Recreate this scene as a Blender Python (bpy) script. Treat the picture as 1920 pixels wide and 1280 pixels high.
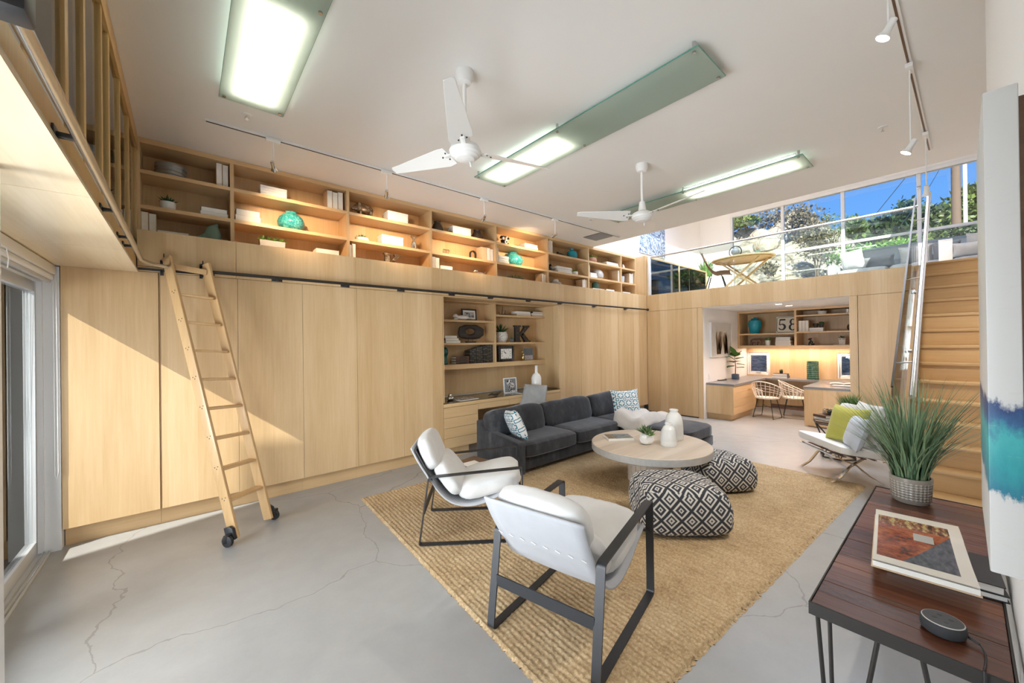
import bpy, bmesh, math, random
import numpy as np
from mathutils import Vector, Matrix, noise

scene = bpy.context.scene
for o in list(bpy.data.objects):
    bpy.data.objects.remove(o)
C = scene.collection
RND = random.Random(7)
PI = math.pi

# ------------------------------------------------------------------ camera
FPX, YAW, PITCH, ROLL, HCAM = 718.2, math.radians(49.579), math.radians(0.1767), math.radians(-0.7521), 1.64
_f = np.array([math.cos(YAW)*math.cos(PITCH), math.sin(YAW)*math.cos(PITCH), math.sin(PITCH)])
_r = np.array([math.sin(YAW), -math.cos(YAW), 0.0]); _u = np.cross(_r, _f)
_r2 = math.cos(ROLL)*_r+math.sin(ROLL)*_u; _u2 = -math.sin(ROLL)*_r+math.cos(ROLL)*_u
_C = np.array([0, 0, HCAM])
cam = bpy.data.cameras.new('camera'); camo = bpy.data.objects.new('camera', cam); C.objects.link(camo)
cam.lens = 36.0*FPX/1920.0; cam.sensor_width = 36.0; cam.clip_start = 0.02; cam.clip_end = 400
camo.matrix_world = Matrix(((_r2[0], _u2[0], -_f[0], 0), (_r2[1], _u2[1], -_f[1], 0), (_r2[2], _u2[2], -_f[2], HCAM), (0, 0, 0, 1)))
scene.camera = camo

def on(x, y, ax, v):
    "photo pixel -> world point on the plane ax = v"
    d = _f+(x-960)/FPX*_r2-(y-640)/FPX*_u2
    i = 'XYZ'.index(ax); t = (v-_C[i])/d[i]
    return Vector(_C+t*d)

# ------------------------------------------------------------------ world, sun, daylight
scene.view_settings.view_transform = 'Standard'; scene.view_settings.look = 'None'
scene.view_settings.gamma = 1.0; scene.view_settings.use_curve_mapping = False
scene.view_settings.exposure = 1.28
w = bpy.data.worlds.new('sky'); scene.world = w; w.use_nodes = True
wn = w.node_tree; wn.nodes.clear()
wo = wn.nodes.new('ShaderNodeOutputWorld'); wb = wn.nodes.new('ShaderNodeBackground')
wt = wn.nodes.new('ShaderNodeTexCoord'); ws = wn.nodes.new('ShaderNodeSeparateXYZ'); wr = wn.nodes.new('ShaderNodeValToRGB')
wn.links.new(wt.outputs['Generated'], ws.inputs[0]); wn.links.new(ws.outputs['Z'], wr.inputs[0])
wr.color_ramp.elements[0].position = 0.0; wr.color_ramp.elements[0].color = (0.42, 0.62, 0.90, 1)
wr.color_ramp.elements[1].position = 0.55; wr.color_ramp.elements[1].color = (0.06, 0.19, 0.62, 1)
e = wr.color_ramp.elements.new(0.16); e.color = (0.16, 0.40, 0.86, 1)
wn.links.new(wr.outputs[0], wb.inputs[0]); wb.inputs[1].default_value = 0.52
wn.links.new(wb.outputs[0], wo.inputs[0])

def light(name, kind, loc, energy, color=(1, 1, 1), direction=None, **kw):
    l = bpy.data.lights.new(name, kind); l.energy = energy; l.color = color
    for k, v in kw.items(): setattr(l, k, v)
    o = bpy.data.objects.new(name, l); C.objects.link(o); o.location = loc
    if direction is not None:
        o.rotation_euler = Vector(direction).to_track_quat('-Z', 'Y').to_euler()
    return o
SUN = Vector((1.0, 0.38, -0.79)).normalized()
light('sun', 'SUN', (-6, -2, 8), 4.6, (1.0, 0.95, 0.88), SUN, angle=math.radians(0.4))
light('terrace_fill', 'AREA', (-2.3, 3.0, 1.1), 62, (0.95, 0.97, 1.0), (1, .50, .36), shape='RECTANGLE', size=1.9, size_y=1.4)  # unseen fill lamp added outside the door to brighten the left corner
# daylight entering by the glass doors of the left wall and by the skylight over the loft edge
light('door_daylight', 'AREA', (-1.06, 1.85, 1.22), 84, (0.92, 0.96, 1.0), (1, .34, .26), shape='RECTANGLE', size=2.1, size_y=3.3)
light('skylight_daylight', 'AREA', (8.1, 2.6, 5.72), 140, (0.88, 0.93, 1.0), (-.05, .12, -1), shape='RECTANGLE', size=3.0, size_y=4.6, spread=math.radians(150))
scene.cycles.use_denoising = True
scene.cycles.max_bounces = 9; scene.cycles.diffuse_bounces = 5; scene.cycles.transparent_max_bounces = 16
scene.cycles.sample_clamp_indirect = 6.0
scene.cycles.caustics_reflective = False; scene.cycles.caustics_refractive = False

# ------------------------------------------------------------------ materials
MATS = {}
def newmat(name):
    m = bpy.data.materials.new(name); m.use_nodes = True
    nt = m.node_tree; b = nt.nodes['Principled BSDF']; MATS[name] = m
    return m, nt, b
def nd(nt, typ, ins=None, **props):
    n = nt.nodes.new('ShaderNode'+typ)
    for k, v in props.items(): setattr(n, k, v)
    for k, v in (ins or {}).items():
        if hasattr(v, 'is_linked') or isinstance(v, bpy.types.NodeSocket): nt.links.new(v, n.inputs[k])
        else: n.inputs[k].default_value = v
    return n
def mth(nt, op, a, b=None, c=None, clamp=False):
    n = nt.nodes.new('ShaderNodeMath'); n.operation = op; n.use_clamp = clamp
    for i, v in enumerate((a, b, c)):
        if v is None: continue
        if isinstance(v, bpy.types.NodeSocket): nt.links.new(v, n.inputs[i])
        else: n.inputs[i].default_value = v
    return n.outputs[0]
def mixc(nt, fac, a, b, mode='MIX'):
    n = nt.nodes.new('ShaderNodeMix'); n.data_type = 'RGBA'; n.blend_type = mode
    for s, v in ((n.inputs[0], fac), (n.inputs[6], a), (n.inputs[7], b)):
        if isinstance(v, bpy.types.NodeSocket): nt.links.new(v, s)
        else: s.default_value = v if not isinstance(v, tuple) else (*v, 1) if len(v) == 3 else v
    return n.outputs[2]
def ramp(nt, fac, stops, interp='LINEAR'):
    n = nt.nodes.new('ShaderNodeValToRGB'); n.color_ramp.interpolation = interp
    els = n.color_ramp.elements
    while len(els) < len(stops): els.new(0.5)
    for e_, (p, c) in zip(els, stops):
        e_.position = p; e_.color = (*c, 1) if len(c) == 3 else c
    if isinstance(fac, bpy.types.NodeSocket): nt.links.new(fac, n.inputs[0])
    return n.outputs[0]
def bump(nt, b, height, strength=0.2, dist=0.01):
    n = nd(nt, 'Bump', {'Height': height, 'Strength': strength, 'Distance': dist})
    nt.links.new(n.outputs[0], b.inputs['Normal'])
def pos(nt): return nt.nodes.new('ShaderNodeNewGeometry').outputs['Position']
def objco(nt): return nt.nodes.new('ShaderNodeTexCoord').outputs['Object']
def scaled(nt, vec, s):
    return nd(nt, 'VectorMath', {0: vec, 1: s}, operation='MULTIPLY').outputs[0]
def noisef(nt, vec, scale=5, detail=4, rough=.55):
    return nd(nt, 'TexNoise', {'Vector': vec, 'Scale': scale, 'Detail': detail, 'Roughness': rough}).outputs[0]

def plain(name, col, rough=.5, metal=0.0, **kw):
    m, nt, b = newmat(name)
    b.inputs['Base Color'].default_value = (*col, 1); b.inputs['Roughness'].default_value = rough
    b.inputs['Metallic'].default_value = metal
    for k, v in kw.items(): b.inputs[k.replace('_', ' ')].default_value = v
    # a little tonal variation so that nothing is dead flat
    n = noisef(nt, objco(nt), 14, 3)
    c = mixc(nt, n, tuple(x*.90 for x in col), tuple(min(1, x*1.08) for x in col))
    nt.links.new(c, b.inputs['Base Color'])
    return m

def wood(name, c0, c1, c2, grain='Z', scale=1.0, rough=.38, bands=.30, bandw=.21, bumps=.02, spec=.5):
    m, nt, b = newmat(name)
    p = pos(nt)
    s = {'Z': (26, 26, 1.1), 'X': (1.1, 26, 26), 'Y': (26, 1.1, 26)}[grain]
    fine = noisef(nt, scaled(nt, p, tuple(x*scale for x in s)), 2.2, 6, .62)
    s2 = {'Z': (3.1, 3.1, .35), 'X': (.35, 3.1, 3.1), 'Y': (3.1, .35, 3.1)}[grain]
    broad = noisef(nt, scaled(nt, p, tuple(x*scale for x in s2)), 2.0, 4, .6)
    sep = nd(nt, 'SeparateXYZ', {0: p})
    if grain == 'Z': q = mth(nt, 'ADD', sep.outputs[0], mth(nt, 'MULTIPLY', sep.outputs[1], 1.13))
    else: q = mth(nt, 'ADD', sep.outputs[2], mth(nt, 'MULTIPLY', sep.outputs[1 if grain == 'X' else 0], .83))
    cell = mth(nt, 'FLOOR', mth(nt, 'DIVIDE', q, bandw))
    wn_ = nd(nt, 'TexWhiteNoise', {'W': cell}, noise_dimensions='1D').outputs[0]
    f = mth(nt, 'ADD', mth(nt, 'MULTIPLY', fine, .45), mth(nt, 'MULTIPLY', broad, .55))
    f = mth(nt, 'ADD', f, mth(nt, 'MULTIPLY', mth(nt, 'SUBTRACT', wn_, .5), bands))
    col = ramp(nt, f, [(.22, c0), (.5, c1), (.78, c2)])
    nt.links.new(col, b.inputs['Base Color'])
    b.inputs['Roughness'].default_value = rough; b.inputs['Specular IOR Level'].default_value = spec
    bump(nt, b, fine, bumps, .004)
    return m

# pale maple veneer, upright and lying grain
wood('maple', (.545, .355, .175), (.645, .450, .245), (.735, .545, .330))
wood('maple_lying', (.56, .36, .175), (.65, .445, .235), (.73, .53, .31), grain='X', bandw=.5, bands=.1)
wood('maple_lying_y', (.56, .36, .175), (.65, .445, .235), (.73, .53, .31), grain='Y', bandw=.5, bands=.1)
wood('oak_stair', (.52, .305, .125), (.61, .385, .172), (.69, .46, .225), grain='Y', bandw=.4, bands=.25, rough=.4)
wood('ladder_oak', (.50, .30, .13), (.60, .385, .185), (.68, .46, .24), grain='Z', bandw=.3, bands=.1, rough=.3)
wood('frame_fir', (.47, .275, .095), (.58, .37, .145), (.66, .45, .20), grain='Z', bandw=.4, bands=.12)
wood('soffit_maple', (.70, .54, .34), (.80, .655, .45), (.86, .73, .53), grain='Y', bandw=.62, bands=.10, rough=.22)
wood('washed_wood', (.44, .36, .28), (.60, .50, .40), (.70, .61, .51), grain='X', bandw=.14, bands=.2, rough=.42)
wood('washed_edge', (.28, .28, .28), (.44, .43, .41), (.56, .54, .51), grain='X', bandw=.3, bands=.1, rough=.5, scale=.6)
wood('reclaimed', (.060, .020, .010), (.150, .052, .026), (.275, .115, .062), grain='Y', bandw=.094, bands=.55, rough=.26, bumps=.12)
wood('brown_wood', (.10, .055, .03), (.18, .10, .06), (.25, .15, .09), grain='X', rough=.4)
wood('driftwood', (.016, .011, .009), (.035, .025, .020), (.07, .05, .04), grain='X', rough=.6, bumps=.2)
wood('pale_drift', (.40, .29, .17), (.54, .40, .26), (.64, .50, .34), grain='X', rough=.6)

# polished concrete
m, nt, b = newmat('concrete')
p = pos(nt)
n1 = noisef(nt, p, .9, 4, .55); n2 = noisef(nt, p, 6, 4, .55); n3 = noisef(nt, p, 46, 3, .6)
f = mth(nt, 'ADD', mth(nt, 'MULTIPLY', n1, .55), mth(nt, 'ADD', mth(nt, 'MULTIPLY', n2, .33), mth(nt, 'MULTIPLY', n3, .12)))
col = ramp(nt, f, [(.22, (.345, .345, .338)), (.42, (.375, .374, .366)), (.58, (.405, .404, .396)), (.78, (.44, .438, .428))])
# hairline cracks
wv = nd(nt, 'VectorMath', {0: p, 1: scaled(nt, nd(nt, 'TexNoise', {'Vector': p, 'Scale': 1.6, 'Detail': 5}).outputs[1], (.55, .55, 0))}, operation='ADD').outputs[0]
vor = nd(nt, 'TexVoronoi', {'Vector': scaled(nt, wv, (.55, .55, 0)), 'Scale': 1.0}, feature='DISTANCE_TO_EDGE').outputs[0]
crack = mth(nt, 'LESS_THAN', vor, .0022)
col = mixc(nt, mth(nt, 'MULTIPLY', crack, .38), col, (.16, .15, .14))
nt.links.new(col, b.inputs['Base Color'])
nt.links.new(mth(nt, 'ADD', mth(nt, 'MULTIPLY', n1, .10), .20), b.inputs['Roughness'])
b.inputs['Specular IOR Level'].default_value = .42
bump(nt, b, n3, .04, .003)

def paint(name, col, rough=.7, scale=60, st=.05):
    m, nt, b = newmat(name)
    n = noisef(nt, pos(nt), 1.3, 3); n2 = noisef(nt, pos(nt), scale, 2)
    c = mixc(nt, n, tuple(x*.975 for x in col), tuple(min(1, x*1.02) for x in col))
    nt.links.new(c, b.inputs['Base Color']); b.inputs['Roughness'].default_value = rough
    bump(nt, b, n2, st, .002)
paint('ceiling_paint', (.86, .857, .845), .8)
paint('wall_paint', (.87, .87, .865), .6)
paint('white_frame', (.80, .81, .82), .35)
paint('alu_frame', (.62, .64, .66), .35)
paint('fan_white', (.86, .86, .85), .35)
paint('exterior_stucco', (.62, .60, .56), .9)
paint('deck_stone', (.55, .53, .50), .8)

def fabric(name, col, rough=.9, wscale=420, st=.25, var=.10, sheen=.2):
    m, nt, b = newmat(name)
    o = objco(nt); n = noisef(nt, o, 9, 4); wv = noisef(nt, o, wscale, 2)
    c = mixc(nt, n, tuple(x*(1-var) for x in col), tuple(min(1, x*(1+var)) for x in col))
    nt.links.new(c, b.inputs['Base Color']); b.inputs['Roughness'].default_value = rough
    b.inputs['Sheen Weight'].default_value = sheen
    bump(nt, b, wv, st, .002)
fabric('linen_white', (.66, .655, .645)); fabric('linen_sling', (.44, .45, .475))
fabric('grey_tweed', (.36, .37, .38), var=.25); fabric('grey_pillow', (.50, .50, .49), var=.2)
fabric('dark_pillow', (.22, .225, .235), var=.2); fabric('beige_pillow', (.60, .585, .55), var=.15)
fabric('throw_fur', (.60, .56, .52), wscale=90, st=.7, var=.12, sheen=.6)
fabric('lime_fabric', (.46, .44, .075), var=.08); fabric('paleblue_fabric', (.55, .60, .68))
fabric('white_leather', (.82, .82, .81), rough=.45, wscale=60, st=.06, var=.03, sheen=0)
# charcoal velvet
m, nt, b = newmat('velvet')
o = objco(nt); n = noisef(nt, scaled(nt, o, (1, 1, .5)), 5.5, 6, .7); n2 = noisef(nt, o, 300, 2)
nt.links.new(ramp(nt, n, [(.32, (.012, .0135, .017)), (.5, (.026, .028, .034)), (.68, (.066, .068, .076))]), b.inputs['Base Color'])
b.inputs['Roughness'].default_value = .8; b.inputs['Sheen Weight'].default_value = .45; b.inputs['Sheen Roughness'].default_value = .4
b.inputs['Sheen Tint'].default_value = (.75, .78, .85, 1)
bump(nt, b, n2, .1, .002)
# jute
m, nt, b = newmat('jute')
p = pos(nt); n = noisef(nt, p, 62, 3, .7); n1 = noisef(nt, p, 2.3, 4, .6); nb = noisef(nt, scaled(nt, p, (34, 9, 20)), 1.0, 2)
f = mth(nt, 'ADD', mth(nt, 'MULTIPLY', n, .55), mth(nt, 'ADD', mth(nt, 'MULTIPLY', n1, .25), mth(nt, 'MULTIPLY', nb, .2)))
nt.links.new(ramp(nt, f, [(.30, (.24, .145, .065)), (.46, (.45, .31, .165)), (.58, (.59, .44, .26)), (.74, (.74, .61, .42))]), b.inputs['Base Color'])
b.inputs['Roughness'].default_value = .95
bump(nt, b, noisef(nt, p, 240, 2), .5, .004)

# metals, glass, ceramics
plain('black_metal', (.022, .023, .026), .42, .0); plain('gun_metal', (.034, .030, .027), .5, .3)
plain('steel', (.60, .59, .57), .26, 1.0); plain('chrome', (.80, .80, .80), .08, 1.0); plain('dark_bronze', (.055, .050, .047), .38, .7)
plain('rubber', (.02, .02, .022), .55); plain('silver', (.72, .71, .69), .18, 1.0); plain('brass', (.62, .45, .18), .28, 1.0)
plain('white_ceramic', (.82, .815, .80), .22); plain('grey_ceramic', (.50, .475, .44), .3); plain('stone_white', (.80, .79, .77), .6)
plain('plaster_grey', (.40, .40, .395), .7); plain('teal_glaze', (.035, .33, .36), .18); plain('turquoise', (.012, .29, .40), .25)
plain('dark_pot', (.035, .030, .026), .45); plain('dark_vase', (.050, .032, .022), .4); plain('black_gloss', (.012, .012, .013), .2)
plain('teal_dark', (.010, .12, .115), .18); plain('green_pottery', (.035, .11, .085), .3); plain('sage_ceramic', (.17, .27, .21), .55)
plain('paper', (.83, .81, .76), .8); plain('cover_white', (.84, .82, .78), .6); plain('cover_tan', (.60, .44, .28), .7); plain('cover_black', (.022, .021, .022), .35)
plain('cover_brown', (.10, .045, .022), .45); plain('cover_grey', (.22, .23, .24), .5); plain('cover_blue', (.05, .075, .12), .45); plain('box_white', (.86, .85, .84), .5)
plain('quartz_grey', (.205, .212, .222), .28); plain('soil', (.035, .022, .014), .95); plain('terracotta', (.42, .22, .13), .6)
plain('galvanised', (.34, .35, .345), .45, .6); plain('leather_tan', (.36, .16, .06), .4); plain('bark', (.16, .115, .08), .9)
plain('rattan', (.78, .72, .64), .55); plain('plastic_white', (.85, .85, .84), .4); plain('walnut_plate', (.11, .065, .035), .4)
plain('ply_birch', (.68, .50, .26), .4); plain('speaker_cloth', (.032, .033, .036), .85); plain('speaker_top', (.055, .058, .064), .55)
plain('dim_room', (.55, .545, .53), .8); plain('louver_grey', (.30, .295, .285), .6)
for nm, a, bb in (('grass_green', (.035, .12, .020), (.16, .30, .075)), ('grass_blue', (.055, .13, .07), (.24, .34, .18)), ('leaf_dark', (.008, .035, .010), (.03, .10, .028)),
                  ('leaf_fig', (.02, .09, .012), (.09, .22, .03)), ('succulent', (.05, .12, .05), (.22, .30, .13)), ('tree_dark', (.012, .034, .010), (.065, .105, .030)),
                  ('tree_light', (.05, .10, .018), (.19, .25, .06)), ('scrub_dry', (.10, .085, .04), (.27, .22, .11)), ('leaf_bright', (.06, .16, .02), (.20, .38, .06))):
    m, nt, b = newmat(nm)
    n = noisef(nt, pos(nt), 21, 3); r_ = nt.nodes.new('ShaderNodeNewGeometry').outputs['Random Per Island']
    f = mth(nt, 'ADD', mth(nt, 'MULTIPLY', n, .5), mth(nt, 'MULTIPLY', r_, .5))
    nt.links.new(ramp(nt, f, [(.25, a), (.75, bb)]), b.inputs['Base Color']); b.inputs['Roughness'].default_value = .5

def archglass(name, tint=(.97, .99, .985), refl=.10, rough=.0):
    m = bpy.data.materials.new(name); m.use_nodes = True; nt = m.node_tree; nt.nodes.clear(); MATS[name] = m
    out = nt.nodes.new('ShaderNodeOutputMaterial')
    tr = nd(nt, 'BsdfTransparent', {'Color': (*tint, 1)}); gl = nd(nt, 'BsdfGlossy', {'Roughness': rough, 'Color': (1, 1, 1, 1)})
    fr = nd(nt, 'Fresnel', {'IOR': 1.45})
    mx = nd(nt, 'MixShader', {0: mth(nt, 'MULTIPLY', fr.outputs[0], refl*10, clamp=True), 1: tr.outputs[0], 2: gl.outputs[0]})
    nt.links.new(mx.outputs[0], out.inputs[0])
archglass('glass'); archglass('glass_guard', (.90, .955, .945), .09); archglass('glass_tinted', (.05, .055, .065), .11); archglass('glass_table', (.80, .86, .84), .10)
archglass('glass_bottle', (.45, .62, .70), .12)
# frosted glass of the ceiling lights
m = bpy.data.materials.new('glass_frosted'); m.use_nodes = True; nt = m.node_tree; nt.nodes.clear(); MATS['glass_frosted'] = m
out = nt.nodes.new('ShaderNodeOutputMaterial')
tl = nd(nt, 'BsdfTranslucent', {'Color': (.95, .96, .90, 1)}); df = nd(nt, 'BsdfDiffuse', {'Color': (.44, .56, .50, 1)}); gl = nd(nt, 'BsdfGlossy', {'Roughness': .35})
mx = nd(nt, 'MixShader', {0: .55, 1: tl.outputs[0], 2: df.outputs[0]}); mx2 = nd(nt, 'MixShader', {0: .06, 1: mx.outputs[0], 2: gl.outputs[0]})
nt.links.new(mx2.outputs[0], out.inputs[0])
plain('glass_edge', (.10, .30, .24), .2)
def emit(name, col, st):
    m = bpy.data.materials.new(name); m.use_nodes = True; nt = m.node_tree; nt.nodes.clear(); MATS[name] = m
    out = nt.nodes.new('ShaderNodeOutputMaterial'); e_ = nd(nt, 'Emission', {'Color': (*col, 1), 'Strength': st}); nt.links.new(e_.outputs[0], out.inputs[0])
emit('lamp_tube', (1.0, .99, .90), 5.2); emit('lamp_warm', (1.0, .90, .75), 9.0); emit('lamp_spot', (1.0, .95, .86), 14.0)

# patterned cloths and other printed surfaces (uv driven)
def uvco(nt): return nt.nodes.new('ShaderNodeUVMap').outputs[0]
def diamond(name, cell, dark, lightc):
    m, nt, b = newmat(name)
    sp = nd(nt, 'SeparateXYZ', {0: uvco(nt)})
    def coord(s):
        q = mth(nt, 'DIVIDE', s, cell); q = mth(nt, 'DIVIDE', mth(nt, 'FLOOR', mth(nt, 'MULTIPLY', q, 26)), 26)
        return mth(nt, 'ABSOLUTE', mth(nt, 'SUBTRACT', mth(nt, 'FRACT', q), .5))
    d = mth(nt, 'ADD', coord(sp.outputs[0]), coord(sp.outputs[1]))
    d = mth(nt, 'MINIMUM', d, mth(nt, 'SUBTRACT', .98, d))
    col = ramp(nt, d, [(0, dark), (.045, lightc), (.14, dark), (.28, lightc), (.40, dark)], 'CONSTANT')
    nt.links.new(col, b.inputs['Base Color']); b.inputs['Roughness'].default_value = .95
    bump(nt, b, noisef(nt, objco(nt), 260, 2), .3, .003)
diamond('pouf_cloth', .16, (.040, .042, .052), (.66, .635, .585))
def fretwork(name, cell, teal, white):
    m, nt, b = newmat(name)
    sp = nd(nt, 'SeparateXYZ', {0: uvco(nt)})
    u = mth(nt, 'DIVIDE', sp.outputs[0], cell); v = mth(nt, 'DIVIDE', sp.outputs[1], cell)
    fu = mth(nt, 'FRACT', u); fv = mth(nt, 'FRACT', v)
    au = mth(nt, 'ABSOLUTE', mth(nt, 'SUBTRACT', fu, .5)); av = mth(nt, 'ABSOLUTE', mth(nt, 'SUBTRACT', fv, .5))
    mx_ = mth(nt, 'MAXIMUM', au, av); mn_ = mth(nt, 'MINIMUM', au, av)
    ring = mth(nt, 'MULTIPLY', mth(nt, 'GREATER_THAN', mx_, .11), mth(nt, 'LESS_THAN', mx_, .19))
    ring2 = mth(nt, 'MULTIPLY', mth(nt, 'MULTIPLY', mth(nt, 'GREATER_THAN', mx_, .29), mth(nt, 'LESS_THAN', mx_, .38)), mth(nt, 'GREATER_THAN', mn_, .10))
    bar = mth(nt, 'MULTIPLY', mth(nt, 'GREATER_THAN', mx_, .29), mth(nt, 'MULTIPLY', mth(nt, 'GREATER_THAN', mn_, .10), mth(nt, 'LESS_THAN', mn_, .19)))
    f = mth(nt, 'MAXIMUM', mth(nt, 'MAXIMUM', ring, ring2), bar)
    nt.links.new(mixc(nt, f, white, teal), b.inputs['Base Color']); b.inputs['Roughness'].default_value = .9
fretwork('fretwork_cloth', .125, (.006, .17, .25), (.80, .82, .82))
# ------------------------------------------------------------------ mesh building
class MB:
    def __init__(s): s.v = []; s.f = []
    def add(s, vs, fs):
        k = len(s.v); s.v += [tuple(p) for p in vs]; s.f += [tuple(i+k for i in f) for f in fs]; return s
    def box(s, x0, x1, y0, y1, z0, z1, mat=None):
        vs = [Vector((x, y, z)) for z in (z0, z1) for y in (y0, y1) for x in (x0, x1)]
        if mat is not None: vs = [mat @ p for p in vs]
        return s.add(vs, [(0, 2, 3, 1), (4, 5, 7, 6), (0, 1, 5, 4), (2, 6, 7, 3), (0, 4, 6, 2), (1, 3, 7, 5)])
    def bar(s, p0, p1, w, h, up=(0, 0, 1)):
        "square bar from p0 to p1; w sideways, h along up"
        p0 = Vector(p0); p1 = Vector(p1); d = (p1-p0).normalized(); up = Vector(up)
        if abs(d.dot(up)) > .99: up = Vector((1, 0, 0))
        sd = d.cross(up).normalized(); up = sd.cross(d).normalized()
        vs = [p+sd*a*w/2+up*b_*h/2 for p in (p0, p1) for a, b_ in ((-1, -1), (1, -1), (1, 1), (-1, 1))]
        return s.add(vs, [(0, 1, 2, 3)[::-1], (4, 5, 6, 7), (0, 1, 5, 4), (1, 2, 6, 5), (2, 3, 7, 6), (3, 0, 4, 7)])
    def strip(s, pts, w, t, side):
        "flat strap bent along pts: width w along the fixed side vector, thickness t in the bending plane"
        side = Vector(side).normalized(); pts = [Vector(p) for p in pts]; n = len(pts); ring = []
        for i in range(n):
            a = (pts[i]-pts[i-1]).normalized() if i else None; b_ = (pts[i+1]-pts[i]).normalized() if i < n-1 else None
            d = (a+b_).normalized() if a is not None and b_ is not None else (a if b_ is None else b_)
            k = 1/max(.35, d.dot(a)) if a is not None and b_ is not None else 1
            nn = side.cross(d).normalized()*k
            ring.append([pts[i]+side*x*w/2+nn*y*t/2 for x, y in ((-1, -1), (1, -1), (1, 1), (-1, 1))])
        vs = [p for r_ in ring for p in r_]; fs = [(0, 1, 2, 3)[::-1], tuple(4*(n-1)+i for i in range(4))]
        for i in range(n-1):
            for j in range(4): fs.append((4*i+j, 4*i+(j+1) % 4, 4*i+4+(j+1) % 4, 4*i+4+j))
        return s.add(vs, fs)
    def tube(s, pts, r, n=8, closed=False, caps=True):
        pts = [Vector(p) for p in pts]; m = len(pts); rr = r if isinstance(r, (list, tuple)) else [r]*m
        vs = []; fs = []; up = None
        for i in range(m):
            if closed: d = (pts[(i+1) % m]-pts[i-1]).normalized()
            else: d = (pts[min(i+1, m-1)]-pts[max(i-1, 0)]).normalized()
            if up is None: up = Vector((0, 0, 1)) if abs(d.z) < .9 else Vector((1, 0, 0))
            sd = d.cross(up).normalized(); up = sd.cross(d).normalized()
            for j in range(n):
                a = 2*PI*j/n; vs.append(pts[i]+(sd*math.cos(a)+up*math.sin(a))*rr[i])
        for i in range(m if closed else m-1):
            i2 = (i+1) % m
            for j in range(n): fs.append((i*n+j, i*n+(j+1) % n, i2*n+(j+1) % n, i2*n+j))
        if caps and not closed: fs += [tuple(range(n))[::-1], tuple((m-1)*n+j for j in range(n))]
        return s.add(vs, fs)
    def cyl(s, p0, p1, r0, r1=None, n=16): return s.tube([p0, p1], [r0, r0 if r1 is None else r1], n)
    def lathe(s, prof, c=(0, 0, 0), n=24, sx=1, sy=1, axis='Z'):
        vs = []; fs = []; c = Vector(c)
        for r, z in prof:
            for j in range(n):
                a = 2*PI*j/n; p = Vector((r*math.cos(a)*sx, r*math.sin(a)*sy, z))
                if axis == 'Y': p = Vector((p.x, p.z, p.y))
                if axis == 'X': p = Vector((p.z, p.x, p.y))
                vs.append(c+p)
        m = len(prof)
        for i in range(m-1):
            for j in range(n): fs.append((i*n+j, i*n+(j+1) % n, (i+1)*n+(j+1) % n, (i+1)*n+j))
        if prof[0][0] > 1e-4: fs.append(tuple(range(n))[::-1])
        if prof[-1][0] > 1e-4: fs.append(tuple((m-1)*n+j for j in range(n)))
        return s.add(vs, fs)
    def prism(s, poly, ext):
        ext = Vector(ext); n = len(poly); vs = [Vector(p) for p in poly]; vs += [p+ext for p in vs]
        fs = [tuple(range(n))[::-1], tuple(range(n, 2*n))]+[(i, (i+1) % n, n+(i+1) % n, n+i) for i in range(n)]
        return s.add(vs, fs)
    def ellipsoid(s, c, r, n=14, m=9, mat=None):
        c = Vector(c); vs = []; fs = []
        for i in range(m+1):
            t = PI*i/m
            for j in range(n):
                a = 2*PI*j/n; p = Vector((r[0]*math.sin(t)*math.cos(a), r[1]*math.sin(t)*math.sin(a), r[2]*math.cos(t)))
                vs.append(c+(mat @ p if mat is not None else p))
        for i in range(m):
            for j in range(n): fs.append((i*n+j, (i+1)*n+j, (i+1)*n+(j+1) % n, i*n+(j+1) % n))
        return s.add(vs, fs)
    def grid(s, fn, nu, nv, cu=False, cv=False):
        vs = [fn(i/(nu if cu else nu-1), j/(nv if cv else nv-1)) for i in range(nu) for j in range(nv)]
        fs = [(i*nv+j, ((i+1) % nu)*nv+j, ((i+1) % nu)*nv+(j+1) % nv, i*nv+(j+1) % nv) for i in range(nu if cu else nu-1) for j in range(nv if cv else nv-1)]
        return s.add(vs, fs)
    def soft(s, c, size, p=4.0, n=14, mat=None, fn=None):
        "a soft box: cube sphere pushed to a superquadric"
        c = Vector(c); vs = []; fs = []; idx = {}
        def vert(a):
            k = tuple(round(x, 5) for x in a)
            if k not in idx:
                q = Vector(a); L = (abs(q.x)**p+abs(q.y)**p+abs(q.z)**p)**(1/p); q = q/L
                q = Vector((q.x*size[0]/2, q.y*size[1]/2, q.z*size[2]/2))
                if fn: q = fn(q)
                if mat is not None: q = mat @ q
                idx[k] = len(vs); vs.append(c+q)
            return idx[k]
        for ax in range(3):
            for sg in (-1, 1):
                for i in range(n):
                    for j in range(n):
                        qs = []
                        for a, b_ in ((i, j), (i+1, j), (i+1, j+1), (i, j+1)):
                            u_ = math.tan((2*a/n-1)*PI/4); v_ = math.tan((2*b_/n-1)*PI/4); q = [0, 0, 0]; q[ax] = sg; q[(ax+1) % 3] = u_*1; q[(ax+2) % 3] = v_
                            qs.append(vert(q))
                        fs.append(tuple(qs if sg > 0 else qs[::-1]))
        return s.add(vs, fs)
    def pillow(s, w_, h_, t, n=16, pinch=.10, mat=None, c=(0, 0, 0)):
        "throw pillow in the xz plane, thickness along y, corners drawn out"
        c = Vector(c); k = len(s.v); vs = []; fs = []
        for side in (1, -1):
            for i in range(n+1):
                for j in range(n+1):
                    u_ = 2*i/n-1; v_ = 2*j/n-1
                    x = u_*(1-pinch*(1-v_*v_)**1*abs(u_)) if True else u_
                    z = v_*(1-pinch*(1-u_*u_)*abs(v_))
                    th = t/2*((1-u_**4)*(1-v_**4))**.55
                    p = Vector((x*w_/2, side*th, z*h_/2))
                    vs.append(c+(mat @ p if mat is not None else p))
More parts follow.
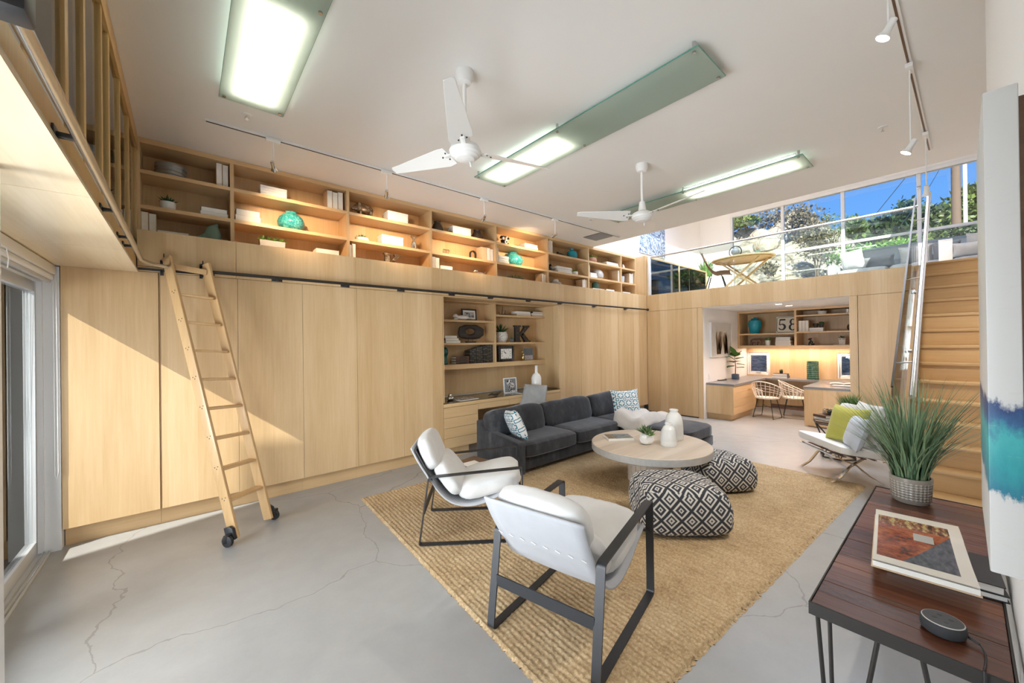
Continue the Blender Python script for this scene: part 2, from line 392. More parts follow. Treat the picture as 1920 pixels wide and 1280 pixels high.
        o = (n+1)**2
        for i in range(n):
            for j in range(n):
                a = i*(n+1)+j; q = (a, a+n+1, a+n+2, a+1)
                fs.append(q[::-1]); fs.append(tuple(x+o for x in q))
        return s.add(vs, fs)
    def mesh(s, name, smooth=True, bevel=0, angle=35, seg=2, uv=None):
        me = bpy.data.meshes.new(name); me.from_pydata(s.v, [], s.f)
        if bevel:
            bm = bmesh.new(); bm.from_mesh(me); bmesh.ops.remove_doubles(bm, verts=bm.verts, dist=1e-5)
            bm.normal_update()
            ed = [e_ for e_ in bm.edges if len(e_.link_faces) == 2 and e_.calc_face_angle(0) > math.radians(angle)]
            bmesh.ops.bevel(bm, geom=ed, offset=bevel, segments=seg, affect='EDGES', profile=.5, clamp_overlap=True)
            bm.to_mesh(me); bm.free()
        if uv:
            me.update(); lay = me.uv_layers.new(name='uv'); d = np.zeros(len(me.loops)*2)
            for pl in me.polygons:
                for li in pl.loop_indices:
                    d[2*li:2*li+2] = uv(me.vertices[me.loops[li].vertex_index].co, pl.normal)
            lay.data.foreach_set('uv', d)
        if smooth:
            me.polygons.foreach_set('use_smooth', [True]*len(me.polygons)); me.set_sharp_from_angle(angle=math.radians(angle))
        me.update(); return me

def base_of(o):
    while o.parent is not None: o = o.parent
    return o
def obj(name, mb, mat, parent=None, local=False, kind=None, **kw):
    """link a mesh object. Under a parent, coordinates are world ones unless local=True (only for unrotated things)."""
    me = mb.mesh(name, **kw) if isinstance(mb, MB) else mb
    if parent is not None and not local and isinstance(mb, MB):
        off = Vector(base_of(parent).location)
        if off.length > 0: me.transform(Matrix.Translation(-off))
    if not me.materials and mat: me.materials.append(MATS[mat])
    o = bpy.data.objects.new(name, me); C.objects.link(o); o.parent = parent
    if kind: o['kind'] = kind
    return o
def thing(name, label, cat, loc=(0, 0, 0), rotz=0, group=None, kind=None):
    o = bpy.data.objects.new(name, None); C.objects.link(o); o.empty_display_size = .1
    o.location = loc; o.rotation_euler = (0, 0, rotz)
    return tag(o, label, cat, group, kind)
def tag(o, label=None, cat=None, group=None, kind=None):
    if label: o['label'] = label
    if cat: o['category'] = cat
    if group: o['group'] = group
    if kind: o['kind'] = kind
    return o
def recenter(o):
    "put a one-mesh thing's origin at the middle of its base"
    vs = [v.co for v in o.data.vertices]
    c = Vector(((min(v.x for v in vs)+max(v.x for v in vs))/2, (min(v.y for v in vs)+max(v.y for v in vs))/2, min(v.z for v in vs)))
    o.data.transform(Matrix.Translation(-c)); o.location = Vector(o.location)+c; return o
def single(name, mb, mat, label, cat, group=None, **kw):
    return recenter(tag(obj(name, mb, mat, **kw), label, cat, group))
def struct(name, mb, mat, parent=None, label=None, cat=None, **kw):
    o = obj(name, mb, mat, parent, **kw)
    if parent is None: tag(o, label, cat, kind='structure')
    return o
def dup(root, loc, rotz=0, label=None, group=None, scale=None):
    r = root.copy(); C.objects.link(r); r.location = loc; r.rotation_euler = (0, 0, rotz)
    if label: r['label'] = label
    if group: r['group'] = group
    if scale: r.scale = scale
    for ch in list(root.children):
        c = ch.copy(); C.objects.link(c); c.parent = r
        for g in ch.children:
            d = g.copy(); C.objects.link(d); d.parent = c
    return r

# ------------------------------------------------------------------ main dimensions (metres; camera stands at the origin)
YC, YB, YW = 4.76, 5.02, 5.40          # cabinet fronts, bookcase fronts, wall behind them
XF = 8.20                              # front of the loft and of the study below it
ZD0, ZD1, ZL, ZC = .165, 2.325, 2.70, 3.635   # door bottom, door top, loft floor, ceiling
XL, XLF = -.87, -.33                   # glass wall on the left, face of the left gallery
XCE, XW, ZR = 6.57, 12.60, 5.62        # end of the low ceiling, window wall of the loft, upper roof
NY0, NY1, NX1, ZN = 1.18, 3.50, 10.70, 2.31   # study nook

# ------------------------------------------------------------------ the setting
struct('floor', MB().box(-.95, 10.9, -.8, 5.5, -.15, 0), 'concrete', label='mottled grey polished concrete floor with hairline cracks', cat='floor')
struct('ceiling', MB().box(-1.05, XCE, -.9, 5.6, ZC, ZC+.25), 'ceiling_paint', label='flat white ceiling over the living room', cat='ceiling')
struct('wall_back', MB().box(-1.0, XW+.2, YW, YW+.15, 0, ZR), 'wall_paint', label='white wall behind the bookcases and the loft', cat='wall')
struct('wall_right', MB().box(-.95, 3.25, -.25, -.10, 0, ZC), 'wall_paint', label='white wall beside the console table and canvas', cat='wall')
struct('wall_stair', MB().box(3.10, XW+.2, -.95, -.80, 0, ZR), 'wall_paint', label='white wall along the far side of the stairs', cat='wall')
mb = MB(); mb.box(3.10, 3.25, -.85, -.24, 0, ZC); struct('wall_return', mb, 'wall_paint', label='short white wall return beside the stair foot', cat='wall')
# left wall: glass doors below the gallery
mb = MB(); mb.box(XL-.06, XL, -.25, .25, 0, 2.335); mb.box(XL-.06, XL, 4.745, 5.40, 0, 2.335); mb.box(XL-.06, XL, .25, 4.745, 2.17, 2.335); mb.box(XL, -.782, 4.775, 5.42, 0, 2.31)
mb.box(-.60, -.52, 2.25, 2.31, 0, 2.312)
struct('wall_left', mb, 'white_frame', label='white wall framing the sliding glass doors', cat='wall')
mb = MB(); mb.box(-1.0, XLF-.012, -.25, YC+.6, 2.335, 2.60)
struct('gallery_floor', mb, 'dim_room', label='floor slab of the glazed gallery above the doors', cat='floor')


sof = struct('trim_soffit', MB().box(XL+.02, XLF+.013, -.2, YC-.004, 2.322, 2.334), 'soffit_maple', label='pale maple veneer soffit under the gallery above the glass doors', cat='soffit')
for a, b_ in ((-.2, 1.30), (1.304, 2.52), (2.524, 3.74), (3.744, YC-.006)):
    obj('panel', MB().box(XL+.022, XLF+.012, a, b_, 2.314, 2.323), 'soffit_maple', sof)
struct('wall_gallery', MB().box(-1.0, -.95, -.25, 5.40, 2.601, ZC), 'wall_paint', label='plain wall at the back of the gallery room', cat='wall')
# loft floor slab, nook shell
struct('loft_floor', MB().box(XF+.02, XW, -.8, YW, 2.36, ZL-.002), 'maple_lying_y', label='timber floor slab of the loft', cat='floor')
mb = MB(); mb.box(XF+.02, NX1+.15, NY1, NY1+.10, 0, 2.36)
struct('wall_nook_left', mb, 'wall_paint', label='white side wall of the study nook', cat='wall')
struct('wall_nook_right', MB().box(XF+.02, NX1+.15, NY0-.10, NY0, 0, 2.36), 'wall_paint', label='hidden side wall of the study nook', cat='wall')
struct('ceiling_nook', MB().box(XF+.021, NX1, NY0, NY1, ZN, 2.36), 'ceiling_paint', label='low white ceiling of the study nook', cat='ceiling')
# nook back wall with two small windows
W1 = (on(1401, 690, 'X', NX1).y, on(1444, 690, 'X', NX1).y); W2 = (on(1569, 690, 'X', NX1).y, on(1569, 690, 'X', NX1).y-.55)
wz0, wz1 = .775, on(1420, 660, 'X', NX1).z
mb = MB(); segs = [(NY0, W2[1]), (W2[0], W1[1]), (W1[0], NY1)]
mb.box(NX1, NX1+.15, NY0, NY1, 0, wz0); mb.box(NX1, NX1+.15, NY0, NY1, wz1, 2.36)
for a, b_ in segs:
    if b_-a > .01: mb.box(NX1, NX1+.15, a, b_, wz0, wz1)
struct('wall_nook_back', mb, 'maple', label='maple panelled back wall of the study nook', cat='wall')
for k, (a, b_) in enumerate((W1, W2)):
    y1, y0 = a, b_
    wnd = thing('window_%d' % (k+2), ('small white framed window above the grey counter beside the wall', 'small white framed window at the far right of the nook')[k], 'window', (NX1+.06, (y0+y1)/2, wz0), kind='structure')
    fr = MB(); t = .045
    for q in ((y0, y0+t, wz0, wz1), (y1-t, y1, wz0, wz1), (y0+t, y1-t, wz0, wz0+t), (y0+t, y1-t, wz1-t, wz1)): fr.box(NX1+.02, NX1+.08, *q)
    obj('window_frame', fr, 'white_frame', wnd, bevel=.004)
    fr = MB(); t2 = t+.032
    for q in ((y0+t, y0+t2, wz0+t, wz1-t), (y1-t2, y1-t, wz0+t, wz1-t), (y0+t2, y1-t2, wz0+t, wz0+t2), (y0+t2, y1-t2, wz1-t2, wz1-t)): fr.box(NX1+.03, NX1+.07, *q)
    obj('sash', fr, 'white_frame', wnd, bevel=.003)
    obj('pane', MB().box(NX1+.045, NX1+.051, y0+t2, y1-t2, wz0+t2, wz1-t2), 'glass', wnd)
    obj('latch', MB().box(NX1-.01, NX1+.03, (y0+y1)/2-.05, (y0+y1)/2+.05, wz0+.052, wz0+.066), 'steel', wnd, bevel=.003)
# upper volume above the loft: walls, roof with a skylight
mb = MB(); mb.box(XCE-.15, XCE, -.95, YW+.1, ZC+.02, ZR); struct('wall_clerestory', mb, 'wall_paint', label='white upstand wall above the edge of the ceiling', cat='wall')
mb = MB(); SK = (6.80, 11.0, .2, 4.8)
mb.box(XCE-.15, SK[0], -.95, YW+.15, ZR, ZR+.2); mb.box(SK[1], XW+.25, -.95, YW+.15, ZR, ZR+.2); mb.box(SK[0], SK[1], -.95, SK[2], ZR, ZR+.2); mb.box(SK[0], SK[1], SK[3], YW+.15, ZR, ZR+.2)
struct('ceiling_upper', mb, 'ceiling_paint', label='high white ceiling above the loft with a skylight opening', cat='ceiling')
# window wall of the loft
JY = [on(1375, 500, 'X', XW).y, on(1468, 470, 'X', XW).y, on(1581, 455, 'X', XW).y, on(1724, 430, 'X', XW).y]
JY.append(JY[-1]-(JY[0]-JY[3])/3); pitch = (JY[0]-JY[3])/3
ZT, ZTR = 5.32, on(1579, 456, 'X', XW).z
mb = MB(); mb.box(XW, XW+.2, JY[0]+.06, YW+.1, 2.36, ZR); mb.box(XW, XW+.2, -.95, JY[0]+.06, ZT+.10, ZR); mb.box(XW, XW+.2, -.95, JY[4]-.06, 2.36, ZT+.1); mb.box(XW, XW+.2, JY[4]-.06, JY[0]+.06, 2.2, ZL-.02)
struct('wall_far', mb, 'wall_paint', label='white end wall of the loft around the big window', cat='wall')
win = thing('window_1', 'large white framed loft window looking onto rocks, trees and sky', 'window', (XW, (JY[0]+JY[4])/2, ZL-.02), kind='structure')
mb = MB(); mb.box(XW-.03, XW+.09, JY[4]-.06, JY[0]+.06, ZT, ZT+.10); mb.box(XW-.03, XW+.09, JY[4]-.06, JY[0]+.06, ZL-.02, ZL+.05)
mb.box(XW-.03, XW+.09, JY[0], JY[0]+.06, ZL+.05, ZT); mb.box(XW-.03, XW+.09, JY[4]-.06, JY[4], ZL+.05, ZT)
obj('window_frame', mb, 'white_frame', win, bevel=.006)
for k in (1, 2, 3): obj('mullion', MB().box(XW-.02, XW+.07, JY[k]-.035, JY[k]+.035, ZL+.05, ZT), 'white_frame', win, bevel=.005)
for k in range(4):
    a, b_ = JY[k+1]+(.035 if k < 3 else 0), JY[k]-(.035 if k else 0)
    obj('transom', MB().box(XW-.012, XW+.06, a, b_, ZTR-.035, ZTR+.03), 'white_frame', win, bevel=.004)
    obj('pane', MB().box(XW+.02, XW+.028, a, b_, ZL+.05, ZTR-.035), 'glass', win)
    obj('pane', MB().box(XW+.02, XW+.028, a, b_, ZTR+.03, ZT), 'glass', win)
obj('handle', MB().box(XW-.045, XW-.02, JY[3]-.03, JY[3]+.03, ZTR+.95, ZTR+1.0), 'steel', win, bevel=.003)
# ------------------------------------------------------------------ sliding glass doors
def door_leaf(y0, y1, label, n, t=.075):
    d = thing('door_%d' % n, label, 'door', (XL-.05, (y0+y1)/2, 0), kind='structure')
    fr = MB()
    fr.box(XL-.075, XL-.03, y0, y0+t, .03, 2.17); fr.box(XL-.075, XL-.03, y1-t, y1, .03, 2.17); fr.box(XL-.075, XL-.03, y0+t, y1-t, .03, .13); fr.box(XL-.075, XL-.03, y0+t, y1-t, 2.09, 2.17)
    obj('door_frame', fr, 'alu_frame', d, bevel=.004)
    obj('pane', MB().box(XL-.056, XL-.048, y0+t, y1-t, .13, 2.09), 'glass', d)
door_leaf(3.45, 4.742, 'sliding glass door with aluminium frame beside the maple cupboards', 1, .042)
door_leaf(2.32, 3.44, 'middle sliding glass door leaf behind the picture edge', 2)
door_leaf(1.28, 2.20, 'near sliding glass door leaf beside the camera', 3)
door_leaf(.26, 1.27, 'nearest sliding glass door leaf by the white wall', 4)
tr = struct('trim_track', MB().box(XL-.10, XL+.035, .25, 4.745, 0, .022), 'alu_frame', label='aluminium floor track of the sliding doors', cat='track', bevel=.003)
obj('rail', MB().box(XL-.005, XL+.003, .25, 4.745, .022, .030), 'steel', tr)
obj('rail', MB().box(XL+.02, XL+.028, .25, 4.745, .022, .028), 'steel', tr)
sh = thing('roller_shade', 'rolled up white shade above the sliding glass door', 'shade', (XL+.05, 3.5, 2.19))
obj('cassette', MB().box(XL+.005, XL+.075, 2.35, 4.74, 2.235, 2.308), 'fan_white', sh, bevel=.006)
obj('roll', MB().cyl((XL+.045, 2.37, 2.212), (XL+.045, 4.72, 2.212), .024, n=14), 'white_frame', sh)
obj('hem_bar', MB().box(XL+.03, XL+.055, 2.40, 4.70, 2.165, 2.188), 'alu_frame', sh, bevel=.004)
obj('cord', MB().tube([(XL+.06, 4.735, 2.22), (XL+.062, 4.74, 1.5), (XL+.062, 4.738, .62), (XL+.07, 4.742, .58), (XL+.078, 4.742, .64), (XL+.076, 4.74, 2.22)], .0022, 5), 'plastic_white', sh)
obj('pull_cord', MB().tube([(XL+.05, 3.60, 2.235), (XL+.075, 3.62, 2.23), (XL+.078, 3.64, 2.17), (XL+.074, 3.645, 2.12)], .003, 5), 'plastic_white', sh)

# ------------------------------------------------------------------ glazed gallery above the doors
gs = thing('gallery_screen', 'timber framed glass screen of the gallery, from soffit to ceiling', 'screen', (XLF, 2.5, 2.335))
obj('bottom_rail', MB().box(XLF-.045, XLF, -.15, YC-.01, 2.336, 2.45), 'frame_fir', gs, bevel=.003)
obj('top_rail', MB().box(XLF-.09, XLF, -.15, YB-.004, 3.50, ZC-.002), 'frame_fir', gs, bevel=.003)
obj('sill_rail', MB().box(XLF-.075, XLF-.047, -.15, YB-.004, 2.44, 2.50), 'frame_fir', gs)
ys = [.45, 1.05, 1.70, 2.20, 2.55, 3.02, 3.28, 3.78, 4.34, 4.98]
for k, y in enumerate(ys):
    w_ = .021 if k % 3 else .027
    obj('stile', MB().box(XLF-.036, XLF-.006, y-w_, y+w_, 2.45, 3.50), 'frame_fir', gs, bevel=.003)
for k in range(len(ys)-1):
    obj('pane', MB().box(XLF-.023, XLF-.019, ys[k]+.018, ys[k+1]-.018, 2.452, 3.498), 'glass', gs)
# bookcase bay in the gallery room
gb = thing('gallery_bookcase', 'maple bookcase bay behind the glass gallery screen', 'bookcase', (-.66, 5.2, 2.60))
obj('back_panel', MB().box(-.94, -.375, 5.36, 5.39, 2.605, 3.63), 'maple', gb)
for z in (2.605, 2.965, 3.30): obj('shelf', MB().box(-.94, -.375, YB, 5.36, z, z+.034), 'maple_lying', gb)
obj('top', MB().box(-.94, -.375, YB, 5.36, 3.585, 3.63), 'maple_lying', gb)
for x in (-.94,): obj('divider', MB().box(x, x+.02, YB+.001, 5.36, 2.639, 3.585), 'maple', gb)

# ladder rail
ZRL = 2.358; YRL = YC-.075
lr = thing('ladder_rail', 'steel pipe ladder rail running round the corner along the cupboards', 'rail', (0, YRL, ZRL-.03))
arc = [(-.272, y, ZRL) for y in (.30, 1.2, 2.2, 3.2, 4.0, 4.28)]
for k in range(1, 8):
    a = k/7*PI/2; arc.append((-.272+.36*(1-math.cos(a)), 4.28+(YRL-4.28)*math.sin(a), ZRL))
arc += [(.2, YRL, ZRL)]
obj('pipe', MB().tube(arc, .0165, 12), 'steel', lr)
obj('bar', MB().cyl((.19, YRL, ZRL), (8.10, YRL, ZRL), .0165, n=12), 'dark_bronze', lr)
obj('corner_strip', MB().box(-.325, .22, YRL+.028, YRL+.040, ZRL-.028, ZRL-.008), 'black_metal', lr)
obj('end_stop', MB().lathe([(.0, -.012), (.028, -.012), (.028, .012), (0, .012)], (8.11, YRL, ZRL), 12, axis='X'), 'black_metal', lr)
for y in (1.12, 1.95, 2.86, 3.50, 3.78):
    m_ = MB(); m_.box(XLF+.001, -.272, y-.012, y+.012, ZRL-.012, ZRL+.004); m_.box(XLF+.001, XLF+.008, y-.035, y+.035, ZRL-.03, ZRL+.02)
    obj('bracket', m_, 'black_metal', lr, bevel=.002)
obj('end_fitting', MB().box(XLF+.002, -.235, 1.19, 1.265, ZRL-.05, ZRL+.035), 'black_metal', lr, bevel=.008)
obj('collar', MB().cyl((-.272, 1.26, ZRL), (-.272, 1.285, ZRL), .026, n=16), 'chrome', lr)
for x in (.75, 1.45, 2.15, 2.92, 3.62, 4.42, 5.2, 6.2, 7.3):
    m_ = MB(); m_.box(x-.012, x+.012, YRL, YC-.001, ZRL-.022, ZRL-.012); m_.box(x-.05, x+.05, YC-.009, YC-.001, ZRL-.03, ZRL-.006)
    obj('bracket', m_, 'black_metal', lr, bevel=.002)
hd = thing('rail_bracket', 'large steel end fitting of the pipe rail at top left', 'bracket', (-.272, .95, 2.36))

# ------------------------------------------------------------------ library ladder
LT, LB = Vector((-.125, YRL-.035, 2.455)), Vector((.300, 3.955, .035))
RT, RB = Vector((.150, YRL-.035, 2.425)), Vector((.572, 4.185, .035))
ld = thing('library_ladder', 'oak rolling library ladder hung on the rail before the cupboards', 'ladder', (.35, 4.1, 0))
side = (RB-LB).normalized(); dn = (LB-LT).normalized(); fwd = dn.cross(side).normalized()
for T, B in ((LT, LB), (RT, RB)):
    m_ = MB().bar(T, B, .026, .088, up=fwd); st = obj('stile', m_, 'ladder_oak', ld, bevel=.005)
    for k in range(9):
        q = T.lerp(B, .13+.105*k); s_ = -1 if T is LT else 1
        bt = MB()
        for du, dv in ((-.016, 0), (.016, 0), (0, .018)):
            c_ = q+fwd*du+dn*dv+side*s_*.0125
            bt.lathe([(0, -.003), (.0045, -.003), (.0045, .003), (0, .003)], c_, 6, axis='X')
        obj('screws', bt, 'black_metal', st)
for k in range(8):
    t = .13+.105*k+.01; a, b_ = LT.lerp(LB, t)+side*.012, RT.lerp(RB, t)-side*.012
    m_ = MB(); d_ = (b_-a).normalized(); up = Vector((0, 0, 1)); f2 = d_.cross(up).normalized()
    m_.bar(a, b_, .082, .022); obj('rung', m_, 'ladder_oak', ld, bevel=.004)
m_ = MB().bar(LT.lerp(LB, .035)+side*.012, RT.lerp(RB, .035)-side*.012, .03, .05); obj('top_rail', m_, 'ladder_oak', ld, bevel=.004)
for T in (LT, RT):
    hk = MB(); c_ = T+Vector((-.016, 0, 0)); hk.prism([c_+Vector((0, y, z)) for y, z in ((.01, .03), (.055, .03), (.06, .015), (.03, 0), (.03, -.03), (.05, -.06), (.05, -.12), (.005, -.12))], (-.008, 0, 0))
    h_ = obj('hook', hk, 'black_metal', ld, bevel=.002)
    for dz in (.045, -.075):
        obj('roller', MB().lathe([(0, -.012), (.024, -.012), (.029, -.006), (.024, 0), (.029, .006), (.024, .012), (0, .012)], (T.x-.034, YRL, ZRL+(.044 if dz > 0 else -.044)), 14, axis='X'), 'black_metal', h_)
for B, s_ in ((LB, -1), (RB, 1)):
    cs = MB(); o_ = B+side*s_*.02
    cs.prism([o_+fwd*a-dn*b_ for a, b_ in ((-.035, .005), (.045, .0), (.045, .09), (.02, .115), (-.035, .115))], side*s_*.026)
    cs.bar(o_+side*s_*.02+Vector((0, 0, .06)), o_+side*s_*.045+Vector((0, 0, .052)), .03, .02)
    hs = obj('caster_housing', cs, 'black_metal', ld, bevel=.004)
    wc = o_+side*s_*.048+Vector((0, 0, .047-o_.z))
    obj('wheel', MB().tube([wc-side*.016, wc-side*.012, wc+side*.012, wc+side*.016], [.036, .046, .046, .036], 20), 'rubber', hs)
    fk = MB(); fk.bar(wc+side*.021+Vector((0, 0, .05)), wc+side*.021-Vector((0, 0, .012)), .006, .034); fk.bar(wc-side*.021+Vector((0, 0, .05)), wc-side*.021-Vector((0, 0, .012)), .006, .034); fk.bar(wc-side*.024+Vector((0, 0, .05)), wc+side*.024+Vector((0, 0, .05)), .034, .006)
    obj('fork', fk, 'black_metal', hs, bevel=.001)

# ------------------------------------------------------------------ tall cupboards of the long wall
DX = [-.777+.5906*k for k in range(7)]
names = ['beside the glass door', 'behind the top of the ladder', 'behind the foot of the ladder', 'third from the shelf niche', 'second from the shelf niche', 'left of the shelf niche']
def cupboard(x0, x1, label, nd_=1, gapl=.0015, face=YC):
    t = thing('tall_cupboard', label, 'cupboard', ((x0+x1)/2, face+.3, 0), group='tall maple cupboards')
    obj('body', MB().box(x0+.001, x1-.001, face+.022, YW-.01, ZD0-.004, ZD1-.002), 'maple', t)
    obj('plinth', MB().box(x0+.0005, x1-.0005, face+.10, YW-.01, 0, ZD0-.004), 'maple_lying', t)
    w_ = (x1-x0)/nd_
    for k in range(nd_):
        obj('door', MB().box(x0+k*w_+(gapl if k == 0 else .0015), x0+(k+1)*w_-.0015, face, face+.020, ZD0, ZD1-.003), 'maple', t, bevel=.001, seg=1)
    return t
for k in range(6): cupboard(DX[k], DX[k+1], 'tall flat maple cupboard '+names[k], 1, .013 if k == 1 else .0015)
NX0, NXR = DX[6], 5.20
cupboard(NXR, 5.80, 'tall flat maple cupboard right of the shelf niche'); cupboard(5.80, 7.05, 'double tall maple cupboard behind the sofa cushions', 2); cupboard(7.05, 8.20, 'double tall maple cupboard in the far corner', 2)
fa = struct('trim_fascia', MB().box(XLF+.004, XF-.002, YC+.024, YC+.045, ZD1, ZL), 'maple', label='maple fascia band above the tall cupboards', cat='fascia')
FX = [XLF+.005, .394, 1.577, 2.763, 3.982, 5.20, 6.41, XF-.002]
for k in range(7):
    obj('panel', MB().box(FX[k]+.001, FX[k+1]-.001, YC, YC+.022, 2.372, ZL), 'maple', fa, bevel=.001, seg=1)
    obj('strip', MB().box(FX[k]+.001, FX[k+1]-.001, YC+.001, YC+.022, ZD1+.001, 2.369), 'maple', fa)
obj('ledge', MB().box(XLF+.004, XF-.002, YC+.023, YB+.002, 2.652, 2.668), 'maple_lying', fa)

# ------------------------------------------------------------------ long bookcase
BX = [-.317, .388, 1.577, 2.745, 3.955, 5.19, 6.40, 7.58, 8.17]
ZS = [2.668, 2.997, 3.331]            # top faces of the shelves
bc = thing('long_bookcase', 'long built-in maple bookcase under the ceiling', 'bookcase', (4, 5.2, 2.66))
obj('back_panel', MB().box(-.37, XF, 5.365, 5.39, 2.652, ZC-.003), 'maple', bc)
obj('end_stile', MB().box(-.37, -.317, YB, 5.365, 2.669, ZC-.003), 'maple', bc)
obj('top', MB().box(-.317, XF, YB, 5.365, 3.585, ZC-.003), 'maple_lying', bc)
for k in range(1, 9):
    obj('divider', MB().box(BX[k]-.017, BX[k]+.017, YB, 5.365, 2.669, 3.585), 'maple', bc)
for k in range(8):
    a = BX[k]+(.017 if k else 0); b_ = BX[k+1]-.017
    for z in ZS[1:]: obj('shelf', MB().box(a, b_, YB+.002, 5.365, z-.036, z), 'maple_lying', bc)
    obj('shelf', MB().box(a, b_, YB+.002, 5.365, 2.669-.02, 2.668), 'maple_lying', bc)
obj('end_panel', MB().box(8.19, XF+.03, YC+.01, YB, ZL+.001, ZC-.003), 'maple', bc)

# ------------------------------------------------------------------ shelf niche with desk
YS = 5.11
def zy(x, y, Y=YS): return on(x, y, 'Y', Y).z
NS = dict(top=zy(835, 562.5), bot0=zy(840, 693), bot1=zy(840, 684), l2=zy(840, 643), l1=zy(840, 598.7), r1=zy(945, 590), div=on(929, 640, 'Y', YS).x)
nb = thing('niche_shelves', 'maple wall shelves in the desk niche', 'shelves', ((NX0+NXR)/2, 5.25, NS['bot0']))
a0, a1, dv = NX0+.022, NXR-.022, NS['div']
obj('back_panel', MB().box(NX0+.003, NXR-.003, 5.38, 5.399, .80, ZD1-.004), 'maple', nb)
obj('side_panel', MB().box(NX0+.002, NX0+.021, YC+.001, 5.379, .80, ZD1-.004), 'maple', nb)
obj('side_panel', MB().box(NXR-.021, NXR-.002, YC+.001, 5.379, .80, ZD1-.004), 'maple', nb)
obj('head_panel', MB().box(a0, a1, YC+.001, 5.379, ZD1-.018, ZD1-.004), 'maple_lying', nb)
obj('top_shelf', MB().box(a0, a1, YS, 5.379, NS['top']-.005, NS['top']+.032), 'maple_lying', nb)
obj('bottom_shelf', MB().box(a0, a1, YS, 5.379, NS['bot0'], NS['bot1']), 'maple_lying', nb)
obj('divider', MB().box(dv-.017, dv+.017, YS, 5.379, NS['bot1'], NS['top']-.005), 'maple', nb)
for x0, x1, z in ((a0, dv-.017, NS['l1']), (a0, dv-.017, NS['l2']), (dv+.017, a1, NS['r1']), (dv+.017, a1, NS['l2'])):
    obj('shelf', MB().box(x0, x1, YS+.012, 5.379, z-.032, z), 'maple_lying', nb)
ZK = .785
dk = thing('niche_desk', 'long maple desk top with a glass sheet in the niche', 'desk', ((NX0+NXR)/2, 5.1, .70))
obj('desktop', MB().box(NX0+.003, NXR-.003, YC, 5.378, ZK-.058, ZK-.008), 'maple_lying', dk, bevel=.002)
obj('glass_top', MB().box(NX0+.022, NXR-.022, YC+.002, 5.376, ZK-.008, ZK), 'glass_table', dk)
du = thing('drawer_unit', 'maple desk drawer unit with four drawers beside the armchair', 'drawers', (3.06, 5.05, 0))
obj('body', MB().box(NX0+.003, 3.36, YC+.02, 5.37, .135, ZK-.059), 'maple', du)
obj('plinth', MB().box(NX0+.003, 3.22, YC+.05, 5.37, 0, .135), 'maple', du)
zz = [.14, .285, .43, .575, .722]
for k in range(4): obj('drawer', MB().box(NX0+.004, 3.36, YC-.001, YC+.019, zz[k]+.002, zz[k+1]-.002), 'maple_lying', du, bevel=.001, seg=1)
dd = thing('shallow_drawer_unit', 'pair of shallow maple drawers under the niche desk', 'drawers', (3.95, 5.0, .60))
obj('body', MB().box(3.365, 4.60, YC+.02, 5.2, .635, ZK-.059), 'maple_lying', dd)
for x0, x1 in ((3.365, 3.98), (3.984, 4.60)): obj('drawer', MB().box(x0, x1, YC-.001, YC+.019, .637, .724), 'maple_lying', dd, bevel=.001, seg=1)
d2 = thing('desk_pedestal', 'maple drawer pedestal at the right end of the niche desk', 'drawers', (4.9, 5.05, 0))
obj('body', MB().box(4.605, NXR-.003, YC+.02, 5.37, .135, ZK-.059), 'maple', d2)
obj('plinth', MB().box(4.65, NXR-.003, YC+.05, 5.37, 0, .135), 'maple', d2)
for z0, z1 in ((.14, .43), (.434, .722)): obj('drawer', MB().box(4.606, NXR-.004, YC-.001, YC+.019, z0, z1), 'maple_lying', d2, bevel=.001, seg=1)
struct('trim_niche_back', MB().box(3.362, 4.603, 5.372, 5.396, .0, .635), 'maple', label='maple panel closing the knee space under the niche desk', cat='panel')
for x, nm in ((3.72, 'left'), (3.92, 'right')):
    so = thing('wall_socket', nm+' white double socket in the desk knee space', 'socket', (x, 5.36, .50))
    obj('plate', MB().box(x-.036, x+.036, 5.364, 5.3715, .50, .615), 'plastic_white', so, bevel=.002)
    for dz in (.535, .58): obj('outlet', MB().box(x-.014, x+.014, 5.361, 5.3645, dz-.012, dz+.012), 'plastic_white', so, bevel=.001)

# ------------------------------------------------------------------ far wall: cupboards, fascia, guard, stairs
def farcup(y1, y0, label):
    t = thing('tall_cupboard', label, 'cupboard', (XF+.25, (y0+y1)/2, 0), group='tall maple cupboards of the far wall')
    obj('body', MB().box(XF+.022, XF+.60, y0+.001, y1-.001, .03, ZD1-.002), 'maple', t)
    obj('plinth', MB().box(XF+.03, XF+.60, y0+.001, y1-.001, 0, .03), 'black_metal', t)
    obj('door', MB().box(XF, XF+.020, y0+.0015, y1-.0015, .022, ZD1-.003), 'maple', t, bevel=.001, seg=1)
farcup(4.756, 4.44, 'narrow maple filler cupboard in the far corner'); farcup(4.44, 3.605, 'wide maple cupboard left of the study nook')
farcup(1.075, .40, 'maple cupboard between the study nook and the stairs')
for y0, y1, nm in ((3.50, 3.60, 'left'), (1.08, 1.18, 'right')):
    struct('trim_nook_'+nm, MB().box(XF, XF+.02, y0, y1, 0, ZD1-.003), 'maple', label='maple edge strip on the %s side of the nook opening' % nm, cat='trim')
lf = struct('trim_loft_fascia', MB().box(XF+.012, XF+.022, .40, 4.755, ZD1, ZL-.003), 'maple', label='maple fascia band along the loft edge', cat='fascia')
ff = [4.755, 3.99, 3.2, 2.4, 1.6, .80, .40]
for k in range(6): obj('panel', MB().box(XF-.002, XF+.012, ff[k+1]+.0004, ff[k]-.0004, ZD1+.001, ZL), 'maple', lf)
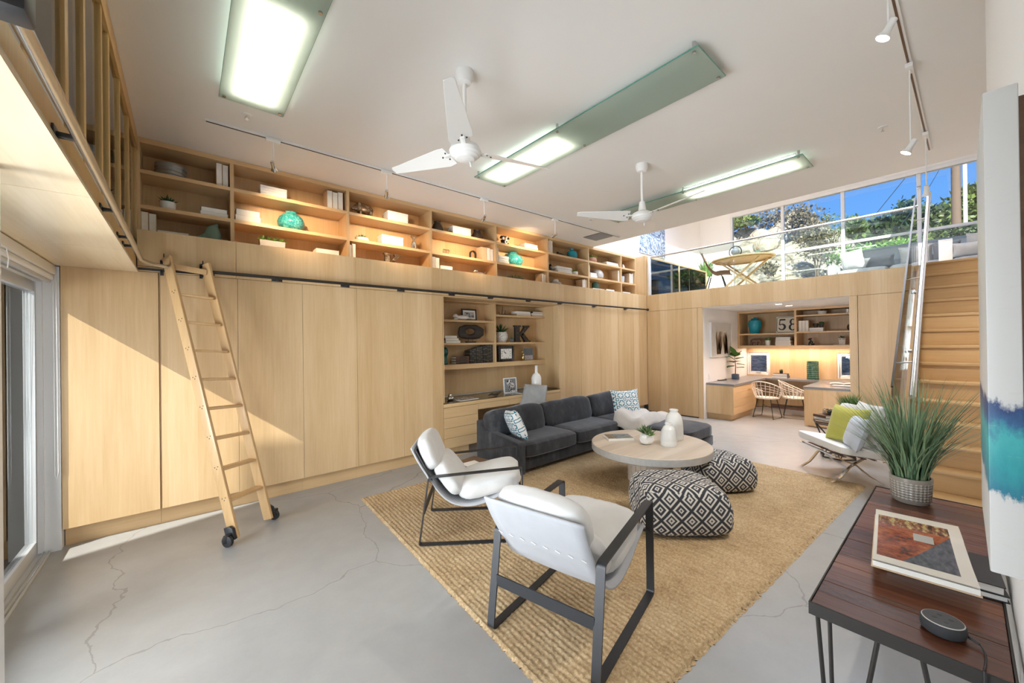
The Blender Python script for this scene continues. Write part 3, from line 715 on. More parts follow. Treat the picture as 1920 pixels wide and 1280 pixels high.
# loft glass guard
gd = thing('loft_guard', 'frameless glass guard with a slim handrail along the loft edge', 'railing', (XF+.03, 2.5, ZL))
gy = [4.66, 3.78, 2.90, 2.02, 1.20, .42]
for k in range(5): obj('pane', MB().box(XF+.028, XF+.040, gy[k+1]+.004, gy[k]-.004, ZL-.001, 3.555), 'glass_guard', gd)
obj('handrail', MB().cyl((XF+.034, .40, 3.57), (XF+.034, 4.69, 3.57), .019, n=12), 'steel', gd)
obj('post', MB().box(XF+.004, XF+.05, 4.665, 4.715, ZL-.001, 3.60), 'white_frame', gd, bevel=.003)
# stairs
ST0, ST1, RIS, GO, XS0 = -.795, .37, .1929, .22, 8.02
stair = thing('staircase', 'oak staircase climbing to the loft behind the glass guard', 'stairs', (5.5, -.2, 0))
for k in range(1, 14):
    z = ZL-k*RIS; x = XS0-k*GO
    obj('tread', MB().box(x-.02, x+GO+.012, ST0, ST1, z-.032, z), 'oak_stair', stair, bevel=.005)
    obj('riser', MB().box(x+GO+.002, x+GO+.014, ST0, ST1-.001, z-.0005, z+RIS-.033), 'oak_stair', stair)
x = XS0-13*GO; obj('riser', MB().box(x+.002, x+.014, ST0, ST1-.001, 0, ZL-13*RIS-.033), 'oak_stair', stair)
obj('tread', MB().box(XS0-.02, XF+.02, ST0, ST1, ZL-.034, ZL-.001), 'oak_stair', stair, bevel=.004)
obj('stringer', MB().prism([(XS0-13*GO-.02, ST1+.001, 0), (XF, ST1+.001, 0), (XF, ST1+.001, ZL-.035), (XS0, ST1+.001, ZL-.035), (XS0-13*GO-.02, ST1+.001, ZL-13*RIS)], (0, .02, 0)), 'maple', stair)
sg = thing('stair_guard', 'glass stair guard with steel handrail and stand-off brackets', 'railing', (6.5, .42, .5))
sl = RIS/GO
def rz(x, h): return ZL-(XS0-x)*sl*.885+h
xa, xb = 8.17, 4.95; yg = .415
npan = 3
for k in range(npan):
    p0 = xa+(xb-xa)*k/npan-.004; p1 = xa+(xb-xa)*(k+1)/npan+.004
    obj('pane', MB().prism([(p0, yg, rz(p0, -.20)), (p1, yg, rz(p1, -.20)), (p1, yg, rz(p1, .86)), (p0, yg, rz(p0, .86))], (0, .012, 0)), 'glass_guard', sg)
obj('cap', MB().bar((xa, yg+.006, rz(xa, .87)), (xb, yg+.006, rz(xb, .87)), .018, .016), 'dark_bronze', sg)
obj('handrail', MB().cyl((XF+.02, .285, rz(XF+.02, .88)), (xb-.1, .285, rz(xb-.1, .88)), .023, n=14), 'steel', sg)
for x in (7.7, 6.5, 5.3): obj('bracket', MB().tube([(x, yg, rz(x, .80)), (x, .285, rz(x, .82)), (x, .285, rz(x, .87))], .007, 8), 'steel', sg)
for x in (7.6, 6.6, 5.6): obj('standoff', MB().lathe([(0, 0), (.022, 0), (.022, .034), (0, .034)], (x, .385, rz(x, -.12)), 12, axis='Y'), 'steel', sg)
bpy.data.objects.remove(hd)
# ------------------------------------------------------------------ things on the ceiling
ZG = 3.575
def ceiling_light(x0, x1, y0, y1, lit, label):
    t = thing('ceiling_light', label, 'ceiling light', ((x0+x1)/2, (y0+y1)/2, ZG-.01), group='frosted glass ceiling lights')
    g = obj('glass_panel', MB().box(x0, x1, y0, y1, ZG-.005, ZG+.005), 'glass_frosted', t)
    ed = MB(); e_ = .0015
    ed.box(x0-e_, x1+e_, y0-e_, y0, ZG-.005, ZG+.005); ed.box(x0-e_, x1+e_, y1, y1+e_, ZG-.005, ZG+.005); ed.box(x0-e_, x0, y0, y1, ZG-.005, ZG+.005); ed.box(x1, x1+e_, y0, y1, ZG-.005, ZG+.005)
    obj('edge', ed, 'glass_edge', g)
    ya, yb = lit; xm = (x0+x1)/2
    obj('lamp_panel', MB().box(xm-.14, xm+.14, ya+.06, yb-.06, ZG+.044, ZG+.048), 'lamp_tube', t)
    obj('tray', MB().box(xm-.15, xm+.15, ya+.04, yb-.04, ZG+.049, ZC-.001), 'fan_white', t)
    for x in (x0+.03, x1-.03):
        for y in (y0+.04, (y0+y1)/2, y1-.04):
            s_ = obj('standoff', MB().cyl((x, y, ZG-.016), (x, y, ZC-.001), .012, n=12), 'steel', t)
L = 2.60
ceiling_light(.21, .64, 1.08, 3.70, (2.45, 3.66), 'frosted glass ceiling light nearest the gallery screen')
ceiling_light(2.575, 3.025, 1.10, 3.66, (2.40, 3.62), 'frosted glass ceiling light between the two fans')
ceiling_light(4.93, 5.375, 1.06, 3.62, (1.10, 2.40), 'frosted glass ceiling light behind the far fan')

def fan(x, y, ang, label, drop, zfan):
    t = thing('ceiling_fan', label, 'ceiling fan', (x, y, zfan-.1), group='white ceiling fans')
    obj('canopy', MB().lathe([(0, ZC-.001), (.066, ZC-.001), (.066, ZC-.045), (.05, ZC-.085), (.034, ZC-.09), (0, ZC-.09)], (x, y, 0), 24), 'fan_white', t)
    obj('downrod', MB().cyl((x, y, ZC-.085), (x, y, zfan+.10), .0135, n=12), 'fan_white', t)
    obj('collar', MB().lathe([(0, zfan+.15), (.03, zfan+.15), (.045, zfan+.04), (0, zfan+.04)], (x, y, 0), 20), 'fan_white', t)
    m_ = obj('motor_housing', MB().lathe([(0, zfan+.045), (.06, zfan+.042), (.105, zfan+.018), (.118, zfan-.012), (.112, zfan-.034), (.098, zfan-.044), (.094, zfan-.052), (.072, zfan-.062), (.066, zfan-.070), (.03, zfan-.078), (0, zfan-.080)], (x, y, 0), 32), 'fan_white', t)
    obj('pull_switch', MB().cyl((x+.04, y, zfan-.075), (x+.055, y+.01, zfan-.105), .006, n=8), 'fan_white', m_)
    for k in range(3):
        a = ang+k*2*PI/3; R = Matrix.Translation((x, y, zfan-.005)) @ Matrix.Rotation(a, 4, 'Z')
        T = R @ Matrix.Translation((.105, 0, 0)) @ Matrix.Rotation(math.radians(19), 4, 'X')
        arm = MB(); arm.bar(R @ Vector((.09, 0, 0)), R @ Vector((.19, 0, 0)), .035, .012); 
        b_ = MB()
        out_ = [(.03, -.085), (.05, .075), (.12, .078), (.62, .035), (.635, .02), (.63, -.03), (.10, -.098)]
        top = [T @ Vector((u_, v_, .004+.02*(u_/.6)**2)) for u_, v_ in out_]
        b_.prism([p-Vector((0, 0, .004)) for p in top], (0, 0, .006))
        bl = obj('blade', b_, 'fan_white', t, bevel=.0015, seg=1)
        obj('blade_arm', arm, 'fan_white', bl, bevel=.003)
        sc = MB()
        for u_, v_ in ((.06, -.03), (.06, .03), (.105, 0)): sc.cyl(T @ Vector((u_, v_, -.004)), T @ Vector((u_, v_, .003)), .006, n=8)
        obj('screws', sc, 'gun_metal', bl)
fan(1.575, 2.35, math.radians(230), 'white three-blade ceiling fan, nearer and larger in view', .35, 3.06)
fan(3.938, 2.325, math.radians(261), 'white three-blade ceiling fan further off before the window', .35, 3.06)

def track(x0, y0, x1, y1, heads, label, tag_, mat):
    t = thing('track_light_rail', label, 'track rail', ((x0+x1)/2, (y0+y1)/2, ZC-.03))
    obj('channel', MB().bar((x0, y0, ZC-.0105), (x1, y1, ZC-.0105), .036, .019), 'fan_white', t, bevel=.002)
    obj('slot', MB().bar((x0+.01, y0, ZC-.0215), (x1-.01, y1, ZC-.0215), .012, .003), mat, t)
    for k, (p, top, zb, aim, pw, lab) in enumerate(heads):
        h = thing('spot_head', lab, 'spotlight', (p[0], p[1], zb-.05), group='spotlights on '+tag_)
        obj('adapter', MB().box(p[0]-.06, p[0]+.06, p[1]-.02, p[1]+.02, ZC-.055, ZC-.024), 'fan_white', h, bevel=.003)
        obj('stem', MB().cyl((p[0], p[1], zb+.02), (p[0], p[1], ZC-.05), .005, n=8), 'fan_white', h)
        c_ = Vector((p[0], p[1], zb)); d_ = (Vector(aim)-c_).normalized()
        bd = obj('lamp_body', MB().tube([c_-d_*.05, c_-d_*.045, c_-d_*.005, c_+d_*.02, c_+d_*.05], [.012, .018, .018, .021, .034], 16, caps=True), 'fan_white' if tag_ != 'the bookcase track' else 'chrome', h)
        obj('lamp_face', MB().tube([c_+d_*.0503, c_+d_*.0512], [.029, .029], 16), 'lamp_spot', bd)
        if pw: light('spot_lamp', 'SPOT', c_+d_*.06, pw, (1.0, .70, .42) if tag_ == 'the bookcase track' else (1.0, .93, .84), d_, spot_size=math.radians(80 if tag_ == 'the bookcase track' else 110), spot_blend=1.0, shadow_soft_size=.03)
hx = [.65, 1.76, 3.13, 4.53]
aims = [(1.02, 5.1, 2.95), (2.15, 5.1, 3.0), (3.35, 5.1, 2.98), (4.62, 5.1, 3.25)]
track(.14, 4.27, 6.30, 4.20, [((hx[k], 4.245-.01*k), None, 3.36, aims[k], 42, 'small spotlight aimed at the bookcase, %s from the gallery' % ('first', 'second', 'third', 'fourth')[k]) for k in range(4)],
      'long white track on the ceiling before the bookcase', 'the bookcase track', 'gun_metal')
track(2.0, .255, 6.0, .20, [((2.92, .24), None, 3.32, (2.6, 1.7, 0.5), 45, 'large white spotlight at the top edge of the view'), ((4.02, .225), None, 3.03, (3.8, 1.8, .4), 40, 'white spotlight hanging on a long rod before the window wall'), ((5.47, .205), None, 3.06, (6.6, .3, .8), 38, 'white spotlight on a rod in front of the sky')],
      'white ceiling track above the stairs side of the room', 'the right track', 'brown_wood')
for (x, y), lab in (((.417, 3.976), 'round sprinkler head above the bookcase track'), ((5.04, .464), 'round sprinkler head near the loft window'), ((5.04, 3.905), 'round sprinkler head beside the far fan')):
    s_ = thing('sprinkler_head', lab, 'sprinkler', (x, y, ZC-.05), group='ceiling sprinklers')
    obj('plate', MB().lathe([(0, ZC-.0005), (.036, ZC-.0005), (.034, ZC-.006), (0, ZC-.008)], (x, y, 0), 18), 'fan_white', s_)
    m_ = MB().cyl((x, y, ZC-.007), (x, y, ZC-.028), .007, n=8); m_.tube([(x-.012, y, ZC-.012), (x-.014, y, ZC-.03), (x, y, ZC-.038), (x+.014, y, ZC-.03), (x+.012, y, ZC-.012)], .002, 6); m_.lathe([(0, ZC-.039), (.014, ZC-.039), (.014, ZC-.041), (0, ZC-.041)], (x, y, 0), 10)
    obj('nozzle', m_, 'chrome', s_)
vt = thing('ceiling_vent', 'square louvred air vent in the ceiling near the bookcase', 'vent', (5.98, 4.45, ZC-.012))
vf = MB(); 
for q in ((5.79, 6.17, 4.26, 4.28), (5.79, 6.17, 4.64, 4.66), (5.79, 5.81, 4.28, 4.64), (6.15, 6.17, 4.28, 4.64)): vf.box(*q, ZC-.011, ZC-.001)
obj('frame', vf, 'louver_grey', vt, bevel=.002)
for k in range(10): obj('slat', MB().bar((5.81+.036*k+.012, 4.28, ZC-.007), (5.81+.036*k+.012, 4.64, ZC-.007), .026, .002, up=(.5, 0, 1)), 'louver_grey', vt)

# ------------------------------------------------------------------ study nook
ct = thing('nook_counter', 'grey U-shaped worktop in the study nook', 'worktop', (9.8, 2.4, .70))
cx = 8.33; xr = 8.84; yi0, yi1, xi = 1.95, 2.96, 10.22
obj('slab', MB().prism([(cx, NY1-.003, .705), (cx, yi1, .705), (xi, yi1, .705), (xi, yi0, .705), (xr, yi0, .705), (xr, NY0+.003, .705), (NX1-.003, NY0+.003, .705), (NX1-.003, NY1-.003, .705)], (0, 0, .04)), 'quartz_grey', ct)
bl = thing('base_cabinet', 'maple base cabinet with four drawers at the left of the nook', 'cabinet', (9.0, 3.2, 0))
obj('body', MB().box(cx+.012, 9.62, yi1+.035, NY1-.005, .125, .704), 'maple', bl)
obj('end_panel', MB().box(cx+.002, cx+.011, yi1+.015, NY1-.005, .125, .704), 'maple', bl)
obj('plinth', MB().box(cx+.06, 9.60, yi1+.08, NY1-.005, 0, .125), 'maple_lying', bl)
zz = [.13, .272, .415, .558, .702]
for k in range(4): obj('drawer', MB().box(cx+.012, 9.62, yi1+.014, yi1+.034, zz[k]+.002, zz[k+1]-.002), 'maple_lying', bl, bevel=.001, seg=1)
br = thing('base_cabinet', 'maple end cabinet at the right of the nook behind the plant', 'cabinet', (9.5, 1.55, 0))
obj('body', MB().box(xr+.02, 10.2, NY0+.005, yi0-.03, .10, .704), 'maple', br); obj('plinth', MB().box(xr+.06, 10.2, NY0+.005, yi0-.06, 0, .10), 'maple_lying', br)
obj('end_panel', MB().box(xr+.004, xr+.019, NY0+.005, yi0-.015, .02, .704), 'maple', br)
obj('counter_leg', MB().box(10.2, NX1-.004, 1.96, 1.98, .0, .704), 'maple', br)
struct('baseboard_nook', MB().box(NX1-.014, NX1-.001, 1.99, 2.99, 0, .10), 'brown_wood', label='dark baseboard under the nook counter', cat='baseboard')
XH = 10.12
def hz(x, y): return on(x, y, 'X', XH).z
hy1 = NY1-.003; hy0 = NY0+.003; hm = on(1491, 610, 'X', XH).y
h0, h1, ht = hz(1420, 653), hz(1420, 647.5), ZN-.002
hs = thing('nook_shelves', 'maple wall cabinet of open shelves in the study nook', 'shelves', (10.4, 2.35, h0))
obj('bottom', MB().box(XH, NX1-.003, hy0, hy1, h0, h1), 'maple_lying_y', hs); obj('top', MB().box(XH, NX1-.003, hy0, hy1, ht-.045, ht), 'maple_lying_y', hs)
obj('back_panel', MB().box(NX1-.02, NX1-.003, hy0, hy1, h1, ht-.045), 'maple', hs)
for a, b_ in ((hy1-.04, hy1), (hm-.02, hm+.02), (hy0, hy0+.04)): obj('divider', MB().box(XH+.001, NX1-.02, a, b_, h1, ht-.045), 'maple', hs)
hsL = hz(1440, 624.5); hsR1, hsR2 = hz(1540, 588.5), hz(1540, 620.5)
obj('shelf', MB().box(XH+.004, NX1-.02, hm+.02, hy1-.04, hsL-.034, hsL), 'maple_lying_y', hs)
for z in (hsR1, hsR2): obj('shelf', MB().box(XH+.004, NX1-.02, hy0+.04, hm-.02, z-.03, z), 'maple_lying_y', hs)
for k, (x, y) in enumerate(((8.55, 2.24), (9.15, 2.22))):
    dl = thing('downlight', ('round recessed downlight at the front of the nook ceiling', 'round recessed downlight further back in the nook ceiling')[k], 'downlight', (x, y, ZN-.01), group='nook downlights')
    obj('trim_ring', MB().tube([(x+.062*math.cos(a), y+.062*math.sin(a), ZN-.004) for a in [2*PI*q/24 for q in range(24)]], .006, 6, closed=True), 'fan_white', dl)
    obj('lens', MB().lathe([(0, ZN-.001), (.058, ZN-.001), (.056, ZN-.006), (0, ZN-.006)], (x, y, 0), 20), 'lamp_warm', dl)
    light('downlight_lamp', 'SPOT', (x, y, ZN-.02), 50, (1.0, .76, .62), (0, 0, -1), spot_size=math.radians(125), spot_blend=.8, shadow_soft_size=.05)
us = single('under_shelf_lamp', MB().box(10.47, 10.53, 1.5, 3.35, h0-.004, h0-.0005), 'lamp_warm', 'slim lamp strip under the nook shelves', 'lamp')
light('under_shelf_glow', 'AREA', (10.50, 2.45, h0-.008), 5, (1.0, .60, .40), (0, 0, -1), shape='RECTANGLE', size=.05, size_y=1.8)
# art on the nook side wall
ar = thing('pampas_picture', 'framed canvas of two beige pampas plumes on the nook wall', 'picture', (9.1, NY1-.03, 1.2))
p0 = on(1333, 604, 'Y', NY1-.04); p1 = on(1371, 606, 'Y', NY1-.04); zb_ = on(1333, 670, 'Y', NY1-.04).z
obj('canvas', MB().box(p0.x+.012, p1.x-.012, NY1-.036, NY1-.004, zb_+.012, p0.z-.012), 'plaster_pink' if 'plaster_pink' in MATS else 'beige_pillow', ar)
fr = MB()
for q in ((p0.x, p0.x+.012, zb_, p0.z), (p1.x-.012, p1.x, zb_, p0.z)): fr.box(q[0], q[1], NY1-.045, NY1-.002, q[2], q[3])
fr.box(p0.x+.012, p1.x-.012, NY1-.045, NY1-.002, zb_, zb_+.012); fr.box(p0.x+.012, p1.x-.012, NY1-.045, NY1-.002, p0.z-.012, p0.z)
obj('frame', fr, 'white_frame', ar)
for cxp, s_ in ((p0.x+.36*(p1.x-p0.x), 1), (p0.x+.72*(p1.x-p0.x), -1)):
    m_ = MB(); rr = random.Random(int(cxp*100))
    for k in range(46):
        z0 = zb_+.05+rr.random()*.03; x0 = cxp+rr.uniform(-.10, .10); L_ = rr.uniform(.22, .50); ln = rr.uniform(-.10, .16)*s_
        m_.bar((x0, NY1-.0375, z0), (x0+ln, NY1-.0375, z0+L_), .012+.012*rr.random(), .0012, up=(0, 1, 0))
    obj('plume', m_, 'pale_drift', ar)
# rattan chairs
def rattan_chair(loc, rz_, label):
    t = thing('rattan_chair', label, 'chair', loc, rz_, group='white rattan tub chairs in the nook'); t.scale = (.92, .92, .96)
    def rim(a, k):            # a: angle (0 = front), k: 0 seat .. 1 rim
        back = (1-math.cos(a))/2; h = .43+.10*k+.27*k*back**1.2; r = .205+.075*k**.7
        return Vector((r*math.cos(a)*1.05, r*math.sin(a)*1.08, h))
    N_ = 40
    m_ = MB()
    for k in (.45, .62, .78): m_.tube([rim(2*PI*q/N_*.72+PI*.28, k) for q in range(N_+1)], .0045, 5)
    for k in (.30,): m_.tube([rim(2*PI*q/N_, k*.2) for q in range(N_)], .007, 5, closed=True)
    obj('weave_rings', m_, 'rattan', t, local=True)
    m_ = MB(); m_.tube([rim(PI*.22+(2*PI-.44*PI)*q/N_, 1) for q in range(N_+1)], .011, 7); m_.tube([rim(2*PI*q/N_, 0) for q in range(N_)], .010, 7, closed=True)
    obj('rim', m_, 'rattan', t, local=True)
    for q in range(17):
        a = PI*.24+(2*PI-.48*PI)*q/16
        obj('rib', MB().tube([rim(a, k) for k in (0, .25, .5, .75, 1)], .006, 5), 'rattan', t, local=True)
    obj('seat', MB().lathe([(0, .425), (.20, .428), (.212, .436), (.2, .446), (0, .44)], (0, 0, 0), 28, sx=1.05, sy=1.08), 'rattan', t, local=True)
    for s_ in (-1, 1):
        obj('sled_leg', MB().tube([(.14, s_*.13, .43), (.21, s_*.21, .012), (-.21, s_*.21, .012), (-.13, s_*.13, .43)], .008, 7), 'black_metal', t, local=True)
    obj('brace', MB().tube([(.18, -.17, .24), (-.17, .17, .24)], .006, 6).tube([(.18, .17, .245), (-.17, -.17, .245)], .006, 6), 'black_metal', t, local=True)
    return t
rattan_chair((9.27, 2.66, 0), math.radians(-8), 'white rattan tub chair seen from behind at the grey counter')
rattan_chair((9.63, 2.27, 0), math.radians(-75), 'white rattan tub chair half hidden by the right cabinet')

# ------------------------------------------------------------------ loft
lc = thing('glass_cabinet', 'low loft bookcase with dark glass sliding doors', 'bookcase', (9.9, 5.0, ZL))
lx = [8.26, 9.83, 11.47]
obj('back_panel', MB().box(lx[0], lx[2], 5.36, 5.385, ZL, 3.60), 'maple', lc); obj('top', MB().box(lx[0], lx[2], YC, 5.36, 3.585, 3.62), 'maple_lying', lc)
for k in range(3): obj('divider', MB().box(lx[k]-.022, lx[k]+.022, YC, 5.36, ZL, 3.585), 'maple', lc)
for k in range(2):
    for z in (2.715, 3.02, 3.32): obj('shelf', MB().box(lx[k]+.022, lx[k+1]-.022, YC+.10, 5.36, z-.014, z+.014), 'maple_lying', lc)
    obj('glass_door', MB().box(lx[k]+.023, lx[k+1]-.023, YC+.015, YC+.023, ZL+.002, 3.582), 'glass_tinted', lc)
fillers = [(.20, 3.034, 'cover_grey'), (.55, 3.334, 'cover_white'), (.95, 2.729, 'cover_grey'), (1.25, 3.034, 'cover_white')]
n_ = 0
for k in range(2):
    for dx, z, mt in fillers:
        n_ += 1; bx_ = thing('storage_book', '%s book behind the %s dark glass door of the loft cabinet' % (('leftmost middle-shelf', 'top-shelf', 'bottom-shelf', 'rightmost middle-shelf')[(n_-1) % 4], ('left', 'right')[k]), 'book', (lx[k]+dx, 5.0, z), group='books behind the dark cabinet glass')
        obj('cover', MB().box(lx[k]+dx, lx[k]+dx+.24, 4.92, 5.1, z, z+.06), mt, bx_, bevel=.003); obj('page_block', MB().box(lx[k]+dx+.004, lx[k]+dx+.236, 4.917, 4.92, z+.006, z+.054), 'paper', bx_)
# blue canvas on the back wall
m, nt, b = newmat('blue_canvas')
p = pos(nt); ds = nd(nt, 'TexNoise', {'Vector': p, 'Scale': 2.2, 'Detail': 3}).outputs[1]
wv = nd(nt, 'TexWave', {'Vector': nd(nt, 'VectorMath', {0: p, 1: scaled(nt, ds, (1.1, 1.1, 1.1))}, operation='ADD').outputs[0], 'Scale': 3.2, 'Distortion': 6.0, 'Detail': 3.0, 'Detail Scale': 2.2}, bands_direction='DIAGONAL').outputs['Fac']
vv = nd(nt, 'TexVoronoi', {'Vector': p, 'Scale': 26.0}, feature='DISTANCE_TO_EDGE').outputs[0]
c_ = ramp(nt, wv, [(.15, (.02, .055, .16)), (.45, (.07, .16, .36)), (.7, (.20, .34, .58)), (.92, (.55, .68, .85))])
c_ = mixc(nt, mth(nt, 'LESS_THAN', vv, .05), c_, (.60, .72, .88)); nt.links.new(c_, b.inputs['Base Color']); b.inputs['Roughness'].default_value = .6
a_ = on(1200.5, 473, 'Y', YW-.03); b_ = on(1247, 484, 'Y', YW-.03)
bp = thing('blue_painting', 'blue and white wave patterned canvas above the loft cabinet', 'painting', ((a_.x+b_.x)/2, YW-.02, a_.z))
obj('canvas', MB().box(a_.x, b_.x, YW-.035, YW-.002, a_.z, a_.z+1.15), 'blue_canvas', bp, bevel=.003); obj('stretcher', MB().box(a_.x+.02, b_.x-.02, YW-.0365, YW-.0355, a_.z+.005, a_.z+.012), 'cover_white', bp)

def blades(n, r0, h, spread, seed, wdt=.006, seg=5, droop=.35, c=(0, 0, 0), hvar=.35, sx=1, sy=1):
    m_ = MB(); rr = random.Random(seed); c = Vector(c)
    for k in range(n):
        a = rr.uniform(0, 2*PI); rad = r0*math.sqrt(rr.random()); b0 = c+Vector((rad*math.cos(a)*sx, rad*math.sin(a)*sy, 0))
        a2 = a+rr.uniform(-.7, .7); hh = h*(1-hvar*rr.random()); sp = spread*(.15+.85*rr.random())*(.35+.65*rad/max(r0, 1e-4)); dr = droop*rr.random()
        d_ = Vector((math.cos(a2), math.sin(a2), 0)); sd = Vector((-d_.y, d_.x, 0)); pr = None; vs = []; w_ = wdt*(.6+.8*rr.random())
        for q in range(seg+1):
            t = q/seg; p_ = b0+d_*(sp*(t**1.5))+Vector((0, 0, hh*(t-dr*t**2.6*.6))); ww = w_*(1-t**2.2)*.5+.0003
            vs += [p_-sd*ww, p_+sd*ww]
        m_.add(vs, [(2*q, 2*q+1, 2*q+3, 2*q+2) for q in range(seg)])
    return m_
def potted(name, label, loc, potprof, potmat, fol, folmat, soil_z, soil_r, cat='plant', sx=1, sy=1, extra=None, n=28, group=None):
    t = thing(name, label, cat, loc, group=group)
    pt = obj('pot', MB().lathe(potprof, (0, 0, 0), n, sx, sy), potmat, t, local=True)
    obj('soil', MB().lathe([(0, soil_z), (soil_r, soil_z-.002), (soil_r, soil_z-.012), (0, soil_z-.012)], (0, 0, 0), 20, sx, sy), 'soil', t, local=True)
    obj('foliage', fol, folmat, t, local=True)
    return t
pp = on(1287, 470, 'Y', 5.08)
pp = Vector((11.86, 4.92, ZL))
potted('tall_planter', 'tall white planter with green grass at the loft wall', pp, [(0, .001), (.13, .001), (.19, .80), (.175, .80), (.165, .72), (0, .71)], 'white_ceramic', blades(170, .13, .85, .30, 11, .018, c=(0, 0, .71)), 'grass_green', .722, .165)
# folding table, chair, globe, vase
tc = on(1392, 484, 'Z', 3.44); ZTB = 3.44
tb = thing('folding_table', 'pale plywood folding table with crossed legs on the loft', 'table', (tc.x, tc.y, ZL))
top = [(tc.x+.50*math.cos(a)*(1 if abs(math.cos(a)) > .0 else 1), tc.y+.62*math.sin(a)) for a in [2*PI*q/40 for q in range(40)]]
obj('tabletop', MB().prism([(x, y, ZTB-.028) for x, y in top], (0, 0, .028)), 'ply_birch', tb, bevel=.004)
rimm = MB().tube([(tc.x+(x-tc.x)*.90, tc.y+(y-tc.y)*.90, ZTB-.045) for x, y in top], .016, 6, closed=True); obj('apron_ring', rimm, 'ply_birch', tb)
for sx_ in (-.26, .26):
    obj('leg', MB().bar((tc.x+sx_, tc.y-.42, ZTB-.04), (tc.x+sx_*.9, tc.y+.40, ZL+.0), .028, .036), 'ply_birch', tb); obj('leg', MB().bar((tc.x+sx_+.03, tc.y+.42, ZTB-.04), (tc.x+sx_*.9+.03, tc.y-.40, ZL+.0), .028, .036), 'ply_birch', tb)
obj('stretcher', MB().cyl((tc.x-.28, tc.y, 3.06), (tc.x+.30, tc.y, 3.06), .012, n=8), 'ply_birch', tb)
ch = on(1352, 510, 'Z', 3.13); lch = thing('lounge_chair', 'walnut shell chair with tan leather seat beside the loft table', 'chair', (ch.x+.30, ch.y+.22, ZL), math.radians(-75))
def shell(u_, v_):
    w_ = (u_-.5)*2; x = .30-.62*v_; z = .40+.02*math.sin(v_*6)+max(0, v_-.45)**1.6*1.5; return Vector((x, w_*.30*(1-.15*v_), z+.06*w_*w_))
s1 = MB().grid(shell, 12, 12); obj('seat_shell', s1, 'brown_wood', lch, local=True)
obj('leather_pad', MB().grid(lambda u_, v_: shell(.08+.84*u_, .05+.9*v_)+Vector((.005, 0, .025)), 12, 12), 'leather_tan', lch, local=True)
for a, b2 in ((.2, .22), (.2, -.22), (-.2, .22), (-.2, -.22)): obj('leg', MB().cyl((a*.6, b2*.5, .40), (a*1.15, b2, 0), .012, n=8), 'gun_metal', lch, local=True)
gl_ = Vector((tc.x+.05, tc.y+.16, ZTB)); gt = thing('desk_globe', 'dark ring globe ornament standing on the loft table', 'globe', gl_)
obj('base', MB().lathe([(0, 0), (.06, 0), (.055, .012), (.012, .02), (.010, .06), (0, .06)], (0, 0, 0), 16), 'black_metal', gt, local=True)
obj('ring', MB().tube([(.0, .125*math.cos(a), .18+.125*math.sin(a)) for a in [2*PI*q/28 for q in range(28)]], .011, 6, closed=True), 'black_metal', gt, local=True)
obj('sphere', MB().ellipsoid((0, 0, .18), (.085, .085, .085), 20, 12), 'cover_grey', gt, local=True)
vs_ = Vector((tc.x-.02, tc.y-.30, ZTB)); vt_ = thing('branch_vase', 'green glass vase of dry branches on the loft table', 'vase', vs_)
obj('vase', MB().lathe([(0, 0), (.04, 0), (.055, .05), (.045, .10), (.05, .115), (.04, .11), (0, .02)], (0, 0, 0), 18), 'sage_ceramic', vt_, local=True)
mbr = MB(); rr = random.Random(3)
for k in range(16):
    a = rr.uniform(0, 6.28); l_ = rr.uniform(.2, .42); s_ = rr.uniform(.05, .26); mbr.tube([(0, 0, .08), (s_*.3*math.cos(a), s_*.3*math.sin(a), .08+l_*.5), (s_*math.cos(a), s_*math.sin(a), .08+l_)], [.004, .003, .0015], 4)
obj('branches', mbr, 'pale_drift', vt_, local=True)
# loft sofa
so = thing('loft_sofa', 'grey fabric sofa under the loft window', 'sofa', (11.9, .7, ZL)); X0, X1 = 11.35, 12.45; Y0, Y1 = -.75, 2.02
obj('base', MB().box(X0, X1, Y0, Y1, ZL+.06, ZL+.30), 'grey_tweed', so, bevel=.03)
for k in range(3):
    y0 = Y0+.02+k*(Y1-.16-Y0)/3; obj('seat_cushion', MB().soft(((X0+X1-.2)/2, y0+.42, ZL+.39), (X1-X0-.15, (Y1-.2-Y0)/3, .20), 7, 8), 'grey_tweed', so)
obj('arm', MB().soft(((X0+X1)/2, Y1-.08, ZL+.36), (X1-X0, .16, .58), 10, 8), 'grey_tweed', so); obj('backrest', MB().soft((X1-.1, (Y0+Y1)/2, ZL+.42), (.2, Y1-Y0, .62), 12, 8), 'grey_tweed', so)
for q, (a, b2) in enumerate(((X0+.08, Y0+.1), (X0+.08, Y1-.1), (X1-.1, Y0+.1), (X1-.1, Y1-.1))): obj('leg', MB().cyl((a, b2, ZL), (a, b2, ZL+.07), .02, n=8), 'black_metal', so)
def loftpillow(x, y, z, w_, h_, t_, mat, yaw, tilt, label):
    R = Matrix.Translation((x, y, z)) @ Matrix.Rotation(yaw, 4, 'Z') @ Matrix.Rotation(tilt, 4, 'X')
    return single('cushion', MB().pillow(w_, h_, t_, 12, mat=R), mat, label, 'cushion', 'cushions on the loft sofa')
zs = ZL+.49
loftpillow(11.75, 1.62, zs+.25, .50, .46, .20, 'grey_pillow', math.radians(60), -.25, 'large pale grey cushion against the arm of the loft sofa')
loftpillow(11.95, 1.22, zs+.16, .60, .28, .16, 'dark_pillow', math.radians(80), -.25, 'long dark grey lumbar cushion on the loft sofa')
loftpillow(11.95, .62, zs+.22, .52, .42, .18, 'beige_pillow', math.radians(85), -.4, 'beige cushion in the middle of the loft sofa')
loftpillow(11.85, .18, zs+.20, .40, .38, .16, 'dark_pillow', math.radians(85), -.3, 'dark grey cushion behind the stair handrail')
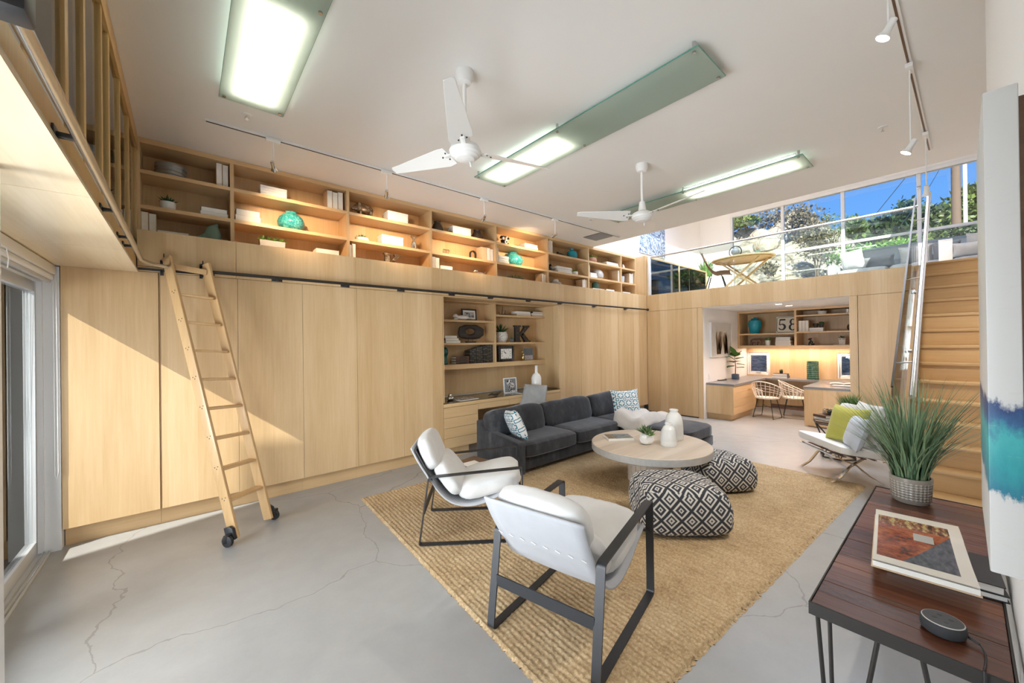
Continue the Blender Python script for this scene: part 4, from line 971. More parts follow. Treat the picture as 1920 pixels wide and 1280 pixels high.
loftpillow(11.85, -.32, zs+.26, .55, .48, .20, 'grey_pillow', math.radians(105), -.35, 'grey cushion at the right end of the loft sofa')
loftpillow(11.70, -.10, zs+.17, .42, .30, .15, 'beige_pillow', math.radians(95), -.5, 'small beige cushion leaning on the right loft cushions')
for k, (xa_, xb_) in enumerate(((1760, 1786), (1722, 1737))):
    pa = on(xa_, 480, 'X', 9.2); pb = on(xb_, 480, 'X', 9.2); zt_ = on(1770, 449, 'X', 9.2).z
    sd_ = thing('side_cube', ('white box side table in front of the loft sofa', 'white box side table half hidden by the handrail')[k], 'side table', (9.35, (pa.y+pb.y)/2, ZL))
    obj('box', MB().box(9.2, 9.5, pb.y, pa.y, ZL, zt_-.02), 'box_white', sd_, bevel=.004); obj('lid', MB().box(9.198, 9.502, pb.y-.002, pa.y+.002, zt_-.018, zt_), 'box_white', sd_, bevel=.003)

# ------------------------------------------------------------------ outdoors
m, nt, b = newmat('rock')
p = pos(nt); n1 = noisef(nt, p, .8, 6, .7); n2 = noisef(nt, p, 5, 5, .7); vr = nd(nt, 'TexVoronoi', {'Vector': scaled(nt, p, (1, 1, 1.8)), 'Scale': 1.3}, feature='DISTANCE_TO_EDGE').outputs[0]
c_ = ramp(nt, mth(nt, 'ADD', mth(nt, 'MULTIPLY', n1, .5), mth(nt, 'MULTIPLY', n2, .5)), [(.34, (.20, .155, .095)), (.45, (.43, .37, .27)), (.6, (.62, .555, .44)), (.75, (.72, .67, .56))])
c_ = mixc(nt, mth(nt, 'MULTIPLY', mth(nt, 'LESS_THAN', vr, .035), .65), c_, (.10, .075, .045))
nt.links.new(c_, b.inputs['Base Color']); b.inputs['Roughness'].default_value = .95; bump(nt, b, n2, .8, .12)
m, nt, b = newmat('dry_grass')
p = pos(nt); n2 = noisef(nt, scaled(nt, p, (1, 1, 3)), 7, 5, .7)
nt.links.new(ramp(nt, n2, [(.35, (.22, .20, .13)), (.5, (.48, .46, .36)), (.65, (.74, .72, .62))]), b.inputs['Base Color']); b.inputs['Roughness'].default_value = 1.0; bump(nt, b, n2, 1.0, .1)
def smooth(a, b2, x): t = max(0, min(1, (x-a)/(b2-a))); return t*t*(3-2*t)
def terr(X, Y):
    if X < 17.5: z = np.interp(X, [10.9, 12.4, 14.5, 17.5], [-.2, .1, 1.25, 3.1])
    else:
        c = smooth(1.6, 4.6, Y); z = 3.1+min((X-17.5)*(.10+1.05*c), .3+3.75*c)+max(0, X-21.3)*.08
    k = smooth(16.5, 18.5, X)
    q = Vector((X*.55, Y*.55, 1.3)); z += k*(abs(noise.noise(q*1.0))*1.2+noise.noise(q*2.7)*.45-.35)+.05*noise.noise(Vector((X, Y, 0))*2)
    return z
gx = list(np.linspace(10.95, 17, 14))+list(np.linspace(17.3, 23, 40))+list(np.linspace(24, 90, 14)); gyv = list(np.linspace(-22, -1, 14))+list(np.linspace(-.5, 12, 64))+list(np.linspace(13, 46, 16))
def tmesh(xs): 
    m_ = MB(); vs = [(X, Y, terr(X, Y)) for X in xs for Y in gyv]; n_ = len(gyv)
    return m_.add(vs, [(i*n_+j, (i+1)*n_+j, (i+1)*n_+j+1, i*n_+j+1) for i in range(len(xs)-1) for j in range(n_-1)])
k = next(i for i, x in enumerate(gx) if x >= 17)
tag(obj('bank', tmesh(gx[:k+1]), 'dry_grass', angle=60), 'dry grassy bank rising behind the house', 'ground', kind='structure')
tag(obj('hillside', tmesh(gx[k:]), 'rock', angle=50), 'pale sandstone hillside outside the loft window', 'ground', kind='structure')
rr = random.Random(5)
for k, (px_, py_, s_) in enumerate(((1392, 470, .55), (1410, 500, .7), (1440, 455, .6), (1455, 515, .6), (1480, 530, .5), (1388, 520, .6), (1500, 500, .5), (1425, 440, .5), (1400, 440, .6), (1462, 480, .45))):
    P = None
    for X in np.linspace(15, 23, 120):
        q = on(px_, py_, 'X', X)
        if terr(q.x, q.y) >= q.z: P = q; break
    if P is None: continue
    m_ = MB(); sd_ = rr.random()*50
    m_.ellipsoid((0, 0, 0), (s_, s_*1.1, s_*.75), 16, 10); m_.v = [tuple(Vector(v)*(1+.28*noise.noise(Vector(v)*1.6+Vector((sd_, 0, 0)))) ) for v in m_.v]
    o = tag(obj('boulder', m_, 'rock', angle=30), 'pale sandstone boulder on the hillside beyond the loft window', 'rock', 'boulders on the hillside'); o.location = (P.x+.15, P.y, P.z-.1)
def leafy(name, label, c, r, n, ls, mat, seed, trunk=None, cat='shrub', group=None, stems=5, clump=9):
    rr = random.Random(seed); c = Vector(c); t = thing(name, label, cat, (c.x, c.y, c.z-r[2] if trunk is None else trunk), group=group); m_ = MB(); cl = []
    for k in range(clump):
        a = rr.uniform(0, 2*PI); ph = math.acos(rr.uniform(-.6, 1)); q = .62*rr.random()**.5; cl.append((c+Vector((r[0]*q*math.sin(ph)*math.cos(a), r[1]*q*math.sin(ph)*math.sin(a), r[2]*q*math.cos(ph))), .35+.3*rr.random()))
    for k in range(n):
        cc, s_ = cl[k % clump]; a = rr.uniform(0, 2*PI); ph = math.acos(rr.uniform(-1, 1)); q = rr.random()**.4
        p_ = cc+Vector((r[0]*s_*q*math.sin(ph)*math.cos(a), r[1]*s_*q*math.sin(ph)*math.sin(a), r[2]*s_*q*math.cos(ph)))
        d_ = Vector((rr.gauss(0, 1), rr.gauss(0, 1), rr.gauss(0, 1)+.4)).normalized(); e_ = d_.cross(Vector((rr.gauss(0, 1), rr.gauss(0, 1), rr.gauss(0, 1)))).normalized(); l_ = ls*(.6+.8*rr.random())
        m_.add([p_, p_+d_*l_*.5+e_*l_*.28, p_+d_*l_, p_+d_*l_*.5-e_*l_*.28], [(0, 1, 2, 3)])
    obj('foliage', m_, mat, t, smooth=False)
    tr_ = MB(); zb = c.z-r[2]*1.0 if trunk is None else trunk
    for k in range(stems):
        e_ = cl[k % clump][0]; b0 = Vector((c.x+rr.uniform(-.06, .06)*r[0], c.y+rr.uniform(-.06, .06)*r[1], zb)); mid = b0.lerp(e_, .5)+Vector((rr.uniform(-.1, .1)*r[0], rr.uniform(-.1, .1)*r[1], 0)); w_ = .035*max(r[0], .6)
        tr_.tube([b0, mid, e_], [w_, w_*.7, w_*.3], 6)
    obj('trunk', tr_, 'bark', t)
def at(px_, py_, X): return on(px_, py_, 'X', X)
def bush(px_, py_, X, r, n, ls, mat, label, seed, **kw): leafy(kw.pop('name', 'shrub'), label, at(px_, py_, X), r, n, ls, mat, seed, **kw)
bush(1402, 416, 20.5, (.7, .9, .32), 1500, .17, 'tree_light', 'green scrub capping the rock at the left window pane', 21)
bush(1452, 412, 21.5, (.8, 1.0, .6), 900, .13, 'scrub_dry', 'brownish scrub tree above the rocks left of the first mullion', 22)
bush(1498, 420, 19.8, (.9, 1.0, .95), 1500, .12, 'scrub_dry', 'dry olive brown shrub in the second window pane', 23)
bush(1532, 462, 17.6, (.8, .9, 1.15), 1900, .10, 'scrub_dry', 'tall twiggy shrub standing beside the second mullion', 24)
bush(1562, 430, 18.6, (.5, .6, .9), 420, .08, 'tree_light', 'sparse bush rising behind the handrail', 25)
bush(1440, 505, 16.9, (.35, .4, .35), 500, .12, 'scrub_dry', 'small round bush on the rocks by the loft table', 26)
bush(1640, 482, 17.5, (.9, 1.3, .55), 2200, .14, 'leaf_bright', 'bright green hedge bush outside behind the loft sofa', 27)
bush(1695, 468, 19, (.9, 1.4, .55), 2000, .15, 'tree_light', 'leafy green bush in the third window pane', 28)
bush(1790, 446, 21, (.9, 1.6, .5), 2200, .14, 'tree_dark', 'dark hedge at the foot of the utility pole', 29)
for k, (px_, py_, X, r, mat, lab) in enumerate((
        (1662, 432, 38, (1.5, 1.7, 1.35), 'tree_dark', 'round dark tree in the middle of the third pane'), (1706, 420, 42, (1.5, 1.5, 2.2), 'tree_dark', 'tall dark tree just left of the third mullion'),
        (1625, 448, 46, (1.6, 2.2, 1.1), 'tree_light', 'pale distant tree low on the skyline'), (1757, 425, 44, (1.5, 1.9, 1.9), 'tree_dark', 'dark tree behind the utility pole'),
        (1828, 392, 34, (1.2, 1.2, 2.1), 'tree_light', 'large yellow green tree at the right edge of the window'), (1785, 440, 60, (2.0, 3.0, 1.6), 'tree_dark', 'distant dark trees below the wires'),
        (1602, 425, 30, (.45, .45, .7), 'tree_light', 'slim palm-like tree on the skyline beside the second mullion'))):
    c_ = at(px_, py_, X); leafy('tree', lab, c_, r, 2600, .36 if X > 32 else .3, mat, 40+k, trunk=max(3.0, terr(c_.x, c_.y)-.2), cat='tree', group='trees beyond the loft window', stems=4, clump=14)
c_ = at(1796, 440, 30); up_ = thing('utility_pole', 'wooden utility pole with a white conduit outside the loft window', 'pole', (c_.x, c_.y, 3.2))
obj('pole', MB().cyl((c_.x, c_.y+.06, 3.2), (c_.x, c_.y+.02, 15), .19, .15, n=12), 'bark', up_); obj('conduit', MB().cyl((c_.x-.05, c_.y-.25, 3.2), (c_.x-.05, c_.y-.27, 15), .075, n=10), 'plastic_white', up_)
for k, (a, b2) in enumerate((((1760, 320), (1690, 420)), ((1600, 440), (1700, 330)))):
    A, B = at(*a, 45), at(*b2, 31); single('overhead_wire', MB().tube([A, A.lerp(B, .5)-Vector((0, 0, .3)), B], .02, 5), 'black_metal', ('thin overhead wire beside the utility pole', 'thin overhead wire crossing the third pane')[k], 'wire')
rw = thing('retaining_wall', 'grey concrete garden wall outside behind the loft sofa', 'wall', (14.2, .5, 0))
pw = at(1620, 474, 14.2); pv = at(1834, 430, 14.2)
obj('wall', MB().box(14.2, 14.4, pv.y-.8, pw.y, .6, (pw.z+pv.z)/2-.06), 'exterior_stucco', rw); obj('coping', MB().box(14.17, 14.43, pv.y-.8, pw.y+.02, (pw.z+pv.z)/2-.06, (pw.z+pv.z)/2), 'plaster_grey', rw, bevel=.01)
# terrace on the left; unseen house-shaped block added to trim the sun patch
struct('terrace', MB().box(-16, XL-.15, -10, 12, -.16, -.03), 'deck_stone', label='pale stone terrace outside the sliding doors', cat='terrace')
nh = thing('sun_blocker', 'unseen house-shaped block added to shape the sun through the door', 'sun blocker', (-9, -3, -.03))
obj('wall', MB().prism([(-8.0, -14, -.03), (-8.0, 1.78, -.03), (-8.0, 1.78, 5.69), (-8.0, 1.56, 6.84), (-8.0, 1.56, 7.3), (-8.0, 1.34, 7.72), (-8.0, 1.34, 9.6), (-8.0, -14, 9.6)], (-3, -1.6, 0)), 'exterior_stucco', nh)
obj('roof', MB().prism([(-7.8, -14.2, 9.6), (-7.8, 1.34, 9.6), (-11.2, -.3, 9.6), (-11.2, -16, 9.6)], (0, 0, .25)), 'plaster_grey', nh)
for k in range(3): obj('window', MB().box(-7.999, -7.96, -2.5-3*k, -1.2-3*k, 1.0, 2.4), 'glass_tinted', nh)
leafy('garden_tree', 'leafy green tree on the terrace beyond the sliding door', (-4.4, 8.6, 3.0), (1.3, 1.0, 1.1), 2600, .2, 'tree_light', 77, trunk=-.03, cat='tree')
leafy('garden_hedge', 'clipped green hedge beyond the sliding door', (-4.2, 9.3, .3), (1.2, .4, .4), 1200, .14, 'tree_dark', 78, trunk=-.03)

gw = thing('bright_backdrop', 'added pale striped boards brightening the view through the sliding door', 'wall', (-4, 9.9, -.03))  # pale boards put in to lift the dark view through the door glass
for k in range(14): obj('board', MB().box(-7.0+.45*k, -6.58+.45*k, 9.8, 9.9-.03*(k % 2), -.03, 2.5), ('white_frame', 'alu_frame')[k % 3 == 0], gw)
# ------------------------------------------------------------------ jute rug
QA, QB, QC, QD = np.array([1.40, 4.165]), np.array([5.81, 4.03]), np.array([5.71, .698]), np.array([1.24, .93])
nr, nk, sub = 124, 92, 4; nu, nv = nr*sub+1, nk*sub+1
U, V = np.meshgrid(np.linspace(0, 1, nu), np.linspace(0, 1, nv), indexing='ij')
rs = np.random.RandomState(4)
P2 = ((1-U)*V)[..., None]*QA+(U*V)[..., None]*QB+(U*(1-V))[..., None]*QC+((1-U)*(1-V))[..., None]*QD
wob = np.zeros((nu, nv))
for fu, fv, am in ((9.1, 13.7, .10), (23.3, 31.1, .08), (51, 17, .05)): wob += am*np.sin(2*PI*(fu*U+rs.rand()))*np.sin(2*PI*(fv*V+rs.rand()))
ru = U*nr+wob*.9; rv = V*nk+wob*1.5; row = np.clip(np.floor(ru), 0, nr-1).astype(int); off = rs.rand(nr)[row]
tw = (rv+off+.55*(ru-row-.5)*np.where(row % 2 == 0, 1, -1)); kn = np.clip(np.floor(tw), 0, nk+2).astype(int); kh = (.75+.5*rs.rand(nr, nk+3))[row, kn]
Hh = .008+.0085*kh*np.abs(np.sin(PI*ru))**.7*(.35+.65*np.abs(np.sin(PI*tw))**.8)
Hh += .0018*rs.rand(nu, nv)
jit = (rs.rand(nu, nv, 2)-.5)*.004; edge = ((U < .004) | (U > .996) | (V < .006) | (V > .994))
jit[edge] *= 4; Hh[edge] = .001
co = np.concatenate([P2+jit, Hh[..., None]], -1).reshape(-1, 3)
idx = np.arange(nu*nv).reshape(nu, nv); fq = np.stack([idx[:-1, :-1], idx[1:, :-1], idx[1:, 1:], idx[:-1, 1:]], -1).reshape(-1, 4)
me = bpy.data.meshes.new('jute_rug'); me.vertices.add(len(co)); me.vertices.foreach_set('co', co.ravel()); me.loops.add(fq.size); me.loops.foreach_set('vertex_index', fq.ravel().astype(np.int32))
me.polygons.add(len(fq)); me.polygons.foreach_set('loop_start', np.arange(0, fq.size, 4, dtype=np.int32)); me.update(calc_edges=True); me.validate()
me.polygons.foreach_set('use_smooth', np.ones(len(fq), dtype=bool)); me.materials.append(MATS['jute'])
rug = bpy.data.objects.new('jute_rug', me); C.objects.link(rug); tag(rug, 'large braided natural jute rug under the seating group', 'rug')
ZF = .014    # where furniture feet rest on the rug

# ------------------------------------------------------------------ sofa
sf = thing('corner_sofa', 'charcoal velvet sofa with chaise, back to the desk niche', 'sofa', (4.4, 3.85, 0))
def velvet(nm, c, size, p=7, n=10, mat_=None, fn=None): return obj(nm, MB().soft(c, size, p, n, mat_, fn), 'velvet', sf)
SX0, SX1, CH0, CHF = 2.95, 6.07, 5.06, 2.37
obj('base', MB().box(SX0+.02, SX1-.02, 3.47, 4.20, .075, .245), 'velvet', sf, bevel=.02)
obj('chaise_base', MB().box(CH0+.01, 5.94, CHF+.03, 3.48, .085, .235), 'velvet', sf, bevel=.02)
armp = [(4.225, .07), (3.375, .07), (3.365, .43), (3.39, .455), (4.05, .515), (4.225, .615)]
obj('arm', MB().prism([(SX0, y, z) for y, z in armp], (.115, 0, 0)), 'velvet', sf, bevel=.022, seg=3); obj('arm', MB().prism([(SX1-.115, y, z) for y, z in [(4.225, .07), (3.60, .07), (3.60, .46), (4.225, .60)]], (.115, 0, 0)), 'velvet', sf, bevel=.022, seg=3)
obj('back_frame', MB().box(SX0+.10, SX1-.10, 4.09, 4.225, .20, .615), 'velvet', sf, bevel=.03, seg=3)
for x0, x1 in ((3.07, 4.06), (4.065, 5.055)):
    velvet('seat_cushion', ((x0+x1)/2, 3.755, .335), (x1-x0, .76, .19), 9)
velvet('chaise_cushion', ((CH0+5.945)/2, (CHF+4.12)/2, .325), (5.945-CH0, 4.12-CHF, .18), 9)
for x0, x1 in ((2.99, 3.975), (3.98, 5.06), (5.065, 5.955)):
    Rm = Matrix.Rotation(math.radians(-13), 4, 'X')
    velvet('back_cushion', ((x0+x1)/2, 4.01, .565), (x1-x0, .24, .40), 5, 12, Rm, lambda q: q*(1+.04*math.sin(q.x*9)))
for x, y in ((3.05, 3.52), (3.05, 4.14), (5.98, 4.14), (5.90, CHF+.09), (5.10, CHF+.09)): obj('leg', MB().bar((x, y, .0 if y > 4.1 else ZF), (x, y, .09), .05, .05), 'black_metal', sf)
def uv_xz(R_):
    Ri = R_.inverted()
    def f(co, n): q = Ri @ Vector(co); return (q.x+.5, q.z+.5)
    return f
def throwpillow(name, R_, w_, h_, t_, mat, label, cat='cushion', group=None, **kw):
    o = obj(name, MB().pillow(w_, h_, t_, 18, mat=R_), mat, uv=uv_xz(R_), **kw); recenter(tag(o, label, cat, group)); return o
R1 = Matrix.Translation((3.235, 3.755, .585)) @ Matrix.Rotation(math.radians(72), 4, 'Z') @ Matrix.Rotation(math.radians(-22), 4, 'X') @ Matrix.Rotation(math.radians(9), 4, 'Y')
throwpillow('patterned_cushion', R1, .43, .41, .15, 'fretwork_cloth', 'teal and white fretwork cushion leaning on the left sofa arm', group='teal fretwork cushions')
R2 = Matrix.Translation((5.52, 3.60, .615)) @ Matrix.Rotation(math.radians(-24), 4, 'Z') @ Matrix.Rotation(math.radians(-16), 4, 'X')
throwpillow('patterned_cushion', R2, .52, .46, .16, 'fretwork_cloth', 'teal and white fretwork cushion on the sofa chaise', group='teal fretwork cushions')
def thr(u_, v_):
    x = 4.98+.92*u_; y = 3.48-.50*v_
    z = .425+.07*math.exp(-((u_-.25)/.25)**2)*(1-v_*.3)+.045*math.sin(u_*9+v_*4)*.5+.03*math.sin(v_*8+u_*3)+.03
    if u_ < .08: z -= (.08-u_)*2.2; x += 0
    if v_ > .85: z -= (v_-.85)*.8
    return Vector((x, y, max(z, .30)))
m_ = MB().grid(thr, 34, 26); thb = tag(obj('throw_blanket', m_, 'throw_fur', angle=180), 'soft pale grey fur throw crumpled on the sofa chaise', 'blanket')
md = thb.modifiers.new('thick', 'SOLIDIFY'); md.thickness = .03; md.offset = -1; recenter(thb)

# ------------------------------------------------------------------ coffee table and what stands on it
TC = Vector((4.13, 2.385, 0)); TR = .665; TZ = .45
ctb = thing('coffee_table', 'round whitewashed wood coffee table on a thick drum pedestal', 'table', (TC.x, TC.y, ZF))
obj('tabletop', MB().lathe([(0, TZ), (TR-.006, TZ), (TR, TZ-.006)], (TC.x, TC.y, 0), 72), 'washed_wood', ctb)
obj('rim', MB().lathe([(TR, TZ-.006), (TR, TZ-.078), (TR-.01, TZ-.084), (0, TZ-.084)], (TC.x, TC.y, 0), 72), 'washed_edge', ctb)
obj('pedestal', MB().lathe([(.245, TZ-.084), (.245, ZF)], (TC.x, TC.y, 0), 48), 'washed_wood', ctb)
for k in range(24):
    a = 2*PI*k/24; obj('stave', MB().bar((TC.x+.245*math.cos(a), TC.y+.245*math.sin(a), ZF), (TC.x+.245*math.cos(a), TC.y+.245*math.sin(a), TZ-.084), .060, .008, up=(math.cos(a), math.sin(a), 0)), 'washed_wood', ctb, bevel=.001, seg=1)
def lidbook(name, label, c, rot, w_, d_, h_, cover, group=None, pagesides='x', z=None):
    t = thing(name, label, 'book', c, rot, group=group)
    m_ = MB(); m_.box(-w_/2, w_/2, -d_/2, d_/2, 0, .003); m_.box(-w_/2, w_/2, -d_/2, d_/2, h_-.003, h_); m_.box(-w_/2, -w_/2+.004, -d_/2, d_/2, .003, h_-.003)
    obj('cover', m_, cover, t, local=True); obj('page_block', MB().box(-w_/2+.004, w_/2-.005, -d_/2+.005, d_/2-.005, .003, h_-.003), 'paper', t, local=True)
    return t
# printed cover of the table book
m, nt, b = newmat('photo_cover')
o_ = objco(nt); n1 = noisef(nt, o_, 9, 5); n2 = noisef(nt, scaled(nt, o_, (14, 40, 1)), 1, 3); sp = nd(nt, 'SeparateXYZ', {0: o_})
c1 = ramp(nt, n1, [(.35, (.05, .08, .10)), (.5, (.10, .16, .24)), (.62, (.10, .14, .10)), (.75, (.30, .38, .48))]); c2 = ramp(nt, n2, [(.4, (.03, .026, .02)), (.6, (.20, .17, .12))])
nt.links.new(mixc(nt, mth(nt, 'LESS_THAN', sp.outputs[0], -.05), c1, c2), b.inputs['Base Color']); b.inputs['Roughness'].default_value = .2
p_ = on(1158, 822, 'Z', TZ); bk = lidbook('picture_book', 'hardback book with a landscape photo cover on the coffee table', (p_.x+.02, p_.y, TZ), math.radians(-37), .31, .22, .027, 'cover_white')
obj('printed_cover', MB().box(-.153, .153, -.108, .108, .027, .0275), 'photo_cover', bk, local=True)
p_ = on(1213, 832, 'Z', TZ); gp = thing('geode_planter', 'white faceted stone planter with succulents on the coffee table', 'plant', (p_.x, p_.y, TZ), math.radians(-20))
m_ = MB().soft((0, 0, .062), (.155, .115, .125), 3.2, 7); m_.v = [tuple(Vector(v)*(1+.10*noise.noise(Vector(v)*26))) for v in m_.v]; m_.v = [(x, y, max(z, 0)) for x, y, z in m_.v]
obj('pot', m_, 'stone_white', gp, local=True, angle=12)
def rosette(m_, c, r, n, up=.6, seed=1, w_=.3, layers=3):
    rr = random.Random(seed); c = Vector(c)
    for k in range(n):
        l_ = k % layers; a = k*2.399+rr.uniform(-.2, .2); el = .25+up*(l_/max(1, layers-1))+rr.uniform(-.1, .1); L_ = r*(1-.25*l_/layers)*(.8+.4*rr.random())
        d_ = Vector((math.cos(a)*math.cos(el), math.sin(a)*math.cos(el), math.sin(el))); s_ = Vector((-math.sin(a), math.cos(a), 0)); u_ = s_.cross(d_)*-1
        pts = [(0, .25), (.35, .9), (.7, .75), (1, .03)]; vs = []
        for t, ww in pts: q = c+d_*L_*t+Vector((0, 0, .15*L_*t*t)); vs += [q-s_*L_*w_*.5*ww, q+u_*L_*.09*ww, q+s_*L_*w_*.5*ww, q-u_*L_*.05*ww]
        m_.add(vs, [(4*i+j, 4*i+(j+1) % 4, 4*i+4+(j+1) % 4, 4*i+4+j) for i in range(3) for j in range(4)]+[(12, 13, 14, 15)])
    return m_
m_ = MB(); rosette(m_, (0, 0, .115), .105, 22, 1.0, 2, .30); rosette(m_, (-.03, .03, .13), .09, 14, 1.1, 3, .22); obj('succulents', m_, 'succulent', gp, local=True)
m_ = MB(); rosette(m_, (.01, -.045, .10), .07, 16, .5, 4, .36); obj('small_succulent', m_, 'leaf_bright', gp, local=True)
def lathed(name, prof, mat, label, cat, loc, parts=None, group=None, n=32, **kw):
    t = thing(name, label, cat, loc, group=group); obj('body', MB().lathe(prof, (0, 0, 0), n, **kw), mat, t, local=True)
    for nm, pf, mt in (parts or []): obj(nm, MB().lathe(pf, (0, 0, 0), n, **kw), mt, t, local=True)
    return t
m, nt, b = newmat('ribbed_ceramic'); sp = nd(nt, 'SeparateXYZ', {0: objco(nt)}); an = mth(nt, 'ARCTAN2', sp.outputs[1], sp.outputs[0])
gr = mth(nt, 'MULTIPLY', mth(nt, 'ABSOLUTE', mth(nt, 'SINE', mth(nt, 'MULTIPLY', an, 26))), mth(nt, 'MULTIPLY', mth(nt, 'GREATER_THAN', sp.outputs[2], .06), mth(nt, 'LESS_THAN', sp.outputs[2], .19)))
b.inputs['Base Color'].default_value = (.80, .80, .785, 1); b.inputs['Roughness'].default_value = .25; bump(nt, b, gr, .5, .006); nt.links.new(mixc(nt, mth(nt, 'MULTIPLY', mth(nt, 'GREATER_THAN', gr, .9), .35), (.80, .80, .785), (.52, .55, .56)), b.inputs['Base Color'])
p_ = on(1254, 835, 'Z', TZ)
lathed('ceramic_jar', [(0, .0), (.082, 0), (.09, .012), (.088, .10), (.078, .17), (.055, .215), (.038, .228), (.037, .24), (.043, .252), (.038, .257), (.03, .25), (.03, .2), (0, .19)], 'ribbed_ceramic', 'smaller white ribbed ceramic jar on the coffee table', 'vase', (p_.x, p_.y, TZ), group='white ceramic jars')
p_ = on(1258, 823, 'Z', TZ)
lathed('ceramic_jar', [(0, .0), (.098, 0), (.105, .014), (.104, .12), (.098, .22), (.082, .285), (.055, .315), (.046, .322), (.045, .338), (.053, .352), (.048, .358), (.038, .35), (.036, .3), (0, .29)], 'ribbed_ceramic', 'taller white ceramic jar standing behind the small jar', 'vase', (p_.x+.04, p_.y-.02, TZ), group='white ceramic jars')

# ------------------------------------------------------------------ poufs
def pouf(c, yaw, size, label, seed):
    def fn(q):
        s_ = 1+.05*noise.noise(q*4+Vector((seed, 0, 0))); top = max(0, q.z/(size[2]/2))
        return Vector((q.x*s_*(1-.10*top), q.y*s_*(1-.14*top), q.z*(1-.16*max(0, (q.x/(size[0]/2)))**2*top)))
    def uv(co, n):
        if abs(n.z) > .62: return (co.x, co.y+.31)
        if abs(n.y) > abs(n.x): return (co.x, co.z)
        return (co.y, co.z)
    t = thing('floor_pouf', label, 'pouf', (c[0], c[1], ZF), yaw, group='diamond patterned poufs')
    m_ = MB().soft((0, 0, size[2]/2), size, 5.2, 20, fn=fn); m_.v = [(x, y, max(z, 0)) for x, y, z in m_.v]
    b_ = obj('cover', m_, 'pouf_cloth', t, local=True, uv=uv, angle=180)
    R_ = size[0]/2*.80; S_ = size[1]/2*.80
    obj('piping', MB().tube([(R_*math.copysign(abs(math.cos(a))**.5, math.cos(a)), S_*math.copysign(abs(math.sin(a))**.5, math.sin(a)), .012) for a in [2*PI*q/48 for q in range(48)]], .006, 5, closed=True), 'pouf_piping', t, local=True)
plain('pouf_piping', (.05, .05, .06), .9)
pouf((3.33, 1.67), math.radians(-44), (.76, .66, .41), 'black and white diamond pouf, nearer one in front of the table', 1)
pouf((4.53, 1.79), math.radians(-34), (.64, .58, .36), 'black and white diamond pouf half under the table', 2)

# ------------------------------------------------------------------ sling armchairs
def fillet(pts, r, n=4):
    out_ = []; N_ = len(pts)
    for i in range(N_):
        p = Vector(pts[i]); a = Vector(pts[i-1])-p; b_ = Vector(pts[(i+1) % N_])-p; a0 = p+a.normalized()*r; b0 = p+b_.normalized()*r
        for k in range(n+1):
            t = k/n; out_.append((1-t)**2*a0+2*t*(1-t)*p+t*t*b0)
    return out_
SLP = [(-.055, .775), (.0, .66), (.075, .535), (.15, .41), (.26, .315), (.40, .285), (.55, .315), (.70, .385), (.82, .43)]
def slp(v_):
    t = v_*(len(SLP)-1); i = min(int(t), len(SLP)-2); f_ = t-i
    p0, p1, p2, p3 = [Vector(SLP[max(0, min(len(SLP)-1, j))]) for j in (i-1, i, i+1, i+2)]
    return .5*((2*p1)+(p2-p0)*f_+(2*p0-5*p1+4*p2-p3)*f_*f_+(3*p1-p0-3*p2+p3)*f_**3)
def armchair(loc, yaw, label):
    t = thing('sling_armchair', label, 'armchair', loc, yaw, group='white sling armchairs')
    W_ = .32; fl = []
    for s_ in (-1, 1):
        loop = fillet([(0, s_*W_, .005), (.84, s_*W_, .005), (.84, s_*W_, .60), (.08, s_*W_, .545)], .022)
        obj('side_frame', MB().strip(loop+[loop[0]], .048, .009, (0, 1, 0)), 'black_metal', t, local=True)
    obj('rear_rail', MB().bar((.038, -W_+.02, .27), (.038, W_-.02, .27), .009, .062), 'black_metal', t, local=True)
    obj('front_rod', MB().cyl((.835, -W_, .40), (.835, W_, .40), .009, n=10), 'black_metal', t, local=True)
    obj('top_rod', MB().cyl((-.033, -W_+.045, .758), (-.033, W_-.045, .758), .007, n=8), 'black_metal', t, local=True)
    for s_ in (-1, 1): obj('back_strut', MB().bar((.10, s_*(W_-.05), .50), (-.030, s_*(W_-.05), .755), .02, .008, up=(1, 0, 0)), 'black_metal', t, local=True)
    def sl_(u_, v_): q = slp(v_); w_ = (u_-.5)*2*(W_-.026+.03*max(0, .25-v_)); return Vector((q.x-.012*(1 if v_ < .3 else 0), w_, q.y-.008*math.sin(u_*PI)*math.sin(v_*PI)))
    so_ = obj('sling', MB().grid(sl_, 10, 34), 'linen_sling', t, local=True, angle=180); md = so_.modifiers.new('thick', 'SOLIDIFY'); md.thickness = .012; md.offset = -1
    st = MB()
    for k in range(8): y = -.26+.52*k/7; q = Vector((.052, y, .545)); st.bar(q+Vector((-.006, 0, 0)), q+Vector((-.010, .025, .010)), .003, .003)
    obj('stitching', st, 'cover_white', so_, local=True)
    wr = lambda s0: (lambda q: q*(1+.035*noise.noise(q*16+Vector((s0, 0, 0)))))
    obj('head_cushion', MB().soft((.064, 0, .700), (.145, .55, .30), 3.4, 12, Matrix.Rotation(math.radians(-24), 4, 'Y'), wr(1)), 'linen_white', t, local=True, angle=180)
    obj('back_cushion', MB().soft((.232, 0, .492), (.150, .57, .34), 3.6, 12, Matrix.Rotation(math.radians(-38), 4, 'Y'), wr(2)), 'linen_white', t, local=True, angle=180)
    obj('seat_cushion', MB().soft((.565, 0, .425), (.56, .575, .17), 4.0, 12, Matrix.Rotation(math.radians(-12), 4, 'Y'), wr(3)), 'linen_white', t, local=True, angle=180)
    return t
def place_rear(near, yaw): # near: world point of the rear corner on the chair's right (y = -.32)
    d_ = Vector((math.cos(yaw), math.sin(yaw))); n_ = Vector((-d_.y, d_.x)); c = Vector(near)+n_*.32; return (c.x, c.y, ZF)
armchair(place_rear((1.425, 2.86), math.radians(-37)), math.radians(-37), 'white sling armchair with black frame turned side-on near the sofa')
